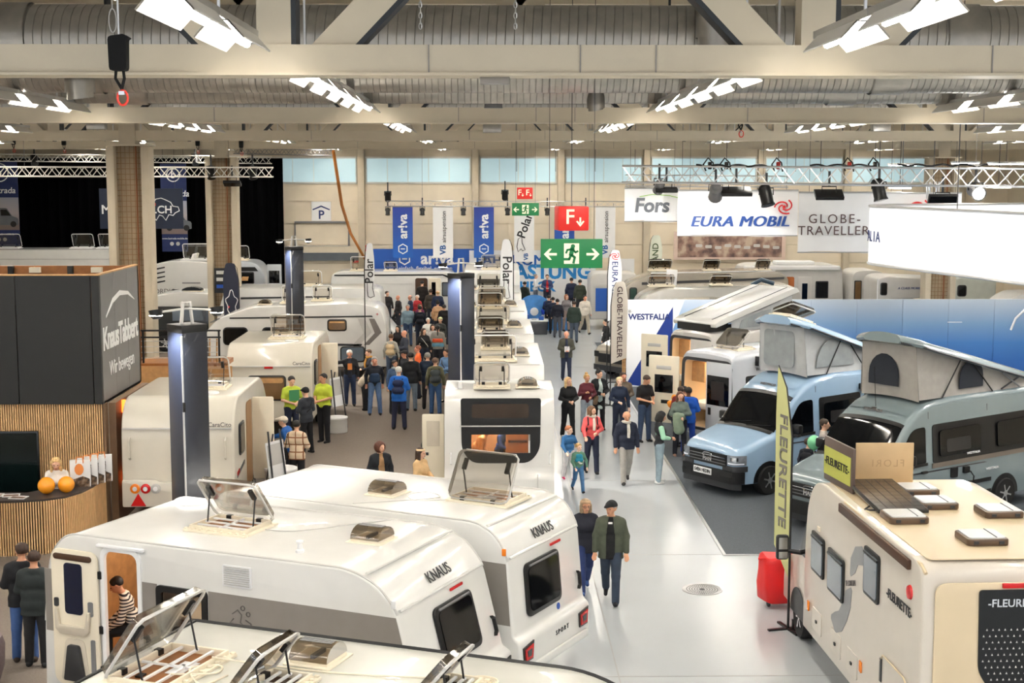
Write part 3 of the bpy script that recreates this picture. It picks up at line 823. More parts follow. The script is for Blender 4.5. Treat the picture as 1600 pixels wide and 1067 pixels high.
# stage banners on the drape
def stage(label, a, b):
    Y = a[1]
    t = thing('stage_banner', label, 'banner', ((a[0] + b[0]) / 2, Y, a[2]))
    w = (b[0] - a[0]) / 2; h = a[2] - b[2]
    MB().box(-w, w, -.02, .02, -h, 0).build('cloth', mat('stage_navy', (22, 40, 92), 0.6), t, smooth=0)
    for x in (-w * .8, w * .8): MB().tube([(x, 0, 0), (x, 0, 11.41 - a[2])], .01, 4).build('wire', DGREY, t)
    panel(t, 'photo_print', FY((0, -.021, 0)), [(-w, -h * .8), (w, -h * .8), (w, -h * .42), (-w, -h * .42)], ramp_mat('dusk_sky', [(0, (120, 104, 100)), (.4, (176, 168, 170)), (1, (150, 158, 178))], 2, -3.2, -1.6), .004)
    text(t, 'la strada', .42, PAPER, FY((.05, -.025, -h * .34)), bold=.01, shear=.15)
    MB().tube([(.5 * w * math.cos(a), -.03, -.55 + .5 * w * math.sin(a)) for a in np.linspace(0, 6.28, 20)[:-1]], .03, 5, close=True).build('round_emblem', PAPER, t)
    text(t, 'b', .5, PAPER, FY((0, -.025, -.55)), bold=.01)
    text(t, 'www.lastrada-mobile.de', .13, PAPER, FY((0, -.025, -h * .85)))
    for x in (-.15, .15):
        panel(t, 'social_icon', FY((x, -.022, -h * .91)), [(.1 * math.cos(a), .1 * math.sin(a)) for a in np.linspace(0, 6.28, 10)[:-1]], LGREY, .004)
    # printed van picture
    v = MB().prism(rpoly([(-.7, -.35, .05), (.75, -.35, .05), (.75, .0, .1), (.45, .1, .05), (.2, .5, .1), (-.7, .5, .1)]), FY((.1, -.026, -h * .66)), 0, .004)
    v.build('printed_van', mat('print_grey', (96, 100, 106), 0.5), t)
    panel(t, 'printed_glass', FY((.1, -.031, -h * .66)), [(-.1, .12), (.4, .12), (.18, .42), (-.1, .42)], DGLASS, .003)
    for x in (-.35, .5):
        panel(t, 'printed_wheel', FY((x + .1, -.031, -h * .66 - .3)), [(.15 * math.cos(a), .15 * math.sin(a)) for a in np.linspace(0, 6.28, 12)[:-1]], BLACK, .003)
    return t
stage('navy stage banner with van picture cut by the picture edge', (-25.232, 71.5, 7.983), (-23.446, 71.5, 3.732))
stage('navy stage banner with van picture behind the two columns', (-16.381, 71.5, 7.858), (-15.102, 71.5, 3.501))
t = thing('screen_banner', 'dark navy banner with white country outline hidden behind the column', 'banner', (-16.517, 68.0, 5.727))
MB().box(-1.97, 1.97, -.03, .03, -.95, .95).build('panel', mat('screen_navy', (20, 32, 56), 0.5), t, smooth=0)
for x in (-1.6, 1.6): MB().tube([(x, 0, .9), (x, 0, 5.9)], .01, 4).build('wire', DGREY, t)
text(t, 'MUR', .62, PAPER, FY((-1.25, -.032, -.06)), bold=.02)
text(t, '.CH', .5, PAPER, FY((1.05, -.032, -.06)), bold=.02)
pts = [(.55, .25), (.7, .45), (.95, .5), (1.15, .42), (1.4, .3), (1.5, .12), (1.75, .08), (1.8, -.1), (1.6, -.2), (1.5, -.32), (1.3, -.28), (1.15, -.55), (1.0, -.35), (.85, -.3), (.7, -.55), (.5, -.3)]
MB().tube([(x, -.04, z) for x, z in pts], .025, 4).build('map_outline', PAPER, t)
panel(t, 'red_flag', FY((.62, -.032, .2)), [(-.07, -.07), (.07, -.07), (.07, .07), (-.07, .07)], INKR, .004)

# blue brand stand against the back wall
t = thing('exhibition_wall', 'royal blue stand wall with white brand name behind the crowd', 'wall panel', (-3.414, 72.2, 3.485))
MB().box(-2.7, 2.7, -.05, .05, -3.5, .1).build('panel', mat('royal_blue', (26, 86, 176), 0.5, noise=0.05, scale=.6), t, smooth=0)
text(t, 'ar!va', .85, PAPER, FY((.75, -.06, -.4)), bold=.03)
logo_hex(t, (-.9, -.06, -.4), .32, PAPER)
text(t, 'einfach, flexibel, erfahren', .27, PAPER, FY((.15, -.06, -.88)), bold=.01)
t = thing('exhibition_wall', 'narrow blue stand wall with small brand name by the black tower', 'wall panel', (-4.964, 72.6, 3.465))
MB().box(-.85, .85, -.05, .05, -3.5, .05).build('panel', MATS['royal_blue'], t, smooth=0)
text(t, 'ariva', .34, PAPER, FY((-.25, -.06, -.3)), bold=.01)
t = thing('exhibition_wall', 'white stand wall with large blue capitals at the aisle end', 'wall panel', (2.163, 72.0, 3.523))
MB().box(-3.2, 3.2, -.05, .05, -3.5, .0).build('panel', PAPER, t, smooth=0)
CY = mat('cyan_ink', (18, 128, 200), 0.5, noise=0); BL = mat('cobalt_ink', (14, 92, 176), 0.5, noise=0)
text(t, 'FAHRKOMFORT', .74, BL, FY((-.2, -.06, -.52)), bold=.03)
text(t, 'AUFLASTUNG', .98, CY, FY((-.1, -.06, -1.12)), bold=.035)
text(t, 'CHECK', .7, CY, FY((.0, -.06, -1.86)), bold=.03)
t = thing('wall_picture', 'large framed landscape photo of a car park on the pink-lit wall', 'picture', (12.413, 73.5, 3.798))
MB().box(-2.9, 2.9, -.05, .05, -.85, .6).build('frame', mat('pale_pink_frame', (224, 200, 186), 0.5), t, bevel=.02)
panel(t, 'print', FY((0, -.05, 0)), [(-2.7, -.72), (2.7, -.72), (2.7, .5), (-2.7, .5)], check_mat('car_park_print', (92, 74, 70), (150, 120, 108), (190, 170, 150), 1.6), .01)
for k in range(9):
    panel(t, 'printed_car', FY((-1.6 + k * .5, -.06, -.12 - .05 * (k % 3))), rrect(-.17, .17, -.08, .08, .05), LGREY, .004)
o = thing('exhibition_wall', 'low plain white stand wall beside the picture on the back wall', 'wall panel', (6.581, 72.0, 2.838))
MB().box(-.5, .75, -.04, .04, -3.2, .25).build('panel', PAPER, o, smooth=0)

# beach flags
def flag(label, base, H, w, rz, m, name='beach_flag', words=None, inkm=INK, size=.3, up=False, z0=.6, feather=False, dirn=1):
    t = thing(name, label, 'flag', base, rz)
    MB().box(-.35, .35, -.03, .03, 0, .03).box(-.03, .03, -.35, .35, 0, .03).build('foot', BLACK, t, smooth=0)
    pole = [(0, 0, .02), (0, 0, H * .74), (dirn * w * .4, 0, H * .92), (dirn * w * .92, 0, H * .995)] if feather else [(0, 0, .02), (0, 0, H * .8), (dirn * w * .1, 0, H * .94), (dirn * w * .3, 0, H * .99)]
    MB().tube(pole, [.022, .018, .012, .008], 6).build('pole', BLACK, t)
    poly = rpoly([(0.02, z0), (w * .95, z0 + .04 * H), (w, H * .86, .2), (w * .8, H * .995, .12), (w * .25, H * .99, .12), (.02, H * .84, .2)], 4)
    if feather: poly = rpoly([(.02, z0), (w * .95, z0 + .1 * H), (w, H * .84, .3), (w * .92, H * .995, .08), (w * .4, H * .92, .2), (.02, H * .74, .3)], 4)
    poly = [(x * dirn, z) for x, z in poly]
    if dirn < 0: poly = poly[::-1]
    MB().prism(poly, FY((0, 0, 0)), -.008, .008).build('cloth', m, t)
    if words:
        zm = (z0 + H) / 2
        U = frame((dirn * w * .5, -.012, zm), (0, 0, 1), (-1, 0, 0)) if up else frame((dirn * w * .5, -.012, zm), (0, 0, -1), (1, 0, 0))
        text(t, words, size, inkm, U, bold=.012)
    return t
# ---------------------------------------------------------------- vehicle helpers
def wheel(parent, c, r, w=.2, axis=(0, 1, 0), hub=ALU):
    M = frame(c, Vector(axis).orthogonal(), Vector(axis).cross(Vector(axis).orthogonal()))
    o = MB().lathe([(r * .62, -w / 2), (r * .93, -w / 2), (r, -w * .3), (r, w * .3), (r * .93, w / 2), (r * .62, w / 2)], n=20, M=M).build('wheel', RUBBER, parent)
    mb = MB()
    for s in (-1, 1):
        mb.lathe([(r * .62, s * w * .36), (r * .58, s * w * .44), (r * .2, s * w * .5), (.001, s * w * .52)], n=20, M=M)
        for k in range(6):
            a = k * math.pi / 3
            Q = M @ Matrix.Translation((r * .38 * math.cos(a), r * .38 * math.sin(a), s * w * .46)) @ Matrix.Rotation(a, 4, 'Z')
            mb.box(-r * .2, r * .2, -r * .05, r * .05, -.012, .012, Q)
    mb.build('hub', hub, o)
    return o

def body(root, prof, W, m, bev=.07, y0=0.0, name='body'):
    M = frame((0, y0 + W, 0), (1, 0, 0), (0, 0, 1))       # prism runs along -y
    mb = MB().prism(prof, M, 0, W)
    return link(name, mb.mesh(name, m, 35, bev, 3), root)

def rim_line(root, prof, W, m, name='edge_trim', y=0.0, r=.018, i0=0, i1=None):
    pts = [(p[0], y, p[1]) for p in prof[i0:i1]]
    return MB().tube(pts, r, 5).build(name, m, root)

def window(root, M, x0, x1, z0, z1, r=.08, fr=BLACK, gl=DGLASS, t=.03, name='window', pane='pane', b=.05, inner=None):
    f = panel(root, name, M, rrect(x0, x1, z0, z1, r), fr, t, bevel=.008)
    panel(f, pane, M, rrect(x0 + b, x1 - b, z0 + b, z1 - b, r * .7), gl, .012, t)
    if inner:
        panel(f, 'blind', M, rrect(x0 + b * 1.6, x1 - b * 1.6, z1 - (z1 - z0) * .3, z1 - b * 1.6, r * .5), inner, .004, t + .012)
    return f

def hatch_open(root, M, w, d, ang=60, h=.75, lidm=None, name='roof_hatch', inside=DWOOD, bars=True, collar=CREAM, posts=True):
    """big roof light: flanged collar, opening with blind bars, hinged acrylic lid; M is the roof plane, hinge along +y edge"""
    mb = MB()
    for a in ((-w / 2 - .09, w / 2 + .09, -d / 2 - .09, -d / 2), (-w / 2 - .09, w / 2 + .09, d / 2, d / 2 + .09), (-w / 2 - .09, -w / 2, -d / 2, d / 2), (w / 2, w / 2 + .09, -d / 2, d / 2)):
        mb.box(a[0], a[1], a[2], a[3], 0, .035, M)
    for a in ((-w / 2 - .03, w / 2 + .03, -d / 2 - .03, -d / 2), (-w / 2 - .03, w / 2 + .03, d / 2, d / 2 + .03), (-w / 2 - .03, -w / 2, -d / 2, d / 2), (w / 2, w / 2 + .03, -d / 2, d / 2)):
        mb.box(a[0], a[1], a[2], a[3], .03, .085, M)
    for k in range(9):
        x = -w / 2 - .06 + k * (w + .12) / 8
        mb.box(x - .02, x + .02, -d / 2 - .08, -d / 2 - .03, .035, .055, M)
    c = mb.build(name, collar, root, bevel=.006)
    MB().box(-w / 2, w / 2, -d / 2, d / 2, .004, .012, M).build('opening', inside, c, smooth=0)
    if bars:
        mb = MB()
        for q in (-.28, .0, .3):
            mb.box(-w / 2, w / 2, q * d - .014, q * d + .014, .05, .07, M)
        mb.box(-.014, .014, -d / 2, d / 2, .05, .07, M)
        mb.box(-w * .1, w * .25, -d * .3, -d * .02, .015, .02, M)
        mb.build('blind_rail', PAPER, c, smooth=0)
        MB().box(w * .05, w * .12, -d * .2, -d * .12, .02, .04, M).box(-w * .3, -w * .2, d * .2, d * .3, .015, .03, M).build('catch', BLACK, c, smooth=0)
    A = R(ang)
    H = M @ Matrix.Translation((0, d / 2 + .02, .09)) @ Matrix.Rotation(-A, 4, 'X') @ Matrix.Translation((0, -d / 2 - .03, 0))
    P = []
    ww, dd = w / 2 + .05, d / 2 + .05
    lid = MB()
    lid.prism(rrect(-ww, ww, -dd, dd, .09), H, .07, .085)
    ring = rrect(-ww, ww, -dd, dd, .09); ring2 = rrect(-ww - .02, ww + .02, -dd - .02, dd + .02, .1)
    lid.grid([[H @ Vector((x, y, .08)) for x, y in ring], [H @ Vector((x, y, 0)) for x, y in ring2]], wrap=True)
    lid.build('lid', lidm or ACRYL, c)
    MB().tube([H @ Vector((x, y, .0)) for x, y in ring2[::2]], .018, 5, close=True).build('lid_rim', PAPER if lidm is ACRYLW else LGREY, c)
    if posts:
        for s in (-1, 1):
            MB().tube([M @ Vector((s * (w / 2 - .04), -d * .02, .06)), H @ Vector((s * (w / 2 - .04), -d * .22, .02))], .011, 5).build('strut', BLACK, c)
            MB().box(s * (w / 2 - .07) - .03, s * (w / 2 - .07) + .03, -d * .4, -d * .12, -.015, .025, H).build('lid_catch', BLACK, c, smooth=0)
            MB().box(s * w * .3 - .035, s * w * .3 + .035, d / 2 - .02, d / 2 + .05, .03, .09, M).build('hinge', BLACK, c, smooth=0)
    return c

def hatch_dome(root, M, w=.42, d=.42, m=None, name='roof_vent'):
    c = MB().box(-w / 2, w / 2, -d / 2, d / 2, 0, .05, M).box(-w / 2 - .05, w / 2 + .05, -d / 2 - .05, d / 2 + .05, 0, .02, M).build(name, CREAM, root, bevel=.01)
    P = []
    for j in range(7):
        y = -d / 2 + d * j / 6
        P.append([M @ Vector((w * .52 * math.cos(a), y, .05 + .15 * math.sin(a))) for a in np.linspace(0, math.pi, 11)])
    mb = MB().grid(P)
    for e in (0, 6):
        mb.add(P[e], [tuple(range(11))])
    mb.build('hood', m or ACRYL2, c, smooth=50)
    mb = MB()
    for q in (-.1, 0, .1):
        mb.box(-.012 + q * w, .012 + q * w, -d * .42, d * .42, .2, .207, M)
    mb.box(-w * .3, w * .3, -.02, .02, .05, .09, M)
    mb.build('rib', MGREY, c, smooth=0)
    return c

def hatch_box(root, M, w=.55, d=.45, h=.1, name='roof_hatch'):
    c = MB().prism(rrect(-w / 2, w / 2, -d / 2, d / 2, .06), M, 0, h).build(name, mat('brown_hatch_rim', (88, 68, 50), 0.35, noise=.1), root, bevel=.02)
    panel(c, 'lid', M, rrect(-w / 2 + .035, w / 2 - .035, -d / 2 + .035, d / 2 - .035, .04), mat('pale_hatch_lid', (214, 216, 216), .12, noise=.03), .012, h)
    mb = MB()
    for s in (-1, 1):
        mb.box(s * w * .3 - .03, s * w * .3 + .03, -d / 2 - .012, -d / 2 + .01, h * .3, h * .75, M)
    mb.box(w * .2, w * .22, -d * .42, d * .42, h + .01, h + .018, M)
    mb.build('latch', DGREY, c, smooth=0)
    return c

def cable(parent, pts, r=.009, m=None, name='cable'):
    """smooth cable through points (Catmull-Rom)"""
    P = [Vector(p) for p in pts]
    out = []
    for i in range(len(P) - 1):
        a = P[max(i - 1, 0)]; b = P[i]; c = P[i + 1]; d = P[min(i + 2, len(P) - 1)]
        for k in range(6):
            t = k / 6
            out.append(.5 * ((2 * b) + (c - a) * t + (2 * a - 5 * b + 4 * c - d) * t * t + (3 * b - a - 3 * c + d) * t ** 3))
    out.append(P[-1])
    return MB().tube(out, r, 5).build(name, m or PAPER, parent)

NEAR = lambda x=0, z=0: frame((x, 0, z), (1, 0, 0), (0, 0, 1))
def FAR(W, x=0, z=0): return frame((x, W, z), (-1, 0, 0), (0, 0, 1))
def ROOF(x, y, z): return frame((x, y, z), (1, 0, 0), (0, 1, 0))

# ---------------------------------------------------------------- two foreground caravans with name lettering
KPB = rpoly([(-.42, .42, .05), (-.4, 1.4, .3), (-.26, 2.3, .3), (.02, 2.6, .35), (4.4, 2.62, .35), (4.72, 2.47, .25), (4.9, 2.14, .12), (5.0, 1.05, .05), (5.1, .98, .06), (5.1, .5, .1), (4.95, .4, .05)], 5)
KP = rpoly([(-.42, .42, .05), (-.4, 1.4, .3), (-.26, 2.3, .3), (.02, 2.6, .35), (4.4, 2.62, .35), (4.82, 2.45, .25), (5.07, 2.14, .12), (5.36, 1.05, .05), (5.5, .98, .06), (5.5, .5, .1), (5.3, .4, .05)], 5)
def knaus(label, loc, rz, W, near):
    t = thing('caravan', label, 'caravan', loc, rz, None)
    prof = KP if near else KPB
    b = body(t, prof, W, WHITE)
    u2, ub, ue = (5.075, 5.36, 5.5) if near else (4.9, 5.0, 5.1)
    if near:
        inner = rpoly([(-.34, .55), (-.32, 1.4, .3), (-.2, 2.25, .3), (.05, 2.53, .3), (4.4, 2.55, .3), (4.75, 2.38, .2), (5.0, 2.1, .1), (5.28, .6)], 4)
        cuts = [MB().prism(inner, frame((0, W - .05, 0), (1, 0, 0), (0, 0, 1)), 0, W - .1).mesh('c', WOOD)]
        cuts.append(MB().prism(rrect(.66, 1.24, .56, 2.44, .12), frame((0, .3, 0), (1, 0, 0), (0, 0, 1)), 0, .5).mesh('c', CREAM))
        cuts.append(MB().prism(rrect(1.58, 2.26, 1.45, 2.02, .05), frame((0, .3, 0), (1, 0, 0), (0, 0, 1)), 0, .5).mesh('c', CREAM))
        cut(b, cuts)
    # rear ridges, lettering, window
    for (u, z) in ((4.62 if near else 4.55, 2.565), (u2, 2.15)):
        MB().tube([(u, .07, z), (u, W - .07, z)], .022, 6).build('ridge', WHITE, t)
    s = Vector((.25 if near else .19, 0, -.31)).normalized()
    text(t, 'KNAUS', .21, INK, frame((4.965 if near else 4.83, W * .53, 2.29), (0, 1, 0), -s), bold=.007, sx=.92, off=.012)
    r = Vector((u2 - ub, 0, 1.09)).normalized()
    wc = W * (.54 if near else .42)
    MR = lambda y, z: frame((ub - (z - 1.05) * (ub - u2) / 1.09, y, z), (0, 1, 0), r)
    w = panel(t, 'window', MR(wc, 1.6), rrect(-.53, .53, -.38, .38, .1), BLACK, .045, bevel=.012)
    panel(w, 'pane', MR(wc, 1.6), rrect(-.46, .46, -.31, .31, .08), DGLASS, .012, .045)
    MB().tube([MR(wc, 1.6) @ Vector((-.43, .34, .06)), MR(wc, 1.6) @ Vector((.43, .34, .06))], .015, 5).build('window_rail', MGREY, w)
    h = panel(t, 'grab_handle', MR(W - .16, 1.35), [(-.035, -.14), (.035, -.1), (.035, .1), (-.035, .14), (-.015, .1), (.01, .08), (.01, -.08), (-.015, -.1)], BLACK, .05)
    panel(t, 'round_badge', MR(W * .62, 1.13), [(.05 * math.cos(a), .05 * math.sin(a)) for a in np.linspace(0, 6.28, 14)[:-1]], BLUE, .008)
    MB().box(u2 + .02, u2 + .04, W * .56, W * .7, 2.05, 2.085).build('brake_light', RED, t, smooth=0)
    MB().box(ue, ue + .06, .15, W - .15, .5, .62).build('bumper_lip', WHITE, t, bevel=.02)
    for y in (.24, W - .24):
        l = panel(t, 'tail_light', frame((ue, y, .8), (0, 1, 0), (0, 0, 1)), [(-.13, -.12), (.13, -.12), (.16, .14), (-.16, .1)], BLACK, .02)
        panel(l, 'lens', frame((ue, y, .8), (0, 1, 0), (0, 0, 1)), [(-.1, -.09), (.1, -.09), (.12, .1), (-.12, .07)], RED, .012, .02)
        panel(l, 'lamp_core', frame((ue, y, .8), (0, 1, 0), (0, 0, 1)), [(-.05, -.05), (.05, -.05), (.07, .05), (-.07, .04)], DGREY, .01, .028)
    text(t, 'SPORT', .1, INK, frame((ue + .005, W * .58, .82), (0, 1, 0), (0, 0, 1)), bold=.003, space=1.6)
    for y, s_ in ((.005, 1), (W - .005, -1)):
        rim_line(t, prof, W, LGREY, 'edge_trim', y + .02 * s_, .016, 8, 40)
    for y in (.1, W - .1):
        wheel(t, (2.5, y, .33), .33)
    MB().box(-.95, -.3, W / 2 - .12, W / 2 + .12, .34, .5).build('drawbar', DGREY, t, smooth=0)
    # grey side band and side fittings
    if near:
        for x0, x1 in ((-.36, -.17), (1.26, 1.52), (2.33, 5.0)):
            p = [(x0, 1.22), (x1, 1.22), (x1, 2.085), (x0, 2.085)] if x1 < 4 else [(x0, 1.22), (5.29, 1.22), (5.06, 2.085), (x0, 2.085)]
            panel(t, 'grey_band', NEAR(), p, GREY, .006)
        panel(t, 'grey_band', NEAR(), [(1.52, 1.22), (2.33, 1.22), (2.33, 1.4), (1.52, 1.4)], GREY, .006)
    else:
        panel(t, 'grey_band', NEAR(), [(2.0, 1.22), (4.95, 1.22), (4.88, 2.085), (2.0, 2.085)], GREY, .006)
    MB().box(u2 - .07, u2 - .01, -.03, 0, 2.2, 2.3).build('marker_lamp', ORANGE if not near else PAPER, t, bevel=.01)
    return t
KA = knaus('white caravan with grey band and open entrance door, nearest of the lettered pair', (-5.722, 18.75, 0), -25, 2.45, True)
KB = knaus('white lettered caravan parked directly behind the one with the open door', (-4.065, 21.319, 0), -28.8, 2.27, False)
# open door and doorway of the first caravan
t = KA
M = NEAR()
dr = panel(t, 'door', M, rrect(-.2, .58, .52, 2.4, .13), CREAM, .045, .012, bevel=.015)
panel(dr, 'door_window', M, rrect(.03, .33, 1.52, 2.22, .05), mat('night_blue_glass', (16, 24, 48), .08, noise=0), .012, .057)
panel(dr, 'door_shelf', M, rrect(-.14, .5, 2.26, 2.34, .04), DWOOD, .02, .057, bevel=.006)
hp = [(-.13, 1.58), (-.08, 1.58), (-.06, 1.36), (.38, 1.36), (.42, 1.58), (.47, 1.58), (.44, 1.3), (.36, 1.24), (-.04, 1.24), (-.12, 1.3)]
panel(dr, 'pull_handle', M, hp, mat('beige_plastic', (206, 196, 178), .4), .05, .057, bevel=.01)
panel(dr, 'bin', M, rpoly([(-.0, .6, .04), (.36, .6, .04), (.27, 1.1, .04), (.08, 1.1, .04)]), DGREY, .06, .057, bevel=.01)
panel(dr, 'bin_edge', M, rpoly([(-.08, .58, .06), (.42, .58, .06), (.34, 1.18, .08), (.02, 1.18, .08)]), MATS['beige_plastic'], .02, .05, bevel=.008)
panel(dr, 'door_lock', M, rrect(-.15, -.08, 1.6, 1.72, .02), DGREY, .02, .057)
panel(dr, 'latch_plate', M, rrect(.42, .5, 1.52, 1.72, .02), MGREY, .015, .057)
panel(dr, 'door_pocket', M, rrect(.45, .52, .6, 1.2, .02), MGREY, .015, .057)
for z in (.8, 1.35, 2.1):
    MB().box(.585, .635, -.05, .0, z - .05, z + .05).build('hinge', BLACK, dr, smooth=0)
mb = MB()
mb.prism(rrect(.62, 1.28, .5, 2.5, .14), M, 0, .03)
o = link('door_frame', MB().prism(rrect(.62, 1.28, .5, 2.5, .14), M, -.02, .03).mesh('f', PAPER), t)
cut(o, [MB().prism(rrect(.68, 1.22, .56, 2.44, .12), M, -.2, .3).mesh('c', PAPER)])
MB().box(.58, 1.34, -.06, 0, 2.49, 2.53).build('rain_gutter', PAPER, t, bevel=.01)
# interior seen through door and window
MB().box(.7, 1.9, 1.1, 2.2, 1.22, 1.27).build('table', CREAM, t, bevel=.01)
MB().box(1.0, 1.06, 1.5, 1.56, .55, 1.22).build('table_leg', DGREY, t, smooth=0)
MB().box(-.3, 2.2, 2.0, 2.38, .55, 1.0).build('bench', DGREY, t, bevel=.03)
MB().box(-.3, 2.2, 2.2, 2.38, 1.0, 1.5).build('bench_back', mat('bench_grey', (110, 104, 98), .8), t, bevel=.03)
MB().box(.2, 4.4, 2.0, 2.38, 2.1, 2.5).build('wall_cupboard', WOOD, t, bevel=.01)
MB().box(.2, 4.4, 1.98, 2.0, 2.06, 2.1).build('cupboard_edge', DWOOD, t, smooth=0)
MB().box(1.05, 1.7, .25, .75, .5, .98).build('stool', BLACK, t, bevel=.03)
MB().box(-.3, 5.2, .06, 2.38, .5, .55).build('interior_floor', mat('oak_floor', (150, 112, 74), .5, noise=.1), t, smooth=0)
wf = link('window', MB().prism(rrect(1.52, 2.32, 1.39, 2.08, .06), M, -.02, .035).mesh('f', BLACK), t)
cut(wf, [MB().prism(rrect(1.6, 2.24, 1.47, 2.0, .04), M, -.2, .3).mesh('c', BLACK)])
panel(wf, 'pane', M, rrect(1.58, 2.26, 1.45, 2.02, .04), GLASS, .006, .0)
# louvre vent, swan outline
v = panel(t, 'side_vent', M, rrect(2.56, 3.0, 2.19, 2.47, .02), PAPER, .012)
for k in range(9):
    MB().box(2.59, 2.97, -.026, -.01, 2.215 + k * .028, 2.228 + k * .028).build('louvre', LGREY, v, smooth=0)
mb = MB()
for pts in (((2.72, 1.78), (2.66, 1.72), (2.78, 1.7), (2.74, 1.6)), ((2.7, 1.84), (2.78, 1.9), (2.84, 1.84), (2.82, 1.74), (2.88, 1.7), (2.84, 1.62)), ((2.9, 1.78), (2.98, 1.74), (2.98, 1.64), (2.9, 1.62))):
    mb.tube([(x, -.012, z) for x, z in pts], .008, 4)
for x, z in ((2.86, 1.93), (2.94, 1.86)):
    mb.tube([(x + .03 * math.cos(a), -.012, z + .03 * math.sin(a)) for a in np.linspace(0, 6.28, 9)[:-1]], .006, 4, close=True)
mb.build('swan_outline', INKG, t)
# roof fittings
hatch_open(KA, ROOF(1.9, 1.12, 2.605), .82, .62, 52, inside=WOOD2)
hatch_dome(KA, ROOF(3.98, 1.34, 2.61) @ Matrix.Rotation(R(90), 4, 'Z'))
o = MB().lathe([(.055, 0), (.055, .03), (.035, .05), (.03, .12), (.05, .13), (.05, .15)], (3.45, .42, 2.615), 12).build('roof_antenna', PAPER, KA)
MB().lathe([(.22, 0), (.21, .025), (.1, .03)], (.5, 2.15, 2.605), 20).build('roof_cap', PAPER, KA)
cable(KA, [(2.3, 1.2, 2.62), (2.8, 1.3, 2.62), (3.3, 1.9, 2.62), (3.7, 2.35, 2.63)], .008, LGREY, 'roof_cable')
hatch_open(KB, ROOF(3.9, 1.3, 2.615) @ Matrix.Rotation(R(180), 4, 'Z'), .85, .62, 58, inside=WOOD2, lidm=ACRYL)
hatch_dome(KB, ROOF(2.35, .95, 2.61) @ Matrix.Rotation(R(90), 4, 'Z'))
MB().lathe([(.2, 0), (.19, .025), (.1, .03)], (.9, .4, 2.605), 20).build('roof_cap', PAPER, KB)
cable(KB, [(3.4, .95, 2.63), (3.0, .7, 2.63), (2.7, 1.0, 2.63), (2.9, 1.25, 2.63), (3.2, 1.0, 2.63), (2.6, .4, 2.63), (2.3, .1, 2.63)], .008, LGREY, 'roof_cable')

# ---------------------------------------------------------------- caravan at the bottom edge, seen from above
BP = rpoly([(-.05, .42, .05), (.0, 2.35, .1), (.06, 2.6, .12), (4.6, 2.6, .3), (5.2, 2.35, .3), (5.5, 1.4, .2), (5.55, .45, .05)], 5)
t = thing('caravan', 'grey-white caravan roof along the bottom edge with three open roof lights', 'caravan', (-3.31, 15.02, 0), -21.5)
body(t, BP, 2.35, mat('pale_grey_roof', (206, 205, 196), .3, noise=.03, coat=.3), .05, y0=-2.35)
for y in (-.02, -2.33):
    rim_line(t, BP, 0, BLACK, 'edge_trim', y, .028, 6, 40)
for k, x in enumerate((.02, .09, .15)):
    MB().tube([(x - .0, -.05, 2.42 + k * .09), (x, -2.3, 2.42 + k * .09)], .03 if k < 2 else .022, 6).build('front_trim', BLACK if k != 1 else DGREY, t)
wheel(t, (2.6, -.1, .33), .33); wheel(t, (2.6, -2.25, .33), .33)
RZ = lambda x, y, a=0: ROOF(x, y, 2.6) @ Matrix.Rotation(R(a), 4, 'Z')
hatch_open(t, RZ(.78, -1.45, 90), 1.0, .62, 55, inside=WOOD2)
hatch_open(t, RZ(2.0, -1.55, 90), .62, .38, 52, inside=DWOOD, lidm=ACRYL2)
hatch_open(t, RZ(3.6, -1.02, 90), .5, .3, 50, inside=DWOOD, lidm=ACRYL2)
hatch_dome(t, RZ(1.98, -.66, 90))
cable(t, [(1.1, -1.2, 2.7), (1.35, -1.0, 2.615), (1.7, -1.0, 2.615), (2.4, -.95, 2.615), (3.3, -.75, 2.615), (3.6, -.7, 2.615)], .01, CREAM, 'roof_cable')
for k in range(3):
    a0 = np.linspace(0, 6.28, 18)[:-1]
    MB().tube([(3.78 + (.1 + .02 * k) * math.cos(a), -.75 + (.08 + .015 * k) * math.sin(a), 2.615 + .018 * k) for a in a0], .011, 5, close=True).build('cable_coil', CREAM, t)
cable(t, [(1.0, -1.75, 2.7), (1.25, -1.4, 2.62), (1.2, -1.2, 2.62), (1.05, -1.5, 2.68), (1.3, -1.7, 2.62), (1.4, -1.4, 2.62)], .01, CREAM, 'roof_cable')
MB().tube([(4.75, -.75, 2.6), (4.72, -.7, 2.72)], .02, 5).build('roof_peg', CREAM, t)

# ---------------------------------------------------------------- generic caravan / motorhome in the rows
def simple_caravan(label, loc, rz, L, W, H, m=WHITE, cat='caravan', name='caravan', nose=.35, tail=.25, bev=.08, z0=.4):
    t = thing(name, label, cat, loc, rz)
    p = rpoly([(0, z0, .05), (.05, H * .62, .2), (nose * .6, H - .1, nose), (nose + .25, H, .3), (L - tail - .15, H, .3), (L - tail * .3, H - .12, tail), (L, H * .55, .2), (L, z0, .05)], 4)
    body(t, p, W, m, bev)
    for y in (.1, W - .1):
        wheel(t, (L * .55, y, .33), .33)
    MB().box(.3, L - .3, .2, W - .2, .3, z0).build('chassis', DGREY, t, smooth=0)
    return t, p

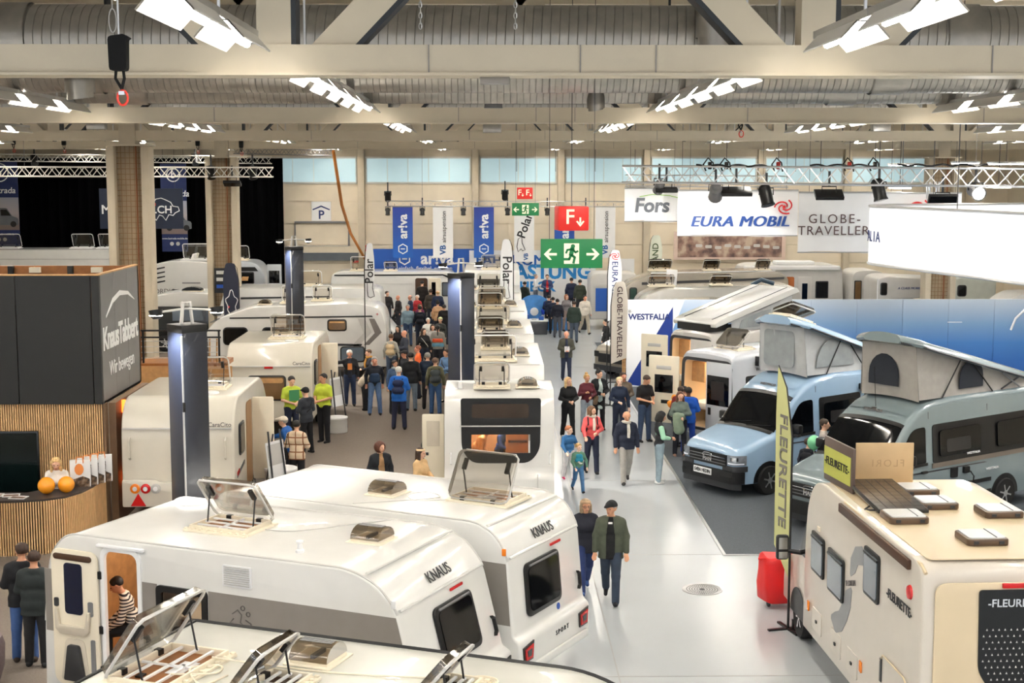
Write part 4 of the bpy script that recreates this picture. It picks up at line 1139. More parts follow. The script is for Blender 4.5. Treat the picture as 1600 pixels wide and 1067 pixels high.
# centre row: rear panel with wide window faces the camera
def centre_body(label, xc, y, L, W, H, rear_detail=False):
    t = thing('caravan', label, 'caravan', (xc, y, 0), 0)
    # local: x across, y along the row (0 = rear towards the camera)
    p = rpoly([(-.12, .4, .05), (-.1, .9, .05), (0, 1.05, .1), (.06, H - .55, .15), (.32, H, .25), (L - 1.0, H + .02, .5), (L - .25, H - .6, .5), (L, 1.2, .3), (L, .4, .05)], 4)
    M = frame((W / 2, 0, 0), (0, 1, 0), (0, 0, 1))
    mb = MB().prism(p, M, -W, 0)
    b = link('body', mb.mesh('body', WHITE, 35, .09, 3), t)
    for x in (-W / 2 + .1, W / 2 - .1):
        wheel(t, (x, L * .5, .33), .33, axis=(1, 0, 0))
    return t, b, p
CW = 2.36
C1, b1, p1 = centre_body('white caravan showing its wide black rear window, front of the centre row', .2, 30.0, 3.1, CW, 2.75)
inn = [(.1, .6), (.18, 2.1), (.42, 2.62), (2.4, 2.62), (2.85, .6)]
cut(b1, [MB().prism(inn, frame((CW / 2 - .06, 0, 0), (0, 1, 0), (0, 0, 1)), -CW + .12, 0).mesh('c', WOOD),
         MB().box(-.62, .62, -.5, .5, 1.42, 1.86).mesh('c', BLACK)])
rw = panel(C1, 'rear_window', frame((.03, -.004, 0), (1, 0, 0), (0, .03, 1)), rpoly([(-.62, 1.22, .2), (.62, 1.22, .2), (.84, 1.5, .25), (.86, 2.62, .06), (-.86, 2.62, .06), (-.84, 1.5, .25)], 5), BLACK, .03)
cut(rw, [MB().box(-.6, .66, -.5, .5, 1.44, 1.84).mesh('c', BLACK)])
panel(rw, 'pane', frame((.03, .0, 0), (1, 0, 0), (0, .03, 1)), rrect(-.64, .66, 1.42, 1.86, .06), GLASS, .005, .012)
MB().box(-.85, .88, -.05, -.02, 2.02, 2.045).build('window_divider', LGREY, rw, smooth=0)
panel(rw, 'upper_pane', frame((.03, -.0, 0), (1, 0, 0), (0, .03, 1)), rrect(-.62, .6, 2.2, 2.5, .05), mat('amber_dark_glass', (58, 44, 36), .06, noise=.2, scale=2), .006, .032)
MB().box(-CW / 2, CW / 2, -.01, .02, 1.03, 1.05).build('seam', LGREY, C1, smooth=0)
for x in (-.72, .82):
    MB().box(x - .008, x + .008, -.13, -.1, .5, 1.0).build('seam', LGREY, C1, smooth=0)
MB().tube([(1.08, .02, 1.2), (1.08, -.05, 1.22), (1.08, -.05, 1.42), (1.08, .02, 1.44)], .02, 6).build('grab_handle', PAPER, C1)
MB().tube([(-1.04, .02, 1.2), (-1.04, -.05, 1.22), (-1.04, -.05, 1.42), (-1.04, .02, 1.44)], .02, 6).build('grab_handle', PAPER, C1)
# furniture behind the rear pane
MB().box(.15, 1.1, .9, 2.0, .6, 2.3).build('cupboard', WOOD, C1, bevel=.02)
MB().box(.2, .62, .86, .9, 1.5, 1.55).box(.2, .62, .86, .9, 1.78, 1.81).build('cupboard_rail', DWOOD, C1, smooth=0)
MB().box(-1.1, .1, 2.1, 2.2, .6, 2.3).build('partition', WOOD, C1, smooth=0)
# open side door towards the crowd
dd = MB().box(-CW / 2 - .5, -CW / 2 - .02, .52, .58, .55, 2.2).build('door', CREAM, C1, bevel=.04)
MB().box(-CW / 2 - .4, -CW / 2 - .12, .5, .52, 1.5, 2.05).build('door_window', MATS['beige_plastic'], dd, smooth=0)
MB().box(-CW / 2 - .42, -CW / 2 - .36, .48, .52, 1.3, 1.36).build('handle', DGREY, dd, smooth=0)
hatch_open(C1, ROOF(-.16, .62, 2.77), .62, .42, 62, bars=False, inside=mat('hatch_shade', (150, 140, 126), .7))
hatch_dome(C1, ROOF(.62, .7, 2.77))
MB().lathe([(.05, 0), (.04, .14)], (-.85, .55, 2.76), 10).build('roof_antenna', PAPER, C1)
rows = [('second white caravan of the centre row, with two large open roof lights', .16, 34.3, 6.2, 2.34, 2.72), ('third white caravan of the centre row beside the black tower', .12, 41, 6.0, 2.34, 2.72),
        ('fourth white caravan of the centre row', .1, 47.6, 6.0, 2.34, 2.75), ('fifth white caravan at the far end of the centre row', .05, 54.4, 5.6, 2.34, 2.8)]
for k, (lab, xc, y, L, W, H) in enumerate(rows):
    t, b, p = centre_body(lab, xc, y, L, W, H)
    for j, (yy, ww, an, lm) in enumerate((((1.0, 1.05, 66, ACRYLW), (3.4, .6, 40, ACRYL2)), ((.9, .62, 35, ACRYL2), (3.2, .9, 55, ACRYL)), ((1.2, .7, 50, ACRYL2), (3.8, .85, 45, ACRYL)), ((2.2, .8, 62, ACRYLW),))[k]):
        hatch_open(t, ROOF(-.1 + .08 * j, yy, H + .02), ww, .5, an, bars=False, inside=MATS['hatch_shade'], lidm=lm)
    hatch_dome(t, ROOF(.62, 2.1, H + .02))
    hatch_dome(t, ROOF(-.8, 1.9, H + .02))
    for z in (.4,):
        MB().box(-W / 2 + .1, W / 2 - .1, .33, .35, H - .005, H + .015).build('roof_seam', LGREY, t, smooth=0)
    window(t, frame((0, -.0, 0), (1, 0, 0), (0, 0, 1)), -.8, .8, 1.35, 2.1)
    window(t, frame((W / 2, 2.5, 0), (0, 1, 0), (0, 0, 1)), -.5, .5, 1.4, 2.0)
    window(t, frame((W / 2, 4.4, 0), (0, 1, 0), (0, 0, 1)), -.4, .4, 1.4, 2.0)
t, b, p = centre_body('tall white motorhome with alcove closing the centre row', .1, 61.5, 6.5, 2.4, 3.2)
window(t, frame((0, .05, 0), (1, 0, 0), (0, 0, 1)), -.65, .65, 2.55, 2.85, .06)
hatch_open(t, ROOF(0, .9, 3.2), .8, .5, 65, bars=False, inside=MATS['hatch_shade'])

# ---------------------------------------------------------------- two compact caravans with rear lamps (left stand)
def compact(label, loc, L, W, H, lamps, win):
    t = thing('caravan', label, 'caravan', loc, 0)
    p = rpoly([(-.04, .45, .08), (0, .95, .05), (.02, H - .75, .1), (.12, H - .3, .3), (.5, H, .4), (L - .9, H, .5), (L - .1, H - .8, .4), (L, .5, .1)], 5)
    mb = MB().prism(p, frame((W, 0, 0), (0, 1, 0), (0, 0, 1)), -W, 0)
    link('body', mb.mesh('body', WHITE2, 35, .1, 3), t)
    for x in (.1, W - .1):
        wheel(t, (x, L * .5, .33), .33, axis=(1, 0, 0))
    # gas struts, ridge below the roof curve
    MB().box(.04, W - .04, -.03, .02, H - .62, H - .585).build('ridge', LGREY, t, bevel=.01)
    MF = frame((0, 0, 0), (1, 0, 0), (0, 0, 1))
    if lamps:
        bmp = MB().prism(rpoly([(.02, .45, .05), (W - .02, .45, .05), (W - .02, .98, .05), (.8, .98, .05), (.7, 1.03, .05), (.02, 1.03, .05)]), MF, 0, .12).build('bumper', WHITE2, t, bevel=.03)
        for k, (x, m) in enumerate(((.3, ORANGE), (.52, RED), (.73, LGREY))):
            for xx in (x, W - x):
                MB().lathe([(.105, 0), (.1, .03), (.08, .04)], n=16, M=frame((xx, -.12, .85), (1, 0, 0), (0, 0, 1))).build('tail_light', m, t)
                MB().lathe([(.05, .04), (.045, .055)], n=12, M=frame((xx, -.12, .85), (1, 0, 0), (0, 0, 1))).build('lamp_core', PAPER, t)
        for x in (.36, W - .36):
            panel(t, 'reflector', frame((x, -.12, .6), (1, 0, 0), (0, 0, 1)), [(-.16, -.12), (.16, -.12), (0, .15)], RED, .015)
        for x in (.18, W - .18):
            MB().tube([(x, .02, 1.45), (x, -.07, 1.5), (x, -.07, 1.85), (x, .02, 1.9)], .025, 6).build('grab_handle', WHITE2, t)
    else:
        MB().box(W * .45, W * .55, -.05, 0, H - .66, H - .6).build('brake_light', RED, t, smooth=0)
    if win:
        window(t, MF, .6, 1.68, 1.05, H - .85, .1, gl=WGLASS, inner=WOOD)
    text(t, 'CaraCito', .13, INKG, frame((W - .28, -.03, H - .52), (1, 0, 0), (0, .2, 1)), bold=.01, off=.03)
    # side facing the crowd
    MS = frame((W, 0, 0), (0, 1, 0), (0, 0, 1))
    window(t, MS, .55, 1.15, 1.4, 2.1, .1)
    window(t, MS, 2.9, 3.6, 1.4, 2.1, .1)
    d = panel(t, 'doorway', MS, rrect(1.5, 2.15, .55, 2.4, .12), mat('warm_interior', (150, 112, 72), .6), .015)
    MB().box(W + .02, W + .5, 2.2, 2.26, .55, 2.42).build('door', CREAM, t, bevel=.04)
    panel(t, 'stripe', MS, [(.3, .98), (1.2, 1.12), (1.2, 1.2), (.3, 1.06)], DGREY, .01)
    panel(t, 'stripe', MS, [(.3, 1.02), (.55, 1.06), (.55, 1.14), (.3, 1.1)], RED, .014)
    hatch_open(t, ROOF(W * .62, 1.7, H), .85, .55, 66, inside=WOOD)
    hatch_dome(t, ROOF(W * .5, L * .6, H), m=ACRYL)
    MB().lathe([(.2, 0), (.19, .03)], (W * .72, .95, H), 16).build('roof_cap', PAPER, t)
    return t
compact('ivory caravan with round rear lamps and red triangle behind the dark tower', (-7.72, 29.4, 0), 4.7, 2.36, 2.7, True, False)
compact('ivory caravan with brown rear window, second beside the lime-shirted staff', (-7.4, 39.6, 0), 5.0, 2.4, 2.62, False, True)
# ---------------------------------------------------------------- lofted panel vans
class Loft:
    """panel van: u runs from the front bumper to the rear doors, y across, z up"""
    def __init__(s, top, wid, zb=.32, belt=1.12, tum=.075, rc=.16):
        s.top, s.wid, s.zb, s.belt, s.tum, s.rc = top, wid, zb, belt, tum, rc
    def it(s, tab, u):
        return float(np.interp(u, [a for a, b in tab], [b for a, b in tab]))
    def zt(s, u): return s.it(s.top, u)
    def w(s, u, z): return s.it(s.wid, u) * (1 - s.tum * max(0, z - s.belt) / 1.0)
    def sec(s, u, n=7):
        zt = s.zt(u); rc = min(s.rc, (zt - s.zb) * .4)
        left = [(-s.w(u, z), z) for z in np.linspace(s.zb, zt - rc, n)]
        wt = s.w(u, zt - rc)
        left += [(-wt + rc * (1 - math.cos(a)), zt - rc + rc * math.sin(a)) for a in np.linspace(.3, math.pi / 2, 5)]
        wt2 = wt - rc
        mid = [(y, zt + .045 * (1 - (y / wt2) ** 2)) for y in np.linspace(-wt2, wt2, 7)[1:-1]]
        right = [(-y, z) for y, z in left[::-1]]
        return left + mid + right
    def body(s, root, m, us, rear=True, name='body'):
        P = [[(u, y, z) for y, z in s.sec(u)] for u in us]
        mb = MB().grid(P)
        n = len(P[0])
        mb.add(P[0], [tuple(range(n))])
        if rear: mb.add(P[-1], [tuple(range(n))])
        mb.add([(us[0], -s.w(us[0], .4), s.zb), (us[-1], -s.w(us[-1], .4), s.zb), (us[-1], s.w(us[-1], .4), s.zb), (us[0], s.w(us[0], .4), s.zb)], [(0, 1, 2, 3)])
        return mb.build(name, m, root, smooth=32)
    def side(s, root, name, poly, m, sg=-1, t=.015, off=.004):
        """panel hugging one side (sg -1 = near side)"""
        vs = []; n = len(poly)
        for d in (off, off + t):
            vs += [(u, sg * (s.w(u, z) + d), z) for u, z in poly]
        fs = [tuple(range(n)), tuple(range(2 * n - 1, n - 1, -1))] + [(i, n + i, n + (i + 1) % n, (i + 1) % n) for i in range(n)]
        return MB().add(vs, fs).build(name, m, root, smooth=20)
    def topz(s, u, y):
        zt = s.zt(u); rc = min(s.rc, (zt - s.zb) * .4); wt2 = s.w(u, zt - rc) - rc
        if abs(y) <= wt2: return zt + .045 * (1 - (y / wt2) ** 2)
        q = min(1, (abs(y) - wt2) / rc)
        return zt - rc + rc * math.sqrt(max(0, 1 - q * q))
    def over(s, root, name, u0, u1, f0, f1, m, off=.012, nu=8, ny=12, shrink=None):
        """patch on the upper surface; f = fraction of the local half width"""
        P = []
        for i in range(nu + 1):
            u = u0 + (u1 - u0) * i / nu
            zt = s.zt(u)
            wt = s.w(u, zt - .1)
            row = []
            for j in range(ny + 1):
                f = f0 + (f1 - f0) * j / ny
                y = f * wt
                du = .01
                nrm = Vector((-(s.topz(u + du, y) - s.topz(u - du, y)) / (2 * du), 0, 1)).normalized()
                row.append(Vector((u, y, s.topz(u, y))) + nrm * off)
            P.append(row)
        return MB().grid(P).build(name, m, root, smooth=50)
    def wrap(s, root, name, a0, a1, z0, z1, m, off=.02, t=.03, n=26, ux=0.0):
        """band around the nose; a = arc length from the middle of the front (negative = far side)"""
        us = np.linspace(0, 1.6, 33)
        path = [(0, y) for y in np.linspace(0, s.it(s.wid, 0), 6)[:-1]] + [(u, s.it(s.wid, u)) for u in us]
        acc = [0]
        for p, q in zip(path, path[1:]): acc.append(acc[-1] + math.dist(p, q))
        def at_(a, o):
            g = 1 if a >= 0 else -1
            a = min(abs(a), acc[-1])
            u = float(np.interp(a, acc, [p[0] for p in path])); y = float(np.interp(a, acc, [p[1] for p in path]))
            e = .01
            u2 = float(np.interp(a + e, acc, [p[0] for p in path])); y2 = float(np.interp(a + e, acc, [p[1] for p in path]))
            d = Vector((u2 - u, y2 - y)); d = d.normalized() if d.length else Vector((0, 1))
            nx, ny = -d.y, d.x
            return u + nx * o + ux, -g * (y + ny * o)
        Pa = []
        for z, o in ((z0, off), (z0, off + t), (z1, off + t), (z1, off), (z0, off)):
            Pa.append([(*at_(a, o), z) for a in np.linspace(a0, a1, n)])
        mb = MB().grid(Pa)
        for e in (0, n - 1):
            mb.add([Pa[k][e] for k in range(4)], [(0, 1, 2, 3)])
        return mb.build(name, m, root, smooth=35)

US = [0, .04, .1, .2, .35, .6, .9, 1.08, 1.2, 1.35, 1.5, 1.65, 1.8, 1.95, 2.1, 2.25, 2.5, 3.2, 4, 5, 5.5, 5.75, 5.85]
TOP = [(0, .98), (.05, 1.06), (.2, 1.14), (.6, 1.26), (1.1, 1.4), (1.2, 1.46), (1.75, 2.12), (1.95, 2.28), (2.3, 2.5), (2.6, 2.6), (3.2, 2.66), (5.5, 2.64), (5.75, 2.6), (5.85, 2.52)]
WID = [(0, .8), (.06, .87), (.2, .94), (.5, .99), (1, 1.01), (5.4, 1.01), (5.75, .98), (5.85, .94)]

def tent_roof(root, lf, m, u0, u1, zf, fabric, openwin, lidL=None):
    """lifting roof: front raised, fabric bellows, shell lid, struts"""
    w = .78
    zr = lf.zt(3) + .02
    n = 11
    lid_at = lambda u: zf + (zr + .12 - zf) * (u - u0) / (u1 - u0)
    rows = []
    rows.append([(u0 + .02, y, lf.topz(u0 + .25, y) + .0) for y in np.linspace(-w, w, n)])
    top = [(u0 - .06 + .02 * math.sin(k * 2.4), y, lid_at(u0)) for k, y in enumerate(np.linspace(-w + .06, w - .06, n))]
    mid = [(u0 - .02 + .035 * math.sin(k * 1.9), y, (lid_at(u0) + zr) / 2) for k, y in enumerate(np.linspace(-w + .03, w - .03, n))]
    rows += [mid, top]
    be = MB().grid(rows)
    for s in (-1, 1):
        R0 = []; R1 = []; R2 = []
        for k in range(17):
            u = u0 + (u1 - u0) * k / 16
            wv = .03 * math.sin(k * 1.7)
            R0.append((u, s * (w + .02), zr - .02)); R2.append((u - (.06 if k == 0 else 0), s * (w - .05), max(lid_at(u), zr + .01)))
            R1.append(((R0[-1][0] + R2[-1][0]) / 2, s * (w - .015 + wv * .6 - .05 * (k % 16 > 0)), (R0[-1][2] + R2[-1][2]) / 2))
        be.grid([R0, R1, R2])
    b = be.build('tent_bellows', fabric, root, smooth=60)
    # windows in the bellows
    def arch(x0, x1, z0, z1, n=10):
        c = (x0 + x1) / 2; r = (x1 - x0) / 2; rz = min(r * 1.15, z1 - z0)
        return [(x0, z0), (x1, z0)] + [(c + r * math.cos(a), z1 - rz + rz * math.sin(a)) for a in np.linspace(0, math.pi, n)]
    net = mat('dark_mosquito_net', (34, 38, 46), .9) if not openwin else clear_mat('clear_tent_window', (214, 220, 222), .1, .15) if 'clear_tent_window' not in MATS else MATS['clear_tent_window']
    MF = frame((u0 - .055, 0, 0), (0, -1, 0), (0, 0, 1))
    if openwin:
        panel(b, 'tent_window', MF, rrect(-.58, .42, zr + .12, zf - .12, .12), mat('grey_tent_film', (150, 156, 158), .3, noise=.12, scale=4), .01)
    else:
        panel(b, 'tent_window', frame((u0 - .065, 0, 0), (0, -1, 0), (0, 0, 1)), arch(-.52, .3, zr + .22, zr + .9), net, .01)
    for s in (-1, 1):
        M = frame((0, s * (w + .012), 0), (1, 0, 0), (0, 0, 1)) if s < 0 else frame((0, s * (w + .012), 0), (-1, 0, 0), (0, 0, 1))
        q = arch(u0 + .3, u0 + 1.6, zr + .15, zr + .85) if openwin else arch(u0 + 1.1, u0 + 1.75, zr + .12, zr + .72)
        if s > 0: q = [(-x, z) for x, z in q]
        panel(b, 'tent_window', M, q, MATS['grey_tent_film'] if openwin else net, .012)
    # shell lid
    L = u1 - u0 + .35
    ang = math.atan2(lid_at(u1) - lid_at(u0), u1 - u0)
    H = Matrix.Translation((u0 - .3, 0, lid_at(u0 - .3) + .02)) @ Matrix.Rotation(-ang, 4, 'Y')
    P = []
    for i in range(15):
        x = L * i / 14
        ww = .92 * min(1, .55 + 2.4 * x) * (1 - .1 * (i / 14) ** 4)
        hump = .12 * math.exp(-((x - .85) / .45) ** 2) * 0 + .1 + .05 * math.sin(math.pi * i / 14)
        row = [(x + .02, -ww + .05, -.05), (x, -ww, 0), (x, -ww + .04, .07)]
        row += [(x, y, .1 + hump * .6 * (1 - (y / ww) ** 2)) for y in np.linspace(-ww + .14, ww - .14, 9)]
        row += [(x, ww - .04, .07), (x, ww, 0), (x + .02, ww - .05, -.05)]
        P.append([H @ Vector(q) for q in row])
    mb = MB().grid(P)
    for e in (0, 14): mb.add(P[e], [tuple(range(len(P[e])))])
    nn = len(P[0])
    mb.add([P[0][0], P[14][0], P[14][-1], P[0][-1]], [(0, 1, 2, 3)])
    lid = mb.build('lifting_roof', m, root, smooth=40)
    MB().tube([H @ Vector((.02 + L * .98 * k / 10, -.93 * min(1, .55 + 2.4 * L * k / 10), -.03)) for k in range(11)], .025, 5).build('roof_seal', DGREY, lid)
    for s in (-1, 1):
        for (ua, ub, za) in ((u0 + .62, u0 + 1.1, .1), (u0 + 2.0, u0 + 1.45, .05)):
            MB().tube([(ua, s * (w + .05), zr - .02), (ub, s * (w + .03), lid_at(ub) - .02)], .016, 5).build('strut', BLACK, root)
        MB().tube([(u0 + 2.25, s * (w + .05), zr), (u0 + 2.75, s * (w + .05), lid_at(u0 + 2.75) - .02)], .02, 5).build('scissor_arm', DGREY, root)
        MB().tube([(u0 + 2.75, s * (w + .07), zr), (u0 + 2.25, s * (w + .07), lid_at(u0 + 2.25) - .04)], .02, 5).build('scissor_arm', MGREY, root)
    return H

def van(label, loc, rz, m, badge, plate, openwin, tentm, longband=False):
    t = thing('camper_van', label, 'camper van', loc, rz)
    lf = Loft(TOP, WID)
    lf.body(t, m, US)
    # nose
    lf.wrap(t, 'bumper', -1.05, 1.05, .34, .62, BLACK, .02, .05)
    lf.wrap(t, 'bumper_skirt', -1.0, 1.0, .2, .34, DGREY, -.02, .06)
    lf.wrap(t, 'bumper_corner', -1.15, -.5, .62, .74, DGREY, .005, .03)
    lf.wrap(t, 'bumper_corner', .5, 1.15, .62, .74, DGREY, .005, .03)
    g = lf.wrap(t, 'grille', -.62, .62, .7, .98, BLACK, .006, .03)
    for z in (.76, .83, .9):
        lf.wrap(g, 'grille_bar', -.6, .6, z - .008, z + .008, CHROME if z > .85 else MGREY, .036, .012)
    text(g, badge, .13, ALU, frame((-.052, 0, .81), (0, -1, 0), (0, 0, 1)), bold=.03, name='grille_lettering')
    MB().tube([(-.05, .16 * math.cos(a), .91 + .05 * math.sin(a)) for a in np.linspace(0, 6.28, 13)[:-1]], .012, 5, close=True).build('grille_emblem', CHROME, g)
    for s in (-1, 1):
        a, b = sorted((s * .64, s * 1.12))
        h = lf.wrap(t, 'headlight', a, b, .77, .99, mat('headlight_glass', (150, 156, 164), .08, .4, noise=.25, scale=9), .004, .025)
        a, b = sorted((s * .68, s * 1.05))
        lf.wrap(h, 'headlight_bar', a, b, .79, .82, mat('drl', (235, 240, 250), .2, noise=0), .03, .008)
        a, b = sorted((s * .76, s * .92))
        lf.wrap(h, 'headlight_core', a, b, .87, .95, CHROME, .028, .01)
        a, b = sorted((s * .5, s * .85))
        lf.wrap(t, 'fog_light_recess', a, b, .4, .5, BLACK, .065, .012)
    if plate:
        p = panel(t, 'number_plate', frame((-.075, .12, .52), (0, -1, 0), (0, 0, 1)), rrect(-.3, .3, -.075, .075, .01), PAPER, .012)
        text(p, plate, .12, INK, frame((-.088, .12, .52), (0, -1, 0), (0, 0, 1)), bold=.004, sx=.8, name='plate_lettering')
    # bonnet lines, windscreen
    for f in (-.72, .72):
        lf.over(t, 'bonnet_crease', .12, 1.02, f - .012, f + .012, m, .016, 8, 1)
    lf.over(t, 'cowl', 1.06, 1.18, -.9, .9, BLACK, .012, 2, 12)
    ws = lf.over(t, 'windscreen', 1.17, 1.84, -.93, .93, DGLASS, .012, 10, 16)
    for y0, y1 in ((.7, -.1), (-.05, -.75)):
        mb = MB()
        mb.tube([(1.13, y0, lf.topz(1.13, y0) + .03), (1.24, y1, lf.topz(1.24, y1) + .035)], .012, 4)
        mb.build('wiper', BLACK, ws)
    lf.over(ws, 'mirror_shade', 1.76, 1.84, -.93, .93, BLACK, .018, 2, 16)
    text(t, 'WESTFALIA', .1, INKG, frame((2.0, .1, 2.34), (0, -1, 0), (.75, 0, .66)), bold=.015, off=.04, name='roof_lettering')
    lf.over(t, 'roof_scoop', 2.02, 2.2, -.85, .85, m, .02, 3, 12)
    for s in (-1, 1):
        d = lf.side(t, 'side_window', rpoly([(1.42, 1.32, .05), (2.4, 1.34, .04), (2.4, 2.1, .08), (1.98, 2.08, .2)]), DGLASS, s)
        lf.side(d, 'window_seal', [(1.36, 1.26), (2.45, 1.28), (2.45, 1.34), (1.42, 1.32)], BLACK, s, .02)
        lf.side(t, 'quarter_glass', [(1.24, 1.34), (1.4, 1.34), (1.62, 1.62), (1.6, 1.72)], DGLASS, s)
        a = lf.side(t, 'glass_band', rpoly([(2.62, 1.3, .06), (4.05 if not longband else 5.6, 1.3, .06), (4.05 if not longband else 5.6, 2.14, .08), (2.62, 2.12, .08)]), BLACK, s)
        q = lf.side(a, 'awning_window', rpoly([(2.78, 1.42, .08), (3.88, 1.42, .08), (3.88, 2.0, .08), (2.78, 1.98, .08)]), DGLASS, s, .035, .02)
        lf.side(q, 'inner_blind', rpoly([(2.95, 1.5, .05), (3.6, 1.5, .05), (3.6, 1.78, .05), (2.95, 1.78, .05)]), mat('smoky_blind', (38, 36, 36), .3), s, .004, .056)
        if not longband: a = lf.side(t, 'glass_band', rpoly([(4.2, 1.3, .06), (5.6, 1.3, .06), (5.55, 2.12, .1), (4.2, 2.14, .06)]), BLACK, s)
        lf.side(a, 'awning_window', rpoly([(4.35, 1.42, .08), (5.4, 1.42, .08), (5.4, 2.0, .08), (4.35, 1.98, .08)]), DGLASS, s, .035, .02)
        for u in (2.52, 4.12):
            lf.side(t, 'door_gap', [(u - .008, .4), (u + .008, .4), (u + .008, 2.4), (u - .008, 2.4)], DGREY, s, .003, .001)
        lf.side(t, 'side_crease', [(1.5, 1.12), (5.6, 1.12), (5.6, 1.14), (1.5, 1.15)], DGREY, s, .004, .002)
        lf.side(t, 'sill_cladding', [(1.45, .34), (4.2, .34), (4.2, .52), (1.45, .52)], BLACK, s, .03)
        lf.side(t, 'rub_strip', [(2.62, .7), (4.2, .7), (4.2, .78), (2.62, .78)], BLACK, s, .02)
        lf.side(t, 'door_handle', rrect(2.24, 2.42, 1.12, 1.17, .02), BLACK, s, .04)
        for u in (.95, 4.6):
            arch_ = [(u + .47 * math.cos(k), .33 + .47 * math.sin(k)) for k in np.linspace(0, math.pi, 15)]
            lf.side(t, 'wheel_arch', arch_, BLACK, s, .012)
            wheel(t, (u, s * (lf.w(u, .4) - .07), .35), .35, .24)
        # mirror
        MB().box(-.07, .09, -.13, .13, -.02, .2, Matrix.Translation((1.62, s * 1.22, 1.42))).build('mirror', BLACK, t, bevel=.05)
        MB().box(-.05, .07, -.1, .1, -.1, -.02, Matrix.Translation((1.62, s * 1.2, 1.42))).build('mirror_foot', DGREY, t, bevel=.03)
        MB().tube([(1.6, s * .98, 1.4), (1.62, s * 1.14, 1.42)], .035, 6).build('mirror_arm', BLACK, t)
        # roof gutter
        MB().tube([(u, s * (lf.w(u, lf.zt(u) - .17) - .02), lf.zt(u) - .1) for u in np.linspace(2.5, 5.6, 10)], .012, 5).build('roof_gutter', m, t)
    tent_roof(t, lf, m, 2.36, 5.5, 3.78, tentm, openwin)
    return t, lf
VBLUE = mat('pale_blue_paint', (150, 178, 204), .24, noise=.02, coat=.6)
VGREY = mat('green_grey_paint', (122, 136, 140), .24, noise=.02, coat=.6)
TENTL = mat('light_grey_tent', (186, 188, 188), .85, noise=.06, scale=6)
TENTD = mat('taupe_tent', (158, 154, 148), .85, noise=.06, scale=6)
V6, LF6 = van('pale blue camper van with raised light grey tent roof and number plate', (5.09, 32.5, 0), 34, VBLUE, 'MAN', 'SVEN HEDIN', True, TENTL)
hatch_open(V6, Matrix.Translation((2.75, .1, 3.87)) @ Matrix.Rotation(R(17), 4, 'Y'), .75, .55, 22, lidm=ACRYL2, posts=False)
MB().box(4.0, 4.35, -1.12, -.92, 2.2, 2.35).build('awning_bracket', BLACK, V6, bevel=.03)
def stretch(o, k, u0=2.6):
    for c in o.children:
        if c.data:
            if c.name.startswith(('wheel', 'hub')):
                if c.data.vertices[0].co.x > u0:
                    d = (4.6 - u0) * (k - 1)
                    for v in c.data.vertices: v.co.x += d
            else:
                for v in c.data.vertices:
                    if v.co.x > u0: v.co.x = u0 + (v.co.x - u0) * k
        stretch(c, k, u0)
V5, LF5 = van('green-grey camper van with taupe tent roof and dark arched net windows', (6.63, 28.8, 0), 34, VGREY, 'MAN', '', False, TENTD, True)
MB().tube([(2.08, .12, 2.42), (2.0, .12, 3.3)], .006, 4).build('aerial', BLACK, V5)
MB().box(2.0, 2.16, .06, .18, 2.36, 2.42).build('aerial_foot', BLACK, V5, bevel=.02)
LF5.side(V5, 'window_strip', [(2.6, 1.2), (5.6, 1.2), (5.6, 1.3), (2.6, 1.3)], mat('taupe_strip', (112, 102, 92), .4), -1, .02)
for u, z in ((3.6, 1.42), (4.2, .98)):
    text(V5, 'WESTFALIA', .07, PAPER, frame((u, -1.055 if z > 1.2 else -1.04, z), (1, 0, 0), (0, 0, 1)), bold=.02, name='side_lettering', off=.05 if z > 1.2 else .01)
stretch(V5, 1.24)
f = LF5.side(V5, 'fuel_flap', rrect(3.2, 3.42, .92, 1.14, .03), BLACK, -1, .03)
LF5.side(V5, 'socket_box', rrect(3.6, 3.78, .98, 1.12, .02), BLACK, -1, .06)
MB().tube([(3.76, -1.1, 1.02), (3.86, -1.12, .9), (3.86, -1.08, .6), (3.8, -1.06, .3)], .015, 5).build('charge_cable', BLACK, V5)

